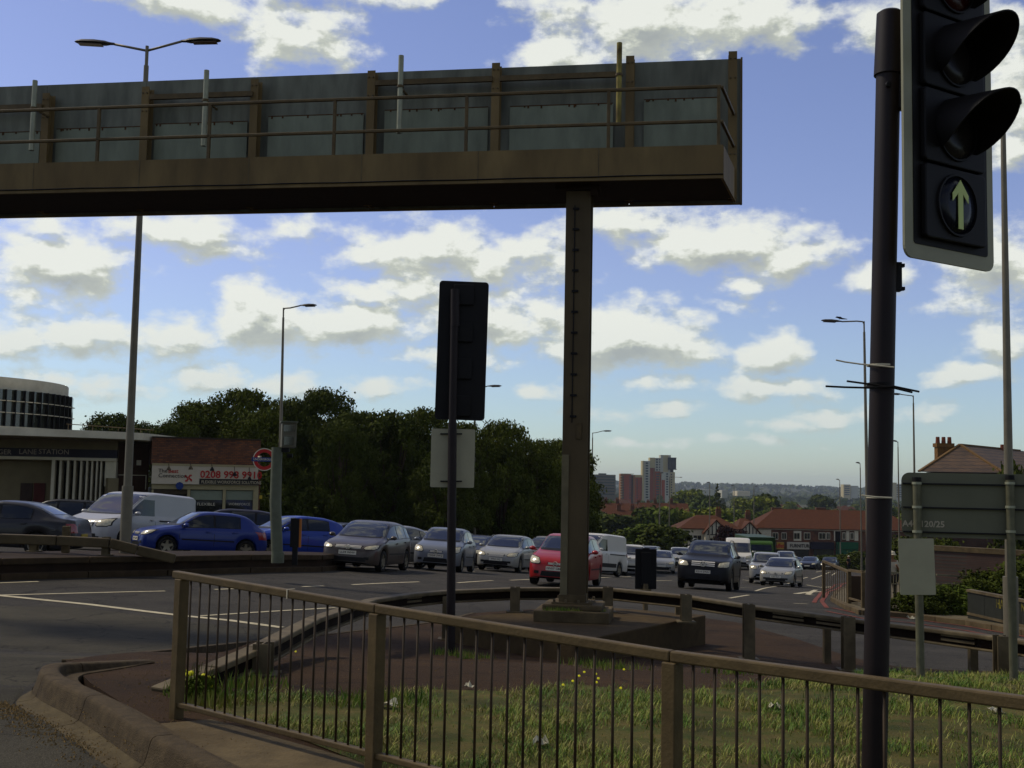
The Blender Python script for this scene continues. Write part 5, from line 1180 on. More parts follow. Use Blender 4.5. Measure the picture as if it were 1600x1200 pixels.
# roundel
rc = P(413, 718, 48.6); rd = thing('station_roundel', 'red ring station sign with blue bar on the shop corner', 'sign', tuple(rc)); FR = frame(rc, (1, .12, 0)); TR = FR @ Matrix.Rotation(PI/2, 4, 'X')
b = MB(); b.lathe([(.30, .03), (.44, .03), (.44, -.03), (.30, -.03), (.30, .03)], 40, TR); b.build('ring', M_red, rd)
b = MB(); b.lathe([(.44, .032), (.475, .032), (.475, -.032), (.44, -.032)], 40, TR); b.build('ring_edge', M_canopy, rd)
b = MB(FR); b.box(-.52, .52, -.045, .045, -.085, .085); b.build('bar', M_blue, rd); text('UNDERGROUND', .125, M_wht, FR @ Matrix.Translation((0, -.05, 0)), 'lettering', rd, .93, bold=.002)
b = MB(); b.bar(P(404, 716, 51), P(407, 716, 48.7), .08, .2); b.build('bracket', M_canopy, rd)
b = MB(); b.box(*sorted((P(405.5, 780, 50.8).x, P(409.5, 780, 50.8).x)), 50.75, 50.8, P(405, 779, 50.8).z, P(405, 774, 50.8).z); tag(b.build('yellow_notice', M_ply), 'tiny yellow notice on the corner of the brick shop', 'notice')

# ================================================================== lamp posts
def lamp_head(par, p, d, L=.95, tilt=.05):
    """head at the end p of an arm pointing in horizontal direction d"""
    d = Vector((d[0], d[1], 0)).normalized(); n = Vector((-d.y, d.x, 0)); X = (d+Vector((0, 0, tilt))).normalized(); Z = X.cross(n)*-1 if X.cross(n).z < 0 else X.cross(n)
    T = Matrix((X, n, Z)).transposed().to_4x4(); T.translation = p
    b = MB(T); N = 8; vs_ = []
    prof = [(0, .045, .04), (.12, .06, .05), (.22, .12, .07), (.5, .155, .085), (.8, .14, .07), (.95, .09, .04), (1.0, .04, .01)]
    for (t, w, h) in prof:
        for i in range(N): a = 2*PI*i/N; vs_.append((t*L, w*math.cos(a), h*math.sin(a)*(1 if math.sin(a) > 0 else .45)))
    b.add(vs_, [(j*N+i, j*N+(i+1)%N, (j+1)*N+(i+1)%N, (j+1)*N+i) for j in range(len(prof)-1) for i in range(N)]+[tuple(range(N)), tuple(reversed(range((len(prof)-1)*N, len(prof)*N)))])
    h = b.build('lamp_head', M_lamphead, par, smooth=True, auto=50)
    b = MB(T); b.box(.3*L, .9*L, -.10, .10, -.055, -.04); q = b.build('glass', M_lampglass, par); q.parent = h; q.matrix_parent_inverse = Matrix.Identity(4)
def lamp(label, bpx, tpx, tpy, Y, arm, zbase=None, r0=.10, r1=.045, double=False, group=None, L=.95, headscale=1.0):
    """arm: pixel x of the head's far end (and y)"""
    tpz = P(tpx, tpy, Y); b0 = P(bpx, 800, Y); z0 = (G(b0.x, Y) if zbase is None else zbase)
    r = thing('street_lamp', label, 'street lamp', (b0.x, Y, z0), group)
    b = MB(); h = tpz.z-z0; base = Vector((b0.x, Y, z0)); ax = tpz-base
    b.tube(base-Vector((0, 0, .2)), base+ax*.13, r0*1.15, n=14); b.tube(base+ax*.13, base+ax*.96, r0*.85, r1, n=14); b.tube(base+ax*.96, tpz, r1*.7, n=10); b.build('post', M_lamppost, r, smooth=True, auto=40)
    arms = [arm] if not double else arm
    for (ex_, ey_) in arms:
        e_ = P(ex_, ey_, Y); dirx = 1 if e_.x > tpz.x else -1; he = e_-Vector((dirx*L, 0, 0)); he.z = e_.z-.05*L*0
        b = MB()
        if double: b.path([tpz-Vector((0, 0, .12)), tpz-Vector((0, 0, .12))+(he-tpz+Vector((0, 0, .12)))*.5, he], .03, 6)
        else:
            s0_ = base+ax*.965; b.path([s0_, tpz-Vector((0, 0, .12)), tpz+Vector((dirx*.06, 0, -.02)), tpz+Vector((dirx*.3, 0, .0)), he], .032, 6)
        b.build('arm', M_lamppost, r, smooth=True); lamp_head(r, he, (dirx, 0), L*headscale, (.04))
    return r
zr_c = G(-8.5, 27.8)+h_cr
lamp('tall double headed street lamp rising behind the gantry at the left', 198, 230, 72, 27.8, [(117, 68), (345, 66)], zr_c, .115, .06, True, L=.98)
lamp('street lamp behind the grey speed camera post with arm to the right', 437, 443, 481, 52, (495, 478), None, .11, .05, L=.75)
lamp('street lamp half hidden by the black signal board with arm to the right', 743, 742, 606, 67, (784, 604), None, .11, .05, L=.85)
lamp('street lamp just right of the gantry leg with arm to the right', 925, 926, 676, 105, (956, 674), None, .11, .05, L=.9)
lamp('street lamp left of the large dark signal pole with bird on its arm', 1357, 1350, 502, 50, (1283, 502), None, .11, .05, L=.9)
lamp('street lamp just right of the large dark pole with arm to the left', 1430, 1427, 618, 75, (1394, 616), None, .11, .05, L=.6)
lamp('third street lamp beyond the road sign with arm to the left', 1405, 1403, 690, 108, (1393, 689), None, .10, .05, L=.5)
lamp('street lamp beside the railing end with short arm to the left', 1346, 1344, 724, 125, (1337, 723), None, .10, .05, L=.45)
lamp('street lamp in front of the right end of the shop row', 1313, 1312, 750, 170, (1306, 749), None, .10, .06, L=.5)
FL = 'distant thin street lamps in front of the houses'
for i, (x, yt, Y, dd) in enumerate(((1031, 738, 150, 6), (1046, 745, 200, 20), (1109, 753, 185, -5), (1147, 758, 200, -5), (1178, 759, 205, 6))):
    lamp(['thin street lamp rising from the bushes below the tower', 'thin street lamp with long arm to the right of the tower', 'thin street lamp in front of the half timbered gable', 'thin street lamp in front of the copper leaved tree', 'thin street lamp at the left end of the shop row roof'][i], x, x, yt, Y, (x+dd, yt+1), None, .10, .07, L=.5, group=FL)
# tall pole at the right edge with a flat head
p0 = P(1581, 1050, 18.5); tpz = P(1567, 178, 18.5); r = thing('street_lamp', 'tall grey pole behind the near signal and road sign at the right edge', 'street lamp', (p0.x, p0.y, G(p0.x, p0.y)))
b = MB(); ba = Vector((p0.x, p0.y, G(p0.x, p0.y))); b.tube(ba, ba+(tpz-ba)*.16, .115, n=14); b.tube(ba+(tpz-ba)*.16, tpz, .078, .040, n=14); b.build('post', M_lamppost, r, smooth=True, auto=40)
b = MB(); b.box(tpz.x-.12, tpz.x+.1, tpz.y-.5, tpz.y+.12, tpz.z, tpz.z+.1); b.build('lamp_head', M_lamphead, r, bev=.02)
# magpie on the lamp arm
p = P(1311, 499.5, 50); bd_ = thing('bird', 'small black bird perched on the street lamp arm', 'bird', tuple(p)); 
b = MB(); b.path([p+Vector((-.16, 0, .10)), p+Vector((-.10, 0, .11)), p+Vector((-.04, 0, .10)), p+Vector((.06, 0, .08)), p+Vector((.14, 0, .05)), p+Vector((.36, 0, .03))], [.006, .035, .04, .055, .035, .012], 8); b.tube(p+Vector((0, .01, 0)), p+Vector((0, .01, .06)), .006, n=4); b.tube(p+Vector((.02, -.01, 0)), p+Vector((.02, -.01, .06)), .006, n=4); b.build('body', M_black, bd_, smooth=True)

# ================================================================== right side: railings, walls, house
def V2(px, py, dz=.11): return gp(px, py, dz)
a = V2(1327, 943); c = V2(1349, 950); rr_ = thing('guard_rail', 'brown guard rail panel at the rounded pavement corner', 'railing', tuple(a))
zt1 = P(1327, 891, a.y).z; zt2 = P(1349, 894, c.y).z
for q, zt in ((a, zt1), (c, zt2)): b = MB(); b.box(q.x-.05, q.x+.05, q.y-.05, q.y+.05, q.z-.1, zt); b.build('post', M_conc, rr_, bev=.01)
b = MB(); b.bar(Vector((a.x, a.y, zt1)), Vector((c.x, c.y, zt2)), .08, .07); b.build('top_rail', M_conc, rr_); b = MB(); b.bar(Vector((a.x, a.y, a.z+.15)), Vector((c.x, c.y, c.z+.15)), .05, .05); b.build('bottom_rail', M_conc, rr_)
b = MB(); a2 = Vector((a.x, a.y, zt1-.05)); c2 = Vector((a.x+.9, a.y+6, zt1-.15)); b.bar(a2, c2, .08, .07); b.build('top_rail', M_conc, rr_)
b = MB(); b.box(a.x+.86, a.x+.94, a.y+5.95, a.y+6.05, c2.z-1.2, c2.z); b.build('post', M_conc, rr_)
for j in range(1, 12):
    p = a2.lerp(c2, j/12); b = MB(); b.tube((p.x, p.y, p.z-1.0), (p.x, p.y, p.z), .012, n=5); b.build('bar', M_conc, rr_)
b = MB(); b.box(a.x+.12, a.x+.5, a.y+.3, a.y+.6, a.z, a.z+.75); tag(b.build('litter_bin', mat('bin_brown', (.07,.05,.035), .7), bev=.02), 'brown litter bin behind the corner guard rail', 'bin')
YR1 = V2(1405, 950).y; rl = thing('railing', 'pale metal railing with upright bars in front of the man', 'railing', tuple(V2(1390, 950)))
a = P(1352, 893, YR1); c = P(1462, 898, YR1+.2); a0z = P(1390, 948, YR1).z
M_rl = mat('pale_rail', (.22,.21,.16), .6, var=.1)
b = MB(); b.bar(a, c, .05, .05); b.build('top_rail', M_rl, rl); b = MB(); b.bar(a-Vector((0, 0, .3)), c-Vector((0, 0, .3)), .03, .03); b.build('middle_rail', M_rl, rl); b = MB(); b.bar(Vector((a.x, a.y, a0z+.12)), Vector((c.x, c.y, a0z+.05)), .03, .03); b.build('bottom_rail', M_rl, rl)
for j in range(26):
    p = a.lerp(c, j/25); b = MB(); b.tube((p.x, p.y, a0z+.1), (p.x, p.y, p.z-.02), .013 if j % 8 else .028, n=6); b.build('bar', M_rl, rl)
rl = thing('railing', 'bare two bar handrail running right from behind the white plate', 'railing', tuple(P(1525, 925, YR1+.6)))
b = MB(); b.bar(P(1463, 898, YR1+.3), P(1526, 902, YR1+.8), .05, .05); b.build('top_rail', M_rl, rl); b = MB(); b.bar(P(1463, 912, YR1+.3), P(1518, 916, YR1+.8), .035, .035); b.build('lower_rail', M_rl, rl); b = MB(); b.bar(P(1525.5, 903, YR1+.8), P(1525.5, 945, YR1+.8), .05, .05, up=(0, 1, 0)); b.build('post', M_rl, rl)
# dark panelled wall with yellow marks
a = V2(1512, 966); c = V2(1660, 990, .11); FW = frame(Vector((a.x, a.y, 0)), Vector((c.x-a.x, c.y-a.y, 0)))
wl = thing('low_wall', 'dark grey panelled low wall with faded yellow graffiti', 'wall', tuple(a)); M_dw = mat('dark_panel', (.030,.036,.036), .6, var=.15)
_, zt = su_(1514, 922, FW); _, zt3 = su_(1600, 936, FW); zt = (zt+zt3)/2; wu = (c-a).length; z0 = min(a.z, c.z)-.1
n_p = 5
for k in range(n_p): b = MB(FW); b.box(wu*k/n_p+.006, wu*(k+1)/n_p-.006, 0, .10, z0+.25, zt-.06); b.build('panel', M_dw, wl)
b = MB(FW); b.box(0, wu, -.03, .13, zt-.06, zt); b.build('top_rail', M_bar, wl); b = MB(FW); b.box(0, wu, -.02, .12, z0+.19, z0+.25); b.build('bottom_rail', M_bar, wl); b = MB(FW); b.box(0, wu, -.0, .12, z0, z0+.19); b.build('base', M_dw, wl)
u, z = su_(1570, 946, FW); text('HA2M', .30, mat('faded_yellow', (.30,.28,.03), .6, col2=(.03,.036,.03), vs_=7), FW @ Matrix.Translation((u-.05, -.005, z)), 'graffiti', wl, .8, bold=.004)
u, z = su_(1604, 951, FW); text('NKY', .26, MC['faded_yellow'], FW @ Matrix.Translation((u, -.005, z)), 'graffiti', wl, .8, bold=.004)
# brick retaining wall behind
F5 = facade(1385, 54, 1680, 48)
bw_ = thing('brick_wall', 'brown brick wall with pale coping behind the bushes on the right', 'wall', tuple(F5 @ Vector((3, 0, -3.2))))
fpart('brickwork', M_brick2, bw_, F5, 1440, 866, 1680, 935, 0, .3); fpart('coping', M_conc, bw_, F5, 1440, 858, 1680, 866, -.05, .35)
# hipped house
hs = thing('house', 'large house with brown tiled hipped roof and chimneys above the road sign', 'house', tuple(P(1500, 850, 88)))
A = P(1500, 695, 90); E1 = P(1436, 737, 86.5); E2 = P(1568, 741, 84.5); D = Vector((9.5, 11.0, 0)); E2.z = E1.z; B_ = A+D
b = MB(); b.add([A, B_+Vector((2, 2.3, 0)), E1, E2, E2+D*1.7, E1+D*1.7], [(0, 2, 3), (0, 3, 4, 1), (0, 1, 5, 2), (2, 5, 4, 3)]); b.build('roof', M_tile, hs)
for q0, q1 in ((A, E1), (A, E2), (A, B_)): b = MB(); b.bar(q0+Vector((0, 0, .03)), q1+Vector((0, 0, .03)), .22, .12); b.build('ridge_tiles', mat('ridge', (.17,.11,.05), .85, var=.2), hs)
ins = .93; cm = (E1+E2)/2+D*.85
W_ = [cm+(q-cm)*ins for q in (E1, E2, E2+D*1.7, E1+D*1.7)]
b = MB(); b.prism([(q.x, q.y) for q in W_], -6, E1.z-.02); b.build('wall', M_brick2, hs)
def chimney(par, x0, x1, yt, yb, Y, pots, m=None):
    q0 = P(x0, yb, Y); q1 = P(x1, yt, Y); w = q1.x-q0.x; b = MB(); b.box(q0.x+w*.06, q1.x-w*.06, Y-.35, Y+.35, q0.z, q1.z-.3); b.box(q0.x, q1.x, Y-.45, Y+.45, q1.z-.3, q1.z); o = b.build('chimney', m or M_brick, par)
    for k in range(pots):
        cx_ = q0.x+w*(k+.5)/pots if pots > 1 else q0.x+w/2; bb = MB(); bb.tube((cx_, Y, q1.z), (cx_, Y, q1.z+.5), .17, .14, n=10); q = bb.build('chimney_pot', mat('clay_pot', (.22,.07,.04), .8, var=.2), par, smooth=True, auto=40); q.parent = o
chimney(hs, 1461, 1488, 693, 726, 90, 3, mat('chimney_brick', (.20,.115,.045), .9, var=.25, vs_=3)); chimney(hs, 1558, 1574, 704, 712, 97, 1)
fpd = facade(1436, 84, 1570, 84)
# ================================================================== trees
def leaves(rng, clumps, n, size, flat=.0):
    """n leaf quads spread over clump shells; returns vertex array and faces"""
    cw = np.array([c[3]**2 for c in clumps]); cw = cw/cw.sum(); idx = rng.choice(len(clumps), n, p=cw)
    C = np.array([c[:3] for c in clumps])[idx]; R_ = np.array([c[3] for c in clumps])[idx]
    d = rng.normal(size=(n, 3)); d /= np.linalg.norm(d, axis=1)[:, None]; rad = R_*(rng.random(n)**.40)*(1+.18*rng.normal(size=n))
    ctr = C+d*rad[:, None]*np.array([1, 1, .8]); nr = d+rng.normal(size=(n, 3))*.7; nr /= np.linalg.norm(nr, axis=1)[:, None]
    t = np.cross(nr, rng.normal(size=(n, 3))); t /= np.linalg.norm(t, axis=1)[:, None]; u = np.cross(nr, t); s = size*(.6+.8*rng.random(n))[:, None]
    v = np.empty((n, 4, 3)); v[:, 0] = ctr-t*s*.5; v[:, 1] = ctr+u*s*.32+nr*s*.08; v[:, 2] = ctr+t*s*.55; v[:, 3] = ctr-u*s*.32+nr*s*.08
    return v.reshape(-1, 3)
def leafmesh(name, v, m):
    n = len(v)//4; me = bpy.data.meshes.new(name); me.vertices.add(len(v)); me.vertices.foreach_set('co', v.astype(np.float32).ravel())
    me.loops.add(n*4); me.loops.foreach_set('vertex_index', np.arange(n*4, dtype=np.int32)); me.polygons.add(n); me.polygons.foreach_set('loop_start', np.arange(0, n*4, 4, dtype=np.int32))
    me.update(calc_edges=True); me.materials.append(m); return me
def tree_proto(H, R, nleaf, size, seed, crown0=.25, nclump=30, low=False, cone=False, cs=1.0):
    rg = random.Random(seed); rng = np.random.default_rng(seed); cl = []
    for i in range(nclump):
        t = (i+.5)/nclump; z = H*(crown0+(1-crown0)*t**.9)
        prof = math.sin(PI*min(1, (.12+.88*t)))**.55 if not cone else (1-t)*.95+.05
        if low: prof = math.sqrt(max(.05, 1-t**2.2))
        r = R*prof*(.35+.65*rg.random()**.5)*.72; a = i*2.4+rg.random()
        cr = R*cs*(.30 if not cone else .34*(1.15-t))*(.6+.8*rg.random()); r *= 1+.35*(1-cs)+(.25*rg.random() if cs < 1 else 0); cl.append((r*math.cos(a), r*math.sin(a), min(z, H-cr*.8), cr))
    lv = leaves(rng, cl, nleaf, size)
    b = MB(); th = H*crown0*1.2 if not low else H*.35
    b.path([(0, 0, -.3), (.03, 0, th*.5), (0, .05, th), (.1, 0, H*.7)], [R*.085, R*.065, R*.055, R*.02], 8)
    for c in cl[::4]: b.path([(0, 0, th*.8), (c[0]*.5, c[1]*.5, (th+c[2])/2+.1), (c[0]*.9, c[1]*.9, c[2])], [R*.03, R*.02, R*.008], 5)
    o = b.build('trunk', M_bark, smooth=True); tm = o.data; bpy.data.objects.remove(o)
    return tm, leafmesh('crown', lv, MC_ANY)
TP = {}
def tree(kind, x, y, z, H, R, label, m, group=None, cat='tree', name='tree', rz=None):
    if kind not in TP:
        TP[kind] = dict(big=lambda: tree_proto(10, 4.2, 19000, .22, 1, .22, 90, cs=.62), big2=lambda: tree_proto(10, 4.2, 18000, .23, 2, .18, 76, cs=.66), big3=lambda: tree_proto(10, 4.0, 18000, .22, 3, .2, 100, cs=.6),
            bush=lambda: tree_proto(3, 2.4, 6500, .20, 4, .05, 22, True), bush2=lambda: tree_proto(3, 2.2, 6000, .20, 5, .05, 26, True),
            far=lambda: tree_proto(12, 5, 1800, 1.0, 6, .15, 22), far2=lambda: tree_proto(12, 5.5, 1800, 1.0, 7, .12, 26), farlow=lambda: tree_proto(8, 6, 1600, 1.1, 8, .05, 20, True), con=lambda: tree_proto(20, 4.2, 2600, .9, 9, .08, 36, cone=True))[kind]()
    tm, cm_ = TP[kind]; base = dict(big=(10, 4.2), big2=(10, 4.2), big3=(10, 4.0), bush=(3, 2.4), bush2=(3, 2.2), far=(12, 5), far2=(12, 5.5), farlow=(8, 6), con=(20, 4.2))[kind]
    r = bpy.data.objects.new(name, None); COL.objects.link(r); r.location = (x, y, z); r.rotation_euler = (0, 0, random.random()*6.28 if rz is None else rz); r.scale = (R/base[1], R/base[1], H/base[0]); tag(r, label, cat, group)
    t = bpy.data.objects.new('trunk', tm); COL.objects.link(t); t.parent = r
    c = bpy.data.objects.new('crown', cm_); COL.objects.link(c); c.parent = r; setm(c, m); return r
def tree_px(kind, px, pytop, Y, R, label, m, group=None, **k):
    p = P(px, pytop, Y); z = G(p.x, Y)-.1; return tree(kind, p.x, Y, z, (p.z-z)*1.02, R, label, m, group, **k)
bank = [(272, 655, 63, 2.9, 'big2'), (318, 626, 67, 3.8, 'big'), (382, 606, 68, 4.6, 'big3'), (452, 622, 70, 4.0, 'big2'), (503, 618, 69, 4.2, 'big'), (560, 640, 67, 3.8, 'big3'), (612, 641, 66, 3.8, 'big2'), (665, 648, 68, 3.8, 'big'),
  (722, 657, 67, 3.8, 'big3'), (785, 668, 69, 3.6, 'big2'), (838, 684, 71, 3.4, 'big'), (882, 683, 76, 3.2, 'big3'), (898, 745, 84, 1.8, 'big2'), (405, 650, 64, 3.2, 'big'), (535, 668, 63, 3.2, 'big2'), (700, 700, 62, 3.2, 'big')]
lab = ['small rounded dark tree at the left end of the tree belt', 'dark tree second from the left in the tree belt above the brick shop', 'tallest rounded dark tree above the roundel', 'dark tree right behind the lamp and speed camera', 'tall dark tree just right of the speed camera', 'dark tree rising over the bronze grey hatchback', 'dark tree left of the black signal board', 'dark tree mostly behind the black signal board',
  'dark tree behind the white plate on the signal pole', 'dark tree just right of the signal board', 'dark pointed tree left of the gantry leg', 'dark tree behind the gantry leg', 'low dark tree just right of the gantry leg', 'lower dark tree in front of the tallest one behind the shop corner', 'lower dark tree in front of the belt above the black car', 'lower dark tree in front of the belt left of the signal pole']
for (px, yt, Y, R_, k), l in zip(bank, lab): tree_px(k, px, yt-(6 if int(px) % 2 else -6), Y, R_*(.66 if int(px) % 3 else .80), l, M_leafb if int(px) % 4 in (1, 2) else M_leaf, 'belt of dark trees behind the queue of cars')
for (px, yt, Y, kk), l in zip(((350, 662, 72, 'big2'), (420, 655, 73, 'big'), (478, 652, 72, 'big3'), (532, 668, 71, 'big'), (588, 672, 70, 'big2'), (638, 676, 70, 'big3'), (692, 686, 71, 'big'), (752, 694, 71, 'big2'), (812, 712, 72, 'big3'), (860, 716, 74, 'big'), (868, 722, 78, 'big2')),
   ('behind the left part of the brick shop', 'behind the roundel', 'behind the camera box', 'above the orange edged board', 'above the bronze hatchback roof', 'between the bronze and silver blue cars', 'touching the signal board from the left', 'at the right side of the white plate', 'above the silver hatchback', 'close left of the gantry leg', 'close right of the gantry leg')):
    tree_px(kk, px, yt, Y, 3.4, 'lower dark tree in the second row '+l, M_leafb if int(px) % 4 in (0, 2) else M_leaf, 'belt of dark trees behind the queue of cars')
tree_px('big', 180, 650, 76, 3.2, 'tree showing above the station canopy behind the roof railing', M_leaf); tree_px('big2', 222, 664, 78, 2.6, 'lower tree right of the left lamp post above the canopy', M_leaf)
i = 0
SHL = ['dark shrub '+t for t in ('touching the right corner of the brick shop', 'directly behind the camera post', 'behind the orange edged board', 'behind the bright blue car roof', 'behind the black hatchback', 'behind the roof railed estate', 'above the left part of the bronze hatchback', 'above the middle of the bronze hatchback', 'above the right part of the bronze hatchback', 'above the half hidden silver saloon',
 'above the silver blue car bonnet', 'left of the black signal pole', 'directly behind the signal pole', 'below the white plate at its right', 'behind the lamp post right of the signal', 'above the silver hatchback bonnet', 'above the silver hatchback roof', 'above the people carrier behind the red car', 'left of the gantry leg', 'hidden by the gantry leg', 'just right of the gantry leg', 'above the white panel van')]
for px in range(400, 890, 24):
    Y = 60+(px-400)*.03+random.random()*2; tree_px(['bush', 'bush2'][i % 2], px, 738+random.random()*40+(22 if px > 900 else 0), Y, 2.0+random.random()*.5, SHL[min(i, len(SHL)-1)], M_leaf, 'shrubs at the foot of the tree belt', cat='shrub', name='shrub'); i += 1
# feathery conifer sprigs right of the gantry leg
tree_px('con', 922, 705, 92, 1.3, 'thin conifer poking out right of the gantry leg', M_leaf, name='conifer')
# bushes on the right verge
for k, (px, yt, Y, R_, m) in enumerate(((1425, 925, None, .9, M_leaf), (1452, 918, None, 1.0, M_leaf), (1482, 915, None, 1.1, M_leaf2), (1505, 925, None, .9, M_leaf), (1555, 892, 1, 1.4, M_leaf), (1600, 878, 1, 1.6, M_leaf), (1640, 870, 1, 1.6, M_leaf), (1530, 905, 1, 1.1, M_leaf))):
    g_ = V2(px, 962 if Y is None else 968); Yy = g_.y+(1.5 if Y is None else 3.0); tree_px(['bush', 'bush2'][k % 2], px, yt, Yy, R_,
      ['low bush just left of the sign pole behind the kerb', 'bush behind the left sign pole on the verge', 'lighter bush between the two poles beside the kerb', 'bush at the left end of the dark wall', 'bush rising behind the dark wall', 'tall bush behind the right sign pole', 'bush at the right edge behind the dark wall', 'small bush behind the end of the bare handrail'][k], m, 'bushes on the right verge', cat='bush', name='bush')
for k, (px, yt, Y, R_) in enumerate(((1290, 868, 140, 3), (1320, 866, 138, 3), (1350, 862, 130, 3), (1410, 850, 100, 2.5), (1440, 845, 75, 2.5), (1470, 842, 72, 2.5), (1590, 730, 80, 2.5), (1420, 838, 120, 3.5))):
    tree_px('bush' if k % 2 else 'bush2', px, yt, Y, R_, ['hedge bush right of the dark cars at the far end', 'hedge bush behind the far street lamp', 'hedge bush left of the large dark pole', 'bush behind the standing man', 'bush above the brick wall left of the sign', 'bush above the brick wall behind the sign', 'leafy shrub beside the tiled roof at the right edge', 'larger bush beyond the man'][k], M_leaf, 'hedge bushes beyond the right pavement', cat='bush', name='bush')
# ================================================================== town in the valley
GW = lambda x, y: Gr(x, y)
def house(x0, x1, Y, ye, yr, label, roofm, wallm, hip=True, depth=8, gables=(), group=None, wins=3, chim=1, name='house', cat='house', frontdark=False):
    q0 = P(x0, ye, Y); q1 = P(x1, ye, Y); zr = P((x0+x1)/2, yr, Y+depth/2).z; ze = (q0.z+q1.z)/2; z0 = G(q0.x, Y)-1
    r = thing(name, label, cat, (q0.x, Y, z0), group); w = q1.x-q0.x
    b = MB(); b.box(q0.x+.3, q1.x-.3, Y+.3, Y+depth-.3, z0, ze); b.build('wall', wallm, r)
    ins = min(depth/2*.9, w*.35) if hip else 0; b = MB()
    v = [(q0.x, Y, ze), (q1.x, Y, ze), (q1.x, Y+depth, ze), (q0.x, Y+depth, ze), (q0.x+ins, Y+depth/2, zr), (q1.x-ins, Y+depth/2, zr)]
    v2 = [(x, y, z-.15) for x, y, z in v[:4]]
    b.add(v+v2, [(0, 1, 5, 4), (1, 2, 5), (2, 3, 4, 5), (3, 0, 4), (0, 6, 7, 1), (1, 7, 8, 2), (2, 8, 9, 3), (3, 9, 6, 0), (9, 8, 7, 6)]); ro = b.build('roof', roofm, r)
    for k in range(chim):
        cx_ = q0.x+w*(k+1)/(chim+1)+(.2*w if chim == 1 else 0); bb = MB(); bb.box(cx_-.45, cx_+.45, Y+depth/2-.3, Y+depth/2+.3, zr-.6, zr+1.1); c = bb.build('chimney', M_brick, r); c.parent = ro
        for e_ in (-.2, .2): b3 = MB(); b3.tube((cx_+e_, Y+depth/2, zr+1.1), (cx_+e_, Y+depth/2, zr+1.5), .12, n=6); cp = b3.build('chimney_pot', mat('clay_pot', (.22,.07,.04), .8, var=.2), r); cp.parent = ro
    for k in range(wins):
        for zz in (ze-1.7, ze-4.4):
            cx_ = q0.x+w*(k+.5)/wins; 
            if any(abs(cx_-gx) < gw/2 for gx, gw in gables): continue
            bb = MB(); bb.box(cx_-.75, cx_+.75, Y+.24, Y+.31, zz-.6, zz+.6); wn = bb.build('window_frame', M_wht, r); bb = MB()
            bb.box(cx_-.65, cx_-.04, Y+.22, Y+.25, zz-.5, zz+.5); bb.box(cx_+.04, cx_+.65, Y+.22, Y+.25, zz-.5, zz+.5); gl = bb.build('pane', M_glassd, r); gl.parent = wn
    return r, q0, q1, ze, zr, z0
def hgable(r, px, Y, w, ytop, yeave, ybot, timber=True):
    c = P(px, yeave, Y-1.4); zt = P(px, ytop, Y-1.4).z; zb = P(px, ybot, Y-1.4).z; ze = c.z; y0 = Y-1.4; z0 = G(c.x, Y)-1
    b = MB(); b.add([(c.x-w/2, y0, z0), (c.x+w/2, y0, z0), (c.x+w/2, y0, ze), (c.x, y0, zt), (c.x-w/2, y0, ze), (c.x-w/2, y0+3, z0), (c.x+w/2, y0+3, z0), (c.x+w/2, y0+3, ze), (c.x, y0+4, zt), (c.x-w/2, y0+3, ze)],
       [(0, 1, 2, 3, 4), (0, 4, 9, 5), (1, 6, 7, 2), (5, 9, 8, 7, 6)]); b.build('bay', M_wht, r)
    b = MB()
    for s in (-1, 1): b.add([(c.x, y0-.3, zt+.25), (c.x+s*(w/2+.4), y0-.3, ze-.1), (c.x+s*(w/2+.4), y0+4.5, ze-.1), (c.x, y0+4.5, zt+.25), (c.x, y0-.3, zt+.05), (c.x+s*(w/2+.4), y0-.3, ze-.3), (c.x+s*(w/2+.4), y0+4.5, ze-.3), (c.x, y0+4.5, zt+.05)], [(0, 1, 2, 3), (4, 5, 6, 7), (0, 1, 5, 4), (2, 3, 7, 6)])
    b.build('gable_roof', M_roofb, r)
    for k in (-1.0, -.5, 0, .5, 1.0):
        xx = c.x+k*w*.36; zz = zt-(abs(k)*.36*w)/(w/2)*(zt-ze)-.1; b = MB(); b.box(xx-.08, xx+.08, y0-.05, y0, ze-.3, zz); b.build('timber', M_trim, r)
    b = MB(); b.box(c.x-w*.42, c.x+w*.42, y0-.06, y0-.01, ze-.45, ze-.3); b.build('timber', M_trim, r)
    for zz in (ze-1.6, ze-4.2):
        b = MB(); b.box(c.x-w*.33, c.x+w*.33, y0-.25, y0-.01, zz-.75, zz+.75); wn = b.build('bay_window', M_cream, r)
        for k in range(4): x_ = c.x-w*.31+k*w*.16; bb = MB(); bb.box(x_, x_+w*.13, y0-.28, y0-.255, zz-.6, zz+.6); g_ = bb.build('pane', M_glassd, r); g_.parent = wn
# half timbered pair
h1 = house(1060, 1160, 195, 826, 805, 'white half timbered pair of houses with brown roof left of the shops', M_roofb, M_wht, depth=9, wins=5, chim=1)
hgable(h1[0], 1119, 195, 3.6, 814, 832, 860); 
h2 = house(1152, 1186, 200, 825, 810, 'small white half timbered gable house joining the shop row', M_roofb, M_wht, depth=8, wins=2, chim=1); hgable(h2[0], 1171, 200, 3.2, 817, 832, 860)
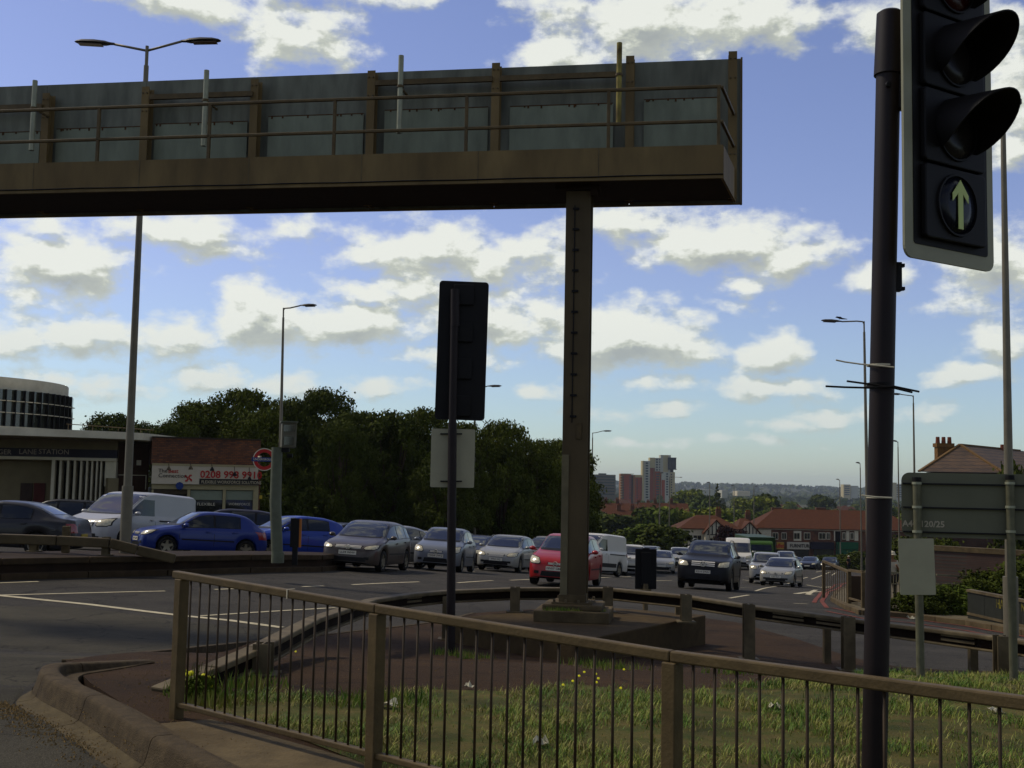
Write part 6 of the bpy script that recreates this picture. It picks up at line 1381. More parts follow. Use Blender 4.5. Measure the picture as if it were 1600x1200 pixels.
# shop row
Ysr = 205; sr, q0, q1, ze, zr, z0 = house(1178, 1440, Ysr, 827, 797, 'long two storey shop row with red tiled hipped roof', M_roofr, M_brick, depth=11, wins=0, chim=0, name='shop_row', cat='building')
FSr = frame(Vector((q0.x, Ysr+.3, 0)), (1, 0, 0))
for px in (1213, 1282): 
    c = P(px, 793, Ysr+6); b = MB(); b.box(c.x-.9, c.x+.9, Ysr+5.6, Ysr+6.4, c.z-1.6, c.z); b.build('chimney', M_brick, sr)
    b = MB(); b.box(c.x-.9, c.x+.9, Ysr+5.2, Ysr+5.6, c.z-1.5, c.z-1.2); b.build('flashing', M_wht, sr)
fpart('render_band', M_wht, sr, FSr, 1183, 827.5, 1205, 845, -.03, 0)
fpart('soffit_board', M_wht, sr, FSr, 1183, 826.8, 1440, 829, -.25, -.03)
for x0, x1 in ((1207, 1216), (1221, 1229), (1240, 1250), (1256, 1266), (1279, 1290), (1291, 1297), (1316, 1321), (1328, 1334)):
    fpart('window_frame', M_wht, sr, FSr, x0, 832, x1, 843, -.06, -.005); fpart('pane', M_glassd, sr, FSr, x0+.8, 833, (x0+x1)/2-.3, 842, -.09, -.065); fpart('pane', M_glassd, sr, FSr, (x0+x1)/2+.3, 833, x1-.8, 842, -.09, -.065)
for x0, x1 in ((1240, 1252), (1303, 1314), (1322, 1327), (1335, 1341)): fpart('white_render', M_wht, sr, FSr, x0, 829.5, x1, 845, -.04, -.002)
M_sgreen2 = mat('shop_green', (.012,.12,.060), .5); M_sy = mat('shop_yellow', (.55,.38,.06), .5)
for x0, x1, m in ((1196, 1212, M_sgreen), (1213, 1224, M_sy), (1229, 1263.5, mat('fascia_white', (.6,.6,.6), .5)), (1266, 1302, M_navy), (1306, 1340, M_sgreen2)):
    fpart('shop_fascia', m, sr, FSr, x0, 847, x1, 858, -.5, -.05)
for x0, x1, m in ((1196, 1212, M_glassd), (1213, 1227, M_glassd), (1229, 1263, M_glassd), (1271, 1302, M_glassd), (1306, 1340, M_sgreen2)): fpart('shop_window', m, sr, FSr, x0, 858.5, x1, 876, -.3, -.05)
ft('FURNITURE', 1233, 852.5, .85, M_dtext, sr, .85, w=-.56, F=FSr, bold=.02); ft('uffet', 1211, 852.5, 1.0, M_red, sr, .8, w=-.56, F=FSr, bold=.03)
# houses further back, partly hidden by trees
back = [(948, 1012, 260, 815, 797, 'orange roofed house with white gable near the white car', M_roofr, M_wht), (1000, 1078, 330, 802, 786, 'brick house with orange roof and white window below the tower', M_roofr, M_brick2), (930, 985, 300, 800, 786, 'red roofed house left of the tower blocks', M_roofr, M_wht),
  (985, 1030, 340, 800, 788, 'red roof half hidden by trees below the tall tower', M_roofb, M_wht)]
for x0, x1, Y, ye, yr, l, rm, wm in back: h_ = house(x0, x1, Y, ye, yr, l, rm, wm, hip=False, wins=3, chim=2)
b = MB(); c = P(1059, 797, 328); b.box(c.x-.9, c.x+1.6, 328, 329.4, c.z-3.2, c.z+.9); b.build('bay', M_wht, None) if False else None
rg = random.Random(11)
HU = {}
HX = [' with brick wall', ' half hidden', ' among dark trees', ' behind tall trees']
def HL(px, Y):
    l = 'far red house '+('left of the tall tower' if px < 1010 else 'left of the conifer' if px < 1120 else 'above the left half of the shop roof' if px < 1215 else 'above the middle of the shop roof' if px < 1270 else 'above the right half of the shop roof' if px < 1330 else 'by the large dark pole' if px < 1390 else 'right of the large dark pole')+(' nearer the road' if Y < 600 else ' halfway to the ridge' if Y < 850 else ' far away')
    HU[l] = HU.get(l, 0)+1; return ' '.join((l if HU[l] == 1 else l+HX[min(HU[l]-2, 3)]).split()[:16])
for k in range(34):
    px = rg.choice([rg.uniform(1195, 1420), rg.uniform(1100, 1420), rg.uniform(935, 1000)]); Y = rg.uniform(430, 1100); w = rg.uniform(9, 20); x0 = px-w/2*FPX/Y; x1 = px+w/2*FPX/Y
    g_ = P(px, 750, Y); zg = Gr(g_.x, Y); ye = proj((g_.x, Y, zg+5.6))[1]; yr = proj((g_.x, Y+4, zg+9.2))[1]
    house(x0, x1, Y, ye, yr, HL(px, Y), rg.choice([M_roofr, M_roofb, M_roofr]), rg.choice([M_wht, M_brick2, M_cream]), hip=rg.random() < .5, wins=2, chim=1 if Y < 700 else 0, group='distant houses among the trees')
# tower blocks
Yt = 1160
M_tred = mat('tower_red', (.36,.065,.018), .8, var=.12, vs_=.1); M_twht = mat('tower_white', (.50,.56,.60), .7, var=.08, vs_=.1); M_tcr = mat('tower_cream', (.52,.50,.36), .8); M_tgl = mat('tower_glass', (.05,.07,.09), .3, var=.3, vs_=.2); M_tor = mat('tower_orange', (.30,.13,.04), .8)
def block(label, boxes, Y=Yt, name='tower_block'):
    a = P(boxes[0][0], 781, Y); r = thing(name, label, 'building', (a.x, Y, Gr(a.x, Y)))
    F = frame(Vector((a.x, Y, 0)), (1, 0, 0))
    for (x0, y0, x1, y1, w0, w1, m, nm) in boxes: fpart(nm, m, r, F, x0, y0, x1, y1, w0, w1)
    return r, F
zb_ = 800
r, F = block('red brick lower blocks with orange balconied corners beside the tower', [(969.5, 740.5, 975, zb_, -1, 14, M_tor, 'corner_bay'), (975, 741, 986.5, zb_, 0, 14, M_tred, 'wall'), (986.5, 742, 989, zb_, 2, 14, M_soffit, 'recess'), (989.5, 742, 992.5, zb_, 0, 14, M_tor, 'corner_bay'), (992.5, 742, 1003, 746, -.5, 13, M_tcr, 'parapet'), (992.5, 746, 1003, zb_, 0, 13, M_tred, 'wall'), (969.5, 740, 990, 741, -1.5, 14, M_tcr, 'parapet')])
for k in range(9):
    fpart('balcony', M_tcr, r, F, 969, 744+k*4, 972, 745.2+k*4, -2.5, -1); fpart('window', M_tgl, r, F, 972.2, 744.5+k*4, 974.4, 747+k*4, -1.3, -1.05); fpart('window', M_tgl, r, F, 983.5, 744.5+k*4, 985.5, 747+k*4, -.3, -.05); fpart('window', M_tgl, r, F, 994.5, 748.5+k*3.5, 996.2, 750.6+k*3.5, -.3, -.05)
r, F = block('tall stepped tower block with white glazed bays and red brick strips', [(1003.5, 720, 1006, zb_, -3, 12, M_tcr, 'wall'), (1006, 720.2, 1015.3, zb_, -2, 12, M_twht, 'bay'), (1015.3, 726, 1021, zb_, 1, 12, M_tred, 'wall'), (1021, 731, 1023.5, zb_, 0, 12, M_tor, 'wall'),
  (1015.3, 715, 1023.5, 731, -1, 12, M_tcr, 'upper_wall'), (1023.5, 715.5, 1032, 736.5, -2, 12, M_twht, 'upper_bay'), (1023.5, 736.5, 1033, zb_, -1, 12, M_tred, 'wall'), (1032, 711, 1048, 738, -1.5, 12, M_twht, 'core'), (1036, 711.3, 1044, 738, -1.8, -1.5, M_tcr, 'core_face'), (1033, 737.8, 1046, zb_, -4, 10, M_twht, 'lower_bay'), (1046, 737.8, 1054, zb_, -3, 10, M_tcr, 'lower_wall'), (1033, 750, 1038, zb_, -4.2, -4, M_tred, 'wall')])
for k in range(14):
    y = 722.5+k*4.1; fpart('window', M_tgl, r, F, 1008.5, y, 1012.5, y+2.3, -2.3, -2.02)
for k in range(5): y = 717+k*4; fpart('window', M_tgl, r, F, 1024.5, y, 1027.5, y+2.3, -2.3, -2.02); fpart('window', M_tgl, r, F, 1029.5, y, 1031, y+2.3, -2.3, -2.02)
for k in range(9): y = 739.5+k*4; fpart('window', M_tgl, r, F, 1025, y, 1031, y+2.2, -1.3, -1.02); fpart('window', M_tgl, r, F, 1040, y, 1043, y+2.3, -4.3, -4.02); fpart('window', M_tgl, r, F, 1047.5, y+1, 1049.5, y+3, -3.3, -3.02)
for (x0, y0, x1, y1) in ((1043, 715, 1056, 716.2), (1043, 732.5, 1056, 734), (1043, 716.2, 1044.2, 732.5), (1054.2, 716.2, 1055.5, 732.5), (1048.8, 716.2, 1049.6, 732.5)): fpart('penthouse_frame', M_trim, r, F, x0, y0, x1, y1, -5, -1.6)
fpart('penthouse_glass', M_tgl, r, F, 1044.2, 716.2, 1054.2, 732.5, -3, -1.9); fpart('recess', M_soffit, r, F, 1047, 734, 1052, 737.8, -1.6, 8)
r, F = block('grey office block far left of the towers behind the trees', [(921, 741.5, 962, zb_, 0, 20, mat('office_grey', (.15,.16,.15), .7, var=.1), 'wall'), (936, 739.5, 948, 741.5, 4, 12, M_tgl, 'plant_room')], 1250, 'office_block')
for k in range(7): fpart('window_band', M_tgl, r, F, 923, 744+k*4.5, 960, 746+k*4.5, -.6, -.1)
r, F = block('pale pair of tower blocks on the horizon left of the dark pole', [(1318, 757, 1329, zb_, 0, 20, M_tcr, 'wall'), (1331, 759, 1342, zb_, 5, 25, M_twht, 'wall')], 2300)
for k in range(5): fpart('window_band', M_tgl, r, F, 1319.5, 759+k*3.3, 1327.5, 760.3+k*3.3, -.6, -.1)
r, F = block('pale grey tower blocks on the horizon right of the dark pole', [(1394, 754, 1401, zb_, 0, 20, M_tcr, 'wall'), (1402, 756, 1413, zb_, 5, 25, M_twht, 'wall')], 1900)
for k in range(6): fpart('window_band', M_tgl, r, F, 1402.5, 758+k*3.5, 1412, 759.6+k*3.5, 4.5, 4.9)
r, F = block('long white low warehouse roof below the far hills', [(1152, 767.5, 1172, 775, 0, 30, M_wht, 'wall')], 1500, 'warehouse'); r, F = block('pale low building left of the conifer', [(1092, 765, 1116, 775, 0, 30, M_twht, 'wall')], 1500, 'warehouse'); r, F = block('pale low building right of the conifer', [(1128, 766, 1137, 778, 0, 30, M_twht, 'wall')], 1300, 'warehouse')
LM = [(940, 'left of the red brick blocks'), (968, 'below the grey office block'), (1000, 'in front of the red brick blocks'), (1035, 'at the foot of the tall tower'), (1062, 'just right of the tall tower'), (1090, 'above the brick gabled house'), (1115, 'left of the conifer'), (1135, 'around the conifer'), (1160, 'above the half timbered gable'), (1185, 'behind the left hip of the shop roof'),
  (1215, 'above the left chimney of the shop row'), (1250, 'above the middle of the shop row roof'), (1285, 'above the right chimney of the shop row'), (1312, 'above the right part of the shop row'), (1345, 'below the pale horizon towers'), (1385, 'behind the large dark pole'), (1410, 'in the gap right of the dark pole'), (1600, 'behind the large road sign')]
USED = {}
def where(px, Y, kind):
    a = [t for x, t in LM if px <= x][0]; d = 'just behind the houses' if Y < 330 else 'halfway across the valley' if Y < 620 else 'in the far part of the valley' if Y < 1100 else 'near the foot of the ridge'
    l = kind+' '+a+' '+d; n = USED.get(l, 0); USED[l] = n+1
    if n: l = ['rounder', 'narrower', 'half hidden', 'lower', 'broader', 'half seen', 'taller', 'sparser'][min(n-1, 7)]+' '+l
    if 0: l += [' partly hidden', ' a little further right', ' with broader crown', ' with lower top', ' deeper in the row', ' last of its clump'][min(n-1, 5)] if 'tree' in kind else [' partly hidden', ' with longer ridge'][min(n-1, 1)]
    return ' '.join(l.split()[:16])
# trees in the valley: each one a thing
GT = 'trees in the wooded valley'
def vt(px, Y, H, R_, m, label, kind=None, group=GT): 
    p = P(px, 750, Y); z = Gr(p.x, Y)+(.2 if Y < 240 else 0); return tree(kind or rg.choice(['far', 'far2', 'farlow']), p.x, Y, z, H, R_, label, m, group)
vt(1121, 400, 21.5, 4.0, M_leaf, 'dark pointed conifer standing above the valley trees', 'con', None)
for px, H, R_ in ((1135, 11, 4), (1152, 10, 4.5), (1143, 9, 3.5), (1126, 8.5, 3.2)): vt(px, 188, H*.62, R_*.55, M_leafr, 'copper leaved tree between the gables '+{1135: 'touching the left gable', 1152: 'in the middle and tallest', 1143: 'just left of the middle', 1126: 'lowest and leftmost'}[px], 'far2', 'copper leaved trees between the gables')
for px, Y, H, R_, m in ((985, 140, 6.5, 4.5, M_leaf), (1010, 135, 7.5, 4.0, M_leaf2), (1035, 130, 7.2, 4.4, M_leaf), (1058, 138, 7.0, 3.5, M_leaf), (965, 150, 5.5, 3.5, M_leafr), (945, 145, 5.5, 3.5, M_leaf), (1022, 150, 8.5, 4, M_leaf2), (1080, 175, 5, 3.0, M_leaf)):
    vt(px, Y, H*.66, R_*.75, m, {985: 'dark tree behind the white off road car roof', 1010: 'green tree above the black board', 1035: 'dark tree behind the silver saloon right of the black board', 1058: 'dark tree at the right end of its clump below the lamp', 965: 'reddish bush like tree beside the white van', 945: 'dark tree right behind the white van', 1022: 'tallest green tree below the tower', 1080: 'small dark tree left of the half timbered pair'}[px], 'far2' if px % 2 else 'far', 'trees between the far cars and the houses')
for k in range(250):
    Y = rg.choice([rg.uniform(235, 330), rg.uniform(330, 700), rg.uniform(700, 1900)]); px = rg.uniform(905, 1440)
    if Y < 300 and 1180 < px: Y += 60
    H = rg.uniform(8, 14) if Y > 330 else rg.uniform(8, 12); m = rg.choice([M_leaf, M_leaf2, M_leaf2, M_leaf3])
    vt(px, Y, H, rg.uniform(4.5, 8), m, where(px, Y, {'leaf_dark': 'dark green tree', 'leaf_mid': 'green tree', 'leaf_light': 'light green tree'}[m.name]))
for px, Y, H in ((1072, 520, 19), (1085, 560, 20), (1060, 600, 17), (1100, 480, 17), (1190, 420, 17), (1196, 450, 18), (1280, 700, 19), (1290, 650, 18), (1160, 520, 16), (1180, 500, 16)):
    vt(px, Y, H, 8, rg.choice([M_leaf2, M_leaf3, M_leaf]), where(px, Y, 'taller green tree'), 'far', 'taller trees standing out in the valley')
# far woods on the ridge as one mass
v = []; rng = np.random.default_rng(5); n = 26000; x = rng.uniform(-2500, 3200, n); y = rng.uniform(1900, 5200, n); cl = []
zz = np.array([Gr(a, c) for a, c in zip(x[:6000], y[:6000])]); idx = rng.integers(0, 6000, n); ctr = np.stack([x[idx]+rng.normal(size=n)*9, y[idx]+rng.normal(size=n)*9, zz[idx]+rng.random(n)*9], 1)
nr = rng.normal(size=(n, 3)); nr /= np.linalg.norm(nr, axis=1)[:, None]; t = np.cross(nr, rng.normal(size=(n, 3))); t /= np.linalg.norm(t, axis=1)[:, None]; u = np.cross(nr, t); s = 9.
q = np.stack([ctr-t*s, ctr+u*s*.7, ctr+t*s, ctr-u*s*.7], 1).reshape(-1, 3)
o = bpy.data.objects.new('far_woods', leafmesh('far_woods', q, M_leaf)); COL.objects.link(o); tag(o, 'far off wooded slopes of the ridge', kind='stuff')

# ================================================================== traffic
V = vehicle
V('saloon', 'greydark', -150, 133, 31.5, 'dark grey saloon at the left edge showing its red rear lamp', theta=3)
V('mpv', 'black', 24, 150, 44, 'black people carrier seen above the grey saloon roof', theta=8)
V('van', 'vanw', 93, 303, 38.5, 'silver white panel van behind the left lamp post', theta=None, cat='van')
V('mpv', 'mpv', 292, 410, 45, 'dark purple people carrier just behind the deep blue car', theta=15)
V('fiesta', 'blue', 208, 412, 36.3, 'deep blue hatchback pointing left beside the reservation', plate='EX51 UDF')
V('supermini', 'bright', 398, 503, 38.8, 'bright blue small car half behind the camera post', theta=42)
V('hatch', 'black', 488, 560, 46, 'black hatchback behind the bright blue car', theta=45)
V('estate', 'silver', 500, 575, 53, 'silver estate with roof rails at the back of the left queue', theta=45)
V('golf', 'golf', 499, 644, 35.2, 'bronze grey hatchback with round badge facing left of centre', plate='LL04 WHV', badge='vw')
V('hatch', 'silver2', 545, 648, 41.5, 'pale silver car hidden behind the bronze grey hatchback', theta=62)
V('saloon', 'silver', 625, 695, 50, 'silver saloon roof between the bronze and silver blue cars', theta=66)
V('supermini', 'silverblue', 642, 744, 40.6, 'silver blue small car crossed by the black signal pole', plate='YD04 UWZ', badge='bar')
V('estate', 'greydark', 722, 758, 52, 'dark grey estate behind the black signal pole', theta=76)
V('hatch', 'silver', 743, 838, 47.5, 'silver hatchback just left of the red car', plate='YP02 VXJ')
V('mpv', 'silver2', 822, 886, 57, 'silver purple people carrier behind the red car', theta=68)
V('supermini', 'red', 825, 939, 34.5, 'red small car behind the gantry leg', plate='NV07 GMU', badge='bar')
V('van', 'white', 888, 949, 54, 'white panel van right of the gantry leg', theta=62, cat='van')
V('saloon', 'white', 935, 976, 66, 'white saloon between the white van and white off road car')
V('suv', 'white', 961, 1013, 70, 'white off road car left of the black board')
V('saloon', 'silver', 1012, 1055, 77, 'silver saloon right of the black board')
V('hatch', 'silver', 1047, 1078, 88, 'silver car at the left shoulder of the black off road car', detail=False)
V('suv', 'black', 1055, 1158, 42.2, 'black off road car with silver grille and star badge', plate='KS10 DNU', badge='star')
V('van', 'white', 1073, 1104, 108, 'white van roof behind the black off road car', cat='van', detail=False)
V('high_van', 'white', 1134, 1173, 88, 'high white van just right of the black off road car', cat='van')
V('suv', 'silver2', 1172, 1222, 66, 'silver off road car behind the silver hatchback')
V('hatch', 'silver', 1186, 1255, 60, 'silver hatchback in front at the right of the queue', plate='Y307 KLA', badge='bar')
V('saloon', 'navy', 1247, 1284, 118, 'dark blue saloon at the far end of the road', detail=False)
V('supermini', 'black', 1281, 1312, 122, 'black small car at the far right end of the road', detail=False)
V('hatch', 'navy', 1230, 1256, 128, 'navy car half hidden behind the dark blue saloon', detail=False)
V('hatch', 'silver', 1395, 1440, 128, 'silver car far off right of the dark pole', theta=60, detail=False)
V('hatch', 'silver', 690, 735, 60, 'silver car roof left of the signal pole in the third row', theta=64, detail=False)
V('saloon', 'white', 758, 806, 64, 'white saloon roof behind the silver hatchback left of the red car', theta=66, detail=False)
V('hatch', 'silver2', 838, 872, 78, 'pale car roof above the people carrier behind the red car', theta=68, detail=False)
V('mpv', 'white', 836, 868, 96, 'white people carrier furthest back left of the gantry leg', theta=70, detail=False)
V('hatch', 'silver', 560, 612, 56, 'silver car roof above the bronze grey hatchback', theta=55, detail=False)
V('saloon', 'silver2', 976, 1004, 96, 'pale saloon behind the white off road car', theta=75, detail=False)
V('mpv', 'silver', 1000, 1030, 104, 'silver people carrier behind the black board', theta=74, detail=False)
V('hatch', 'white', 1030, 1055, 112, 'small white car far back behind the silver saloon', theta=75, detail=False)
V('estate', 'silver2', 1108, 1136, 112, 'pale estate between the black off road car and high van', theta=76, detail=False)
V('hatch', 'silver', 1214, 1240, 96, 'silver car between the lorry and the dark saloon', theta=72, detail=False)
# green lorry
p = P(1191, 870, 104); zg = G(p.x, 104); lo = thing('green_lorry', 'green box lorry between the high white van and the shops', 'lorry', (p.x, 104, zg))
M_lg = mat('lorry_green', (.020,.055,.012), .5, var=.1); M_lg2 = mat('lorry_light_green', (.055,.14,.02), .5)
b = MB(); b.box(p.x-.9, p.x+1.55, 105.5, 112, zg+.9, P(1190, 839, 106).z); b.build('box_body', M_lg, lo, bev=.05)
b = MB(); zc_ = P(1185, 846, 104).z; b.prism([(104.0, zg+.6), (104.0, zg+1.5), (104.35, zc_-.15), (104.6, zc_), (105.4, zc_), (105.4, zg+.6)], p.x-1.15, p.x+1.05, Matrix(((0,0,1,0),(1,0,0,0),(0,1,0,0),(0,0,0,1)))); b.build('cab', M_lg2, lo, bev=.05)
b = MB(); b.add([(p.x-1.0, 104.05, zg+1.6), (p.x+.9, 104.05, zg+1.6), (p.x+.85, 104.3, zc_-.3), (p.x-.95, 104.3, zc_-.3)], [(0, 1, 2, 3)]); b.v = [(x, y-.06, z) for x, y, z in b.v]; b.build('windscreen', M_cglass, lo)
for s in (-1, 1):
    b = MB(); b.box(p.x-.05+s*.75-.15, p.x-.05+s*.75+.15, 103.93, 103.99, zg+.8, zg+1.0); b.build('headlight', M_lens, lo)
    for yy in (104.7, 110): b = MB(); b.tube((p.x+s*.95, yy, zg+.45), (p.x+s*1.2, yy, zg+.45), .45, n=16); b.build('wheel', M_tyre, lo)
# ================================================================== people
def person(label, base, H, yaw, shirt, trousers, hat, arm='chest'):
    r = bpy.data.objects.new('person', None); COL.objects.link(r); r.location = base; r.rotation_euler = (0, 0, yaw); tag(r, label, 'person')
    s = H/1.75
    J = {'pel': (0,0,.95), 'sp': (0,.0,1.12), 'ch': (0,0,1.34), 'nk': (0,0,1.50), 'hd0': (0,-.01,1.56), 'hd': (0,-.02,1.64), 'hd2': (0,-.01,1.73),
      'lh': (.10,0,.90), 'lk': (.11,-.02,.50), 'la': (.12,.03,.09), 'lt': (.14,-.14,.04), 'rh': (-.10,0,.90), 'rk': (-.11,-.02,.50), 'ra': (-.12,.03,.09), 'rt': (-.14,-.14,.04),
      'ls': (.19,0,1.42), 'le': (.26,-.04,1.14), 'lw': (.08,-.22,1.28), 'lf': (.02,-.24,1.36), 'rs': (-.19,0,1.42), 're': (-.25,.02,1.13), 'rw': (-.24,-.10,.88), 'rf': (-.23,-.13,.79)}
    rad = dict(pel=.15, sp=.13, ch=.155, nk=.055, hd0=.075, hd=.105, hd2=.06, lh=.095, lk=.062, la=.045, lt=.035, rh=.095, rk=.062, ra=.045, rt=.035, ls=.065, le=.045, lw=.032, lf=.03, rs=.065, re=.045, rw=.032, rf=.03)
    E = [('pel','sp'),('sp','ch'),('ch','nk'),('nk','hd0'),('hd0','hd'),('hd','hd2'),('pel','lh'),('lh','lk'),('lk','la'),('la','lt'),('pel','rh'),('rh','rk'),('rk','ra'),('ra','rt'),('ch','ls'),('ls','le'),('le','lw'),('lw','lf'),('ch','rs'),('rs','re'),('re','rw'),('rw','rf')]
    def skin(name, keys, scale, m):
        ks = [k for k in J if k in keys]; me = bpy.data.meshes.new(name); me.from_pydata([tuple(c*s for c in J[k]) for k in ks], [(ks.index(a), ks.index(c)) for a, c in E if a in keys and c in keys], [])
        o = bpy.data.objects.new(name, me); COL.objects.link(o); sk = o.modifiers.new('s', 'SKIN'); 
        if not me.skin_vertices: me.attributes.new  # the modifier adds the layer
        bm = bmesh.new(); bm.from_mesh(me); ly = bm.verts.layers.skin.verify(); bm.verts.ensure_lookup_table()
        for i, k in enumerate(ks): bm.verts[i][ly].radius = (rad[k]*s*scale,)*2; bm.verts[i][ly].use_root = (i == 0)
        bm.to_mesh(me); bm.free(); o.modifiers.new('sub', 'SUBSURF').levels = 1
        dg = bpy.context.evaluated_depsgraph_get(); m2 = bpy.data.meshes.new_from_object(o.evaluated_get(dg)); bpy.data.objects.remove(o); m2.materials.clear(); m2.materials.append(m); m2.polygons.foreach_set('use_smooth', [True]*len(m2.polygons))
        o = bpy.data.objects.new(name, m2); COL.objects.link(o); o.parent = r
    skin('body', set(J), 1.0, mat('skin', (.30,.17,.11), .6)); skin('shirt', {'pel', 'sp', 'ch', 'ls', 'le', 'rs', 're'}, 1.14, shirt); skin('trousers', {'pel', 'lh', 'lk', 'la', 'rh', 'rk', 'ra'}, 1.17, trousers)
    b = MB(Matrix.Translation((0, -.015*s, 1.66*s))); b.lathe([(.118*s, 0), (.115*s, .05*s), (.09*s, .10*s), (.0, .125*s)], 14)
    if hat == 'cap': b.prism([(-.07*s, -.08*s), (.07*s, -.08*s), (.06*s, -.20*s), (-.06*s, -.20*s)], -.005*s, .01*s)
    b.build('cap' if hat == 'cap' else 'helmet', M_wht, r, smooth=True)
pz = V2(1393, 931); ph = 1.75; Yp = YR1+1.1
p = P(1393, 900, Yp); zt = P(1393, 862, Yp).z; zg = G(p.x, Yp)+.11
person('man in white cap and white T-shirt raising one hand behind the railing', (p.x, Yp, zg), max(1.5, min(1.95, zt-zg)), .2, mat('white_shirt', (.5,.5,.47), .8), mat('dark_trousers', (.012,.012,.015), .8), 'cap')
p = P(1326, 885, 118); person('distant figure in dark clothes with white hat by the far pavement', (p.x, 118, G(p.x, 118)), 1.6, .5, M_black, M_black, 'hat')
# distant signal
p = P(1309, 880, 150); r = thing('traffic_signal', 'small far traffic signal seen dark against the shop row', 'traffic light', (p.x, 150, G(p.x, 150))); b = MB(); b.tube((p.x, 150, G(p.x, 150)), (p.x, 150, P(1309, 850, 150).z), .06, n=8); b.build('pole', M_black, r); b = MB(); c = P(1308, 836, 150); b.box(p.x-.35, p.x+.35, 149.8, 150, P(1309, 847, 150).z, P(1309, 830, 150).z); b.build('backing_board', M_black, r, bev=.05)

# ================================================================== grass, weeds, litter
rng = np.random.default_rng(12)
gp2 = [p for p in gpoly]; GPX = np.array([p[0] for p in gp2]); GPY = np.array([p[1] for p in gp2])
def inpoly(x, y, PX=GPX, PY=GPY):
    c = np.zeros(len(x), bool); j = len(PX)-1
    for i in range(len(PX)):
        m = ((PY[i] > y) != (PY[j] > y)) & (x < (PX[j]-PX[i])*(y-PY[i])/(PY[j]-PY[i]+1e-12)+PX[i]); c ^= m; j = i
    return c
def blades(n, xr, yr, poly, hmin, hmax, dens=None, w=.004):
    x = rng.uniform(*xr, n); y = rng.uniform(*yr, n); k = inpoly(x, y, *poly) if poly is not None else np.ones(n, bool)
    nv = np.array([noise.noise(Vector((a*1.6, c*1.6, 0))) for a, c in zip(x, y)]); k &= rng.random(n) < np.clip(.62+nv*2.2, .06, 1)
    x = x[k]; y = y[k]; nv = nv[k]; n = len(x); z = np.array([G(a, c) for a, c in zip(x, y)])+.105
    n3 = np.array([noise.noise(Vector((a*6, c*6, 5))) for a, c in zip(x, y)]); h = rng.uniform(hmin, hmax, n)*(1+.5*nv)*(1+.9*n3); a = rng.random(n)*6.283; ln_ = rng.uniform(.2, 1.5, n)*h; ww = w*(.5+rng.random(n))
    bx = np.cos(a); by = np.sin(a); px_ = -by; py_ = bx; base = np.stack([x, y, z], 1); side = np.stack([px_*ww, py_*ww, 0*ww], 1)
    mid = base+np.stack([bx*ln_*.35, by*ln_*.35, h*.6], 1); tip = base+np.stack([bx*ln_, by*ln_, h], 1)
    v = np.stack([base-side, base+side, mid+side*.8, mid-side*.8, tip], 1).reshape(-1, 3); i = np.arange(n)*5
    f = [(q, q+1, q+2, q+3) for q in i]+[(q+3, q+2, q+4) for q in i]; return v, f
def blade_mat():
    m = bpy.data.materials.new('grass_blades'); m.use_nodes = True; nt = m.node_tree; b = nt.nodes['Principled BSDF']; b.inputs['Roughness'].default_value = .6; b.inputs['Specular IOR Level'].default_value = .25
    tcn = nd(nt, 'ShaderNodeTexCoord'); n = nd(nt, 'ShaderNodeTexNoise'); n.inputs['Scale'].default_value = 2.6; n.inputs['Detail'].default_value = 6; link(nt, tcn.outputs['Object'], n.inputs['Vector'])
    g_ = nd(nt, 'ShaderNodeNewGeometry'); ad = mth(nt, 'ADD', mth(nt, 'MULTIPLY', g_.outputs['Random Per Island'], .35), mth(nt, 'MULTIPLY_ADD', n.outputs[0], 1.7, -.40)); r = nd(nt, 'ShaderNodeValToRGB'); link(nt, ad, r.inputs[0])
    e = r.color_ramp.elements; e[0].position = .25; e[0].color = (.022, .060, .003, 1); e[1].position = .95; e[1].color = (.28, .22, .07, 1)
    q = e.new(.5); q.color = (.090, .165, .009, 1); q = e.new(.72); q.color = (.21, .215, .026, 1); link(nt, r.outputs[0], b.inputs['Base Color']); return m
v, f = blades(340000, (-4.5, 8.5), (1.8, 12.8), (GPX, GPY), .016, .058, w=.0024)
me = bpy.data.meshes.new('grass'); me.from_pydata(v.tolist(), [], f); me.materials.append(blade_mat()); o = bpy.data.objects.new('grass', me); COL.objects.link(o); tag(o, 'rough green and straw coloured grass behind the guard rail', kind='stuff')
# sparse weeds on the brown tarmac and along joints
v, f = [], []
def tuft(x, y, n, r, h, z=None):
    for _ in range(n):
        a = rng.random()*6.28; q = rng.random()*r; bx, by = x+math.cos(a)*q, y+math.sin(a)*q; zz = G(bx, by)+.10 if z is None else z; hh = h*(.5+rng.random()); t = rng.random()*6.28; w = .006; L_ = hh*.6*rng.random(); i = len(v)
        v.extend([(bx-w, by, zz), (bx+w, by, zz), (bx+math.cos(t)*L_, by+math.sin(t)*L_, zz+hh)]); f.append((i, i+1, i+2))
for px, py, n, r_, h in ((705, 1022, 200, .3, .07), (740, 1028, 150, .3, .06), (925, 1040, 130, .35, .07), (905, 1020, 60, .25, .06), (960, 1045, 90, .4, .07), (330, 1100, 400, .3, .09), (395, 1075, 160, .3, .10), (300, 1085, 300, .22, .08), (600, 1100, 200, .4, .1), (1150, 1052, 100, .4, .06)):
    p = gp(px, py, .1); tuft(p.x, p.y, n, r_, h)
for k in range(40): p = P(850+k*2.4, 938, 18.0-.2*rng.random()); tuft(p.x, 17.86, 5, .03, .05, z=ZS+.17)
me = bpy.data.meshes.new('weeds'); me.from_pydata(v, [], f); me.materials.append(bpy.data.materials['grass_blades']); o = bpy.data.objects.new('weeds', me); COL.objects.link(o); tag(o, 'weeds growing through the tarmac and round the posts', kind='stuff')
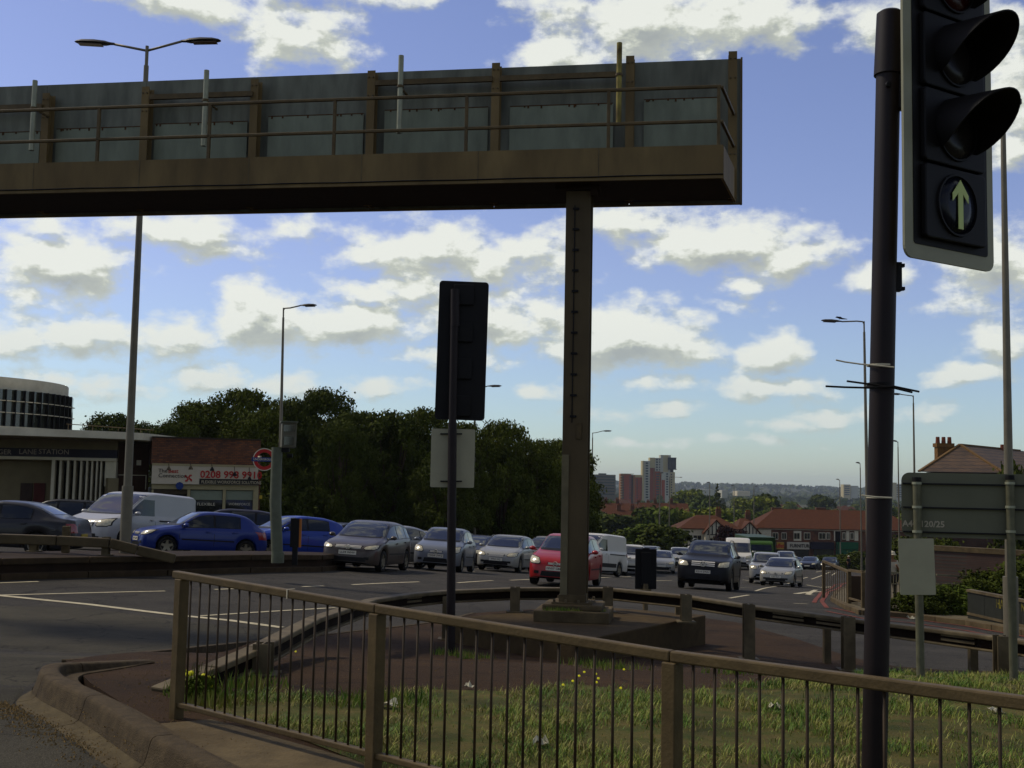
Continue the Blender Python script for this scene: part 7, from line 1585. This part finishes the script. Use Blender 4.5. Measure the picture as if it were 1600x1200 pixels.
# yellow flowers by the end post
p = gp(306, 1096, .1); fl = thing('flowering_weed', 'bushy weed with yellow daisy flowers at the first rail post', 'plant', tuple(p)); M_yel = mat('petal_yellow', (.95,1.0,.04), .6)
b = MB()
for k in range(44):
    a = rng.random()*6.28; q = .16*rng.random()**.5; h = .14+.16*rng.random(); t = p+Vector((math.cos(a)*q, math.sin(a)*q, h)); b.path([p+Vector((math.cos(a)*q*.2, math.sin(a)*q*.2, 0)), p+Vector((math.cos(a)*q*.7, math.sin(a)*q*.7, h*.6)), t], .0025, 4)
b.build('stem', M_leaf2, fl)
lv = leaves(rng, [(0, 0, .07, .14), (.08, .02, .10, .10), (-.08, 0, .09, .10), (.02, -.05, .13, .09)], 1500, .035); o = bpy.data.objects.new('leaves', leafmesh('leaves', lv, M_leaf2)); COL.objects.link(o); o.parent = fl
for k, (px, py) in enumerate(((290, 1051), (294, 1053), (299, 1052), (318, 1056), (316, 1061), (325, 1060), (291, 1066), (297, 1071), (305, 1068), (310, 1070), (302, 1074), (287, 1075), (328, 1071), (327, 1082), (284, 1076), (322, 1063))):
    c = P(px, py, p.y-.02+.1*rng.random()); T = Matrix.Translation(c) @ Matrix.Rotation(PI/2-.7+.4*rng.random(), 4, 'X'); b = MB()
    b.lathe([(0, .005), (.008, .005), (.022, .001), (.023, -.001), (0, -.002)], 9, T); b.build('flower', M_yel, fl)
b = MB()
for px, py in ((913, 1050), (931, 1053), (935, 1060), (905, 1056), (932, 1066), (970, 1075), (895, 1064), (880, 1070), (462, 1018), (975, 1046)):
    c = gp(px, py, .15); b.lathe([(0, .004), (.012, .002), (.013, -.001)], 7, Matrix.Translation(c) @ Matrix.Rotation(PI/2-.8, 4, 'X'))
tag(b.build('small_flowers', M_yel), 'scattered small yellow flowers on the island', kind='stuff')
# litter
M_lit = mat('paper_litter', (.55,.58,.56), .7, var=.1, vs_=20)
for px, py, s_, l in ((845, 1164, .05, 'crumpled white paper in the grass near the rail'), (606, 1104, .06, 'white plastic scrap beside the second rail post'), (1211, 1106, .045, 'white scrap of paper in the grass below the gantry slab'), (1556, 1112, .05, 'pale scrap in the grass near the right edge'), (733, 1074, .04, 'flat white scrap on the brown tarmac'), (1424, 968, .09, 'white litter at the kerb beyond the barrier')):
    c = gp(px, py, .12); b = MB(); vs2 = []; N = 5
    for i in range(N):
        for j in range(N): vs2.append((c.x+(i-2)*s_*.5+rng.normal()*s_*.12, c.y+(j-2)*s_*.4+rng.normal()*s_*.12, c.z+abs(rng.normal())*s_*.5))
    b.add(vs2, [(i*N+j, i*N+j+1, (i+1)*N+j+1, (i+1)*N+j) for i in range(N-1) for j in range(N-1)]); tag(b.build('litter', M_lit), l, 'litter')
# grit, pebbles and dead leaves along the kerb foot and on the tarmac
v, f = [], []
def grit(x, y, z, s_):
    i = len(v); a = rng.random()*6.28; q = [(math.cos(a+k*2.1)*s_*(.6+.6*rng.random()), math.sin(a+k*2.1)*s_*(.6+.6*rng.random())) for k in range(3)]
    for dx_, dy_ in q: v.append((x+dx_, y+dy_, z))
    v.append((x, y, z+s_*.9)); f.extend([(i, i+1, i+3), (i+1, i+2, i+3), (i+2, i, i+3)])
edge = pix([(0, 1098), (35, 1108), (100, 1140), (224, 1190), (300, 1225)])
for _ in range(1500):
    k = rng.integers(0, 4); t = rng.random(); p = edge[k].lerp(edge[k+1], t); d = rng.normal()*.14; x = p.x-abs(d)*.8+.04*rng.normal(); y = p.y-abs(d)*.8+.04*rng.normal(); grit(x, y, G(x, y)+.004, .006+.008*rng.random())
for _ in range(700):
    q = gp(rng.uniform(110, 420), rng.uniform(1030, 1180), .1); 
    grit(q.x, q.y, G(q.x, q.y)+.102, .004+.007*rng.random())
for _ in range(700):
    x = rng.uniform(-2, 6); y = rng.uniform(8, 16); grit(x, y, G(x, y)+.102, .005+.006*rng.random())
me = bpy.data.meshes.new('grit'); me.from_pydata(v, [], f); me.materials.append(mat('grit', (.13,.11,.07), .9, col2=(.26,.18,.07), vs_=30)); o = bpy.data.objects.new('grit', me); COL.objects.link(o); tag(o, 'grit and dead leaf crumbs along the kerb', kind='stuff')

# ================================================================== haze
b = MB(); b.box(-5200, 5200, -90, 6800, -75, 55); hm = bpy.data.materials.new('haze'); hm.use_nodes = True; nt = hm.node_tree; nt.nodes.clear(); mo = nd(nt, 'ShaderNodeOutputMaterial'); pv = nd(nt, 'ShaderNodeVolumePrincipled'); pv.inputs['Color'].default_value = (.80, .90, 1, 1); pv.inputs['Density'].default_value = 7e-5; pv.inputs['Anisotropy'].default_value = .3; link(nt, pv.outputs[0], mo.inputs['Volume'])
tag(b.build('haze', hm), 'thin blue haze over the valley', kind='stuff')
SC.cycles.volume_step_rate = 10; SC.cycles.volume_max_steps = 64; SC.cycles.max_bounces = 6; SC.cycles.volume_bounces = 0; SC.cycles.diffuse_bounces = 3; SC.cycles.transparent_max_bounces = 8
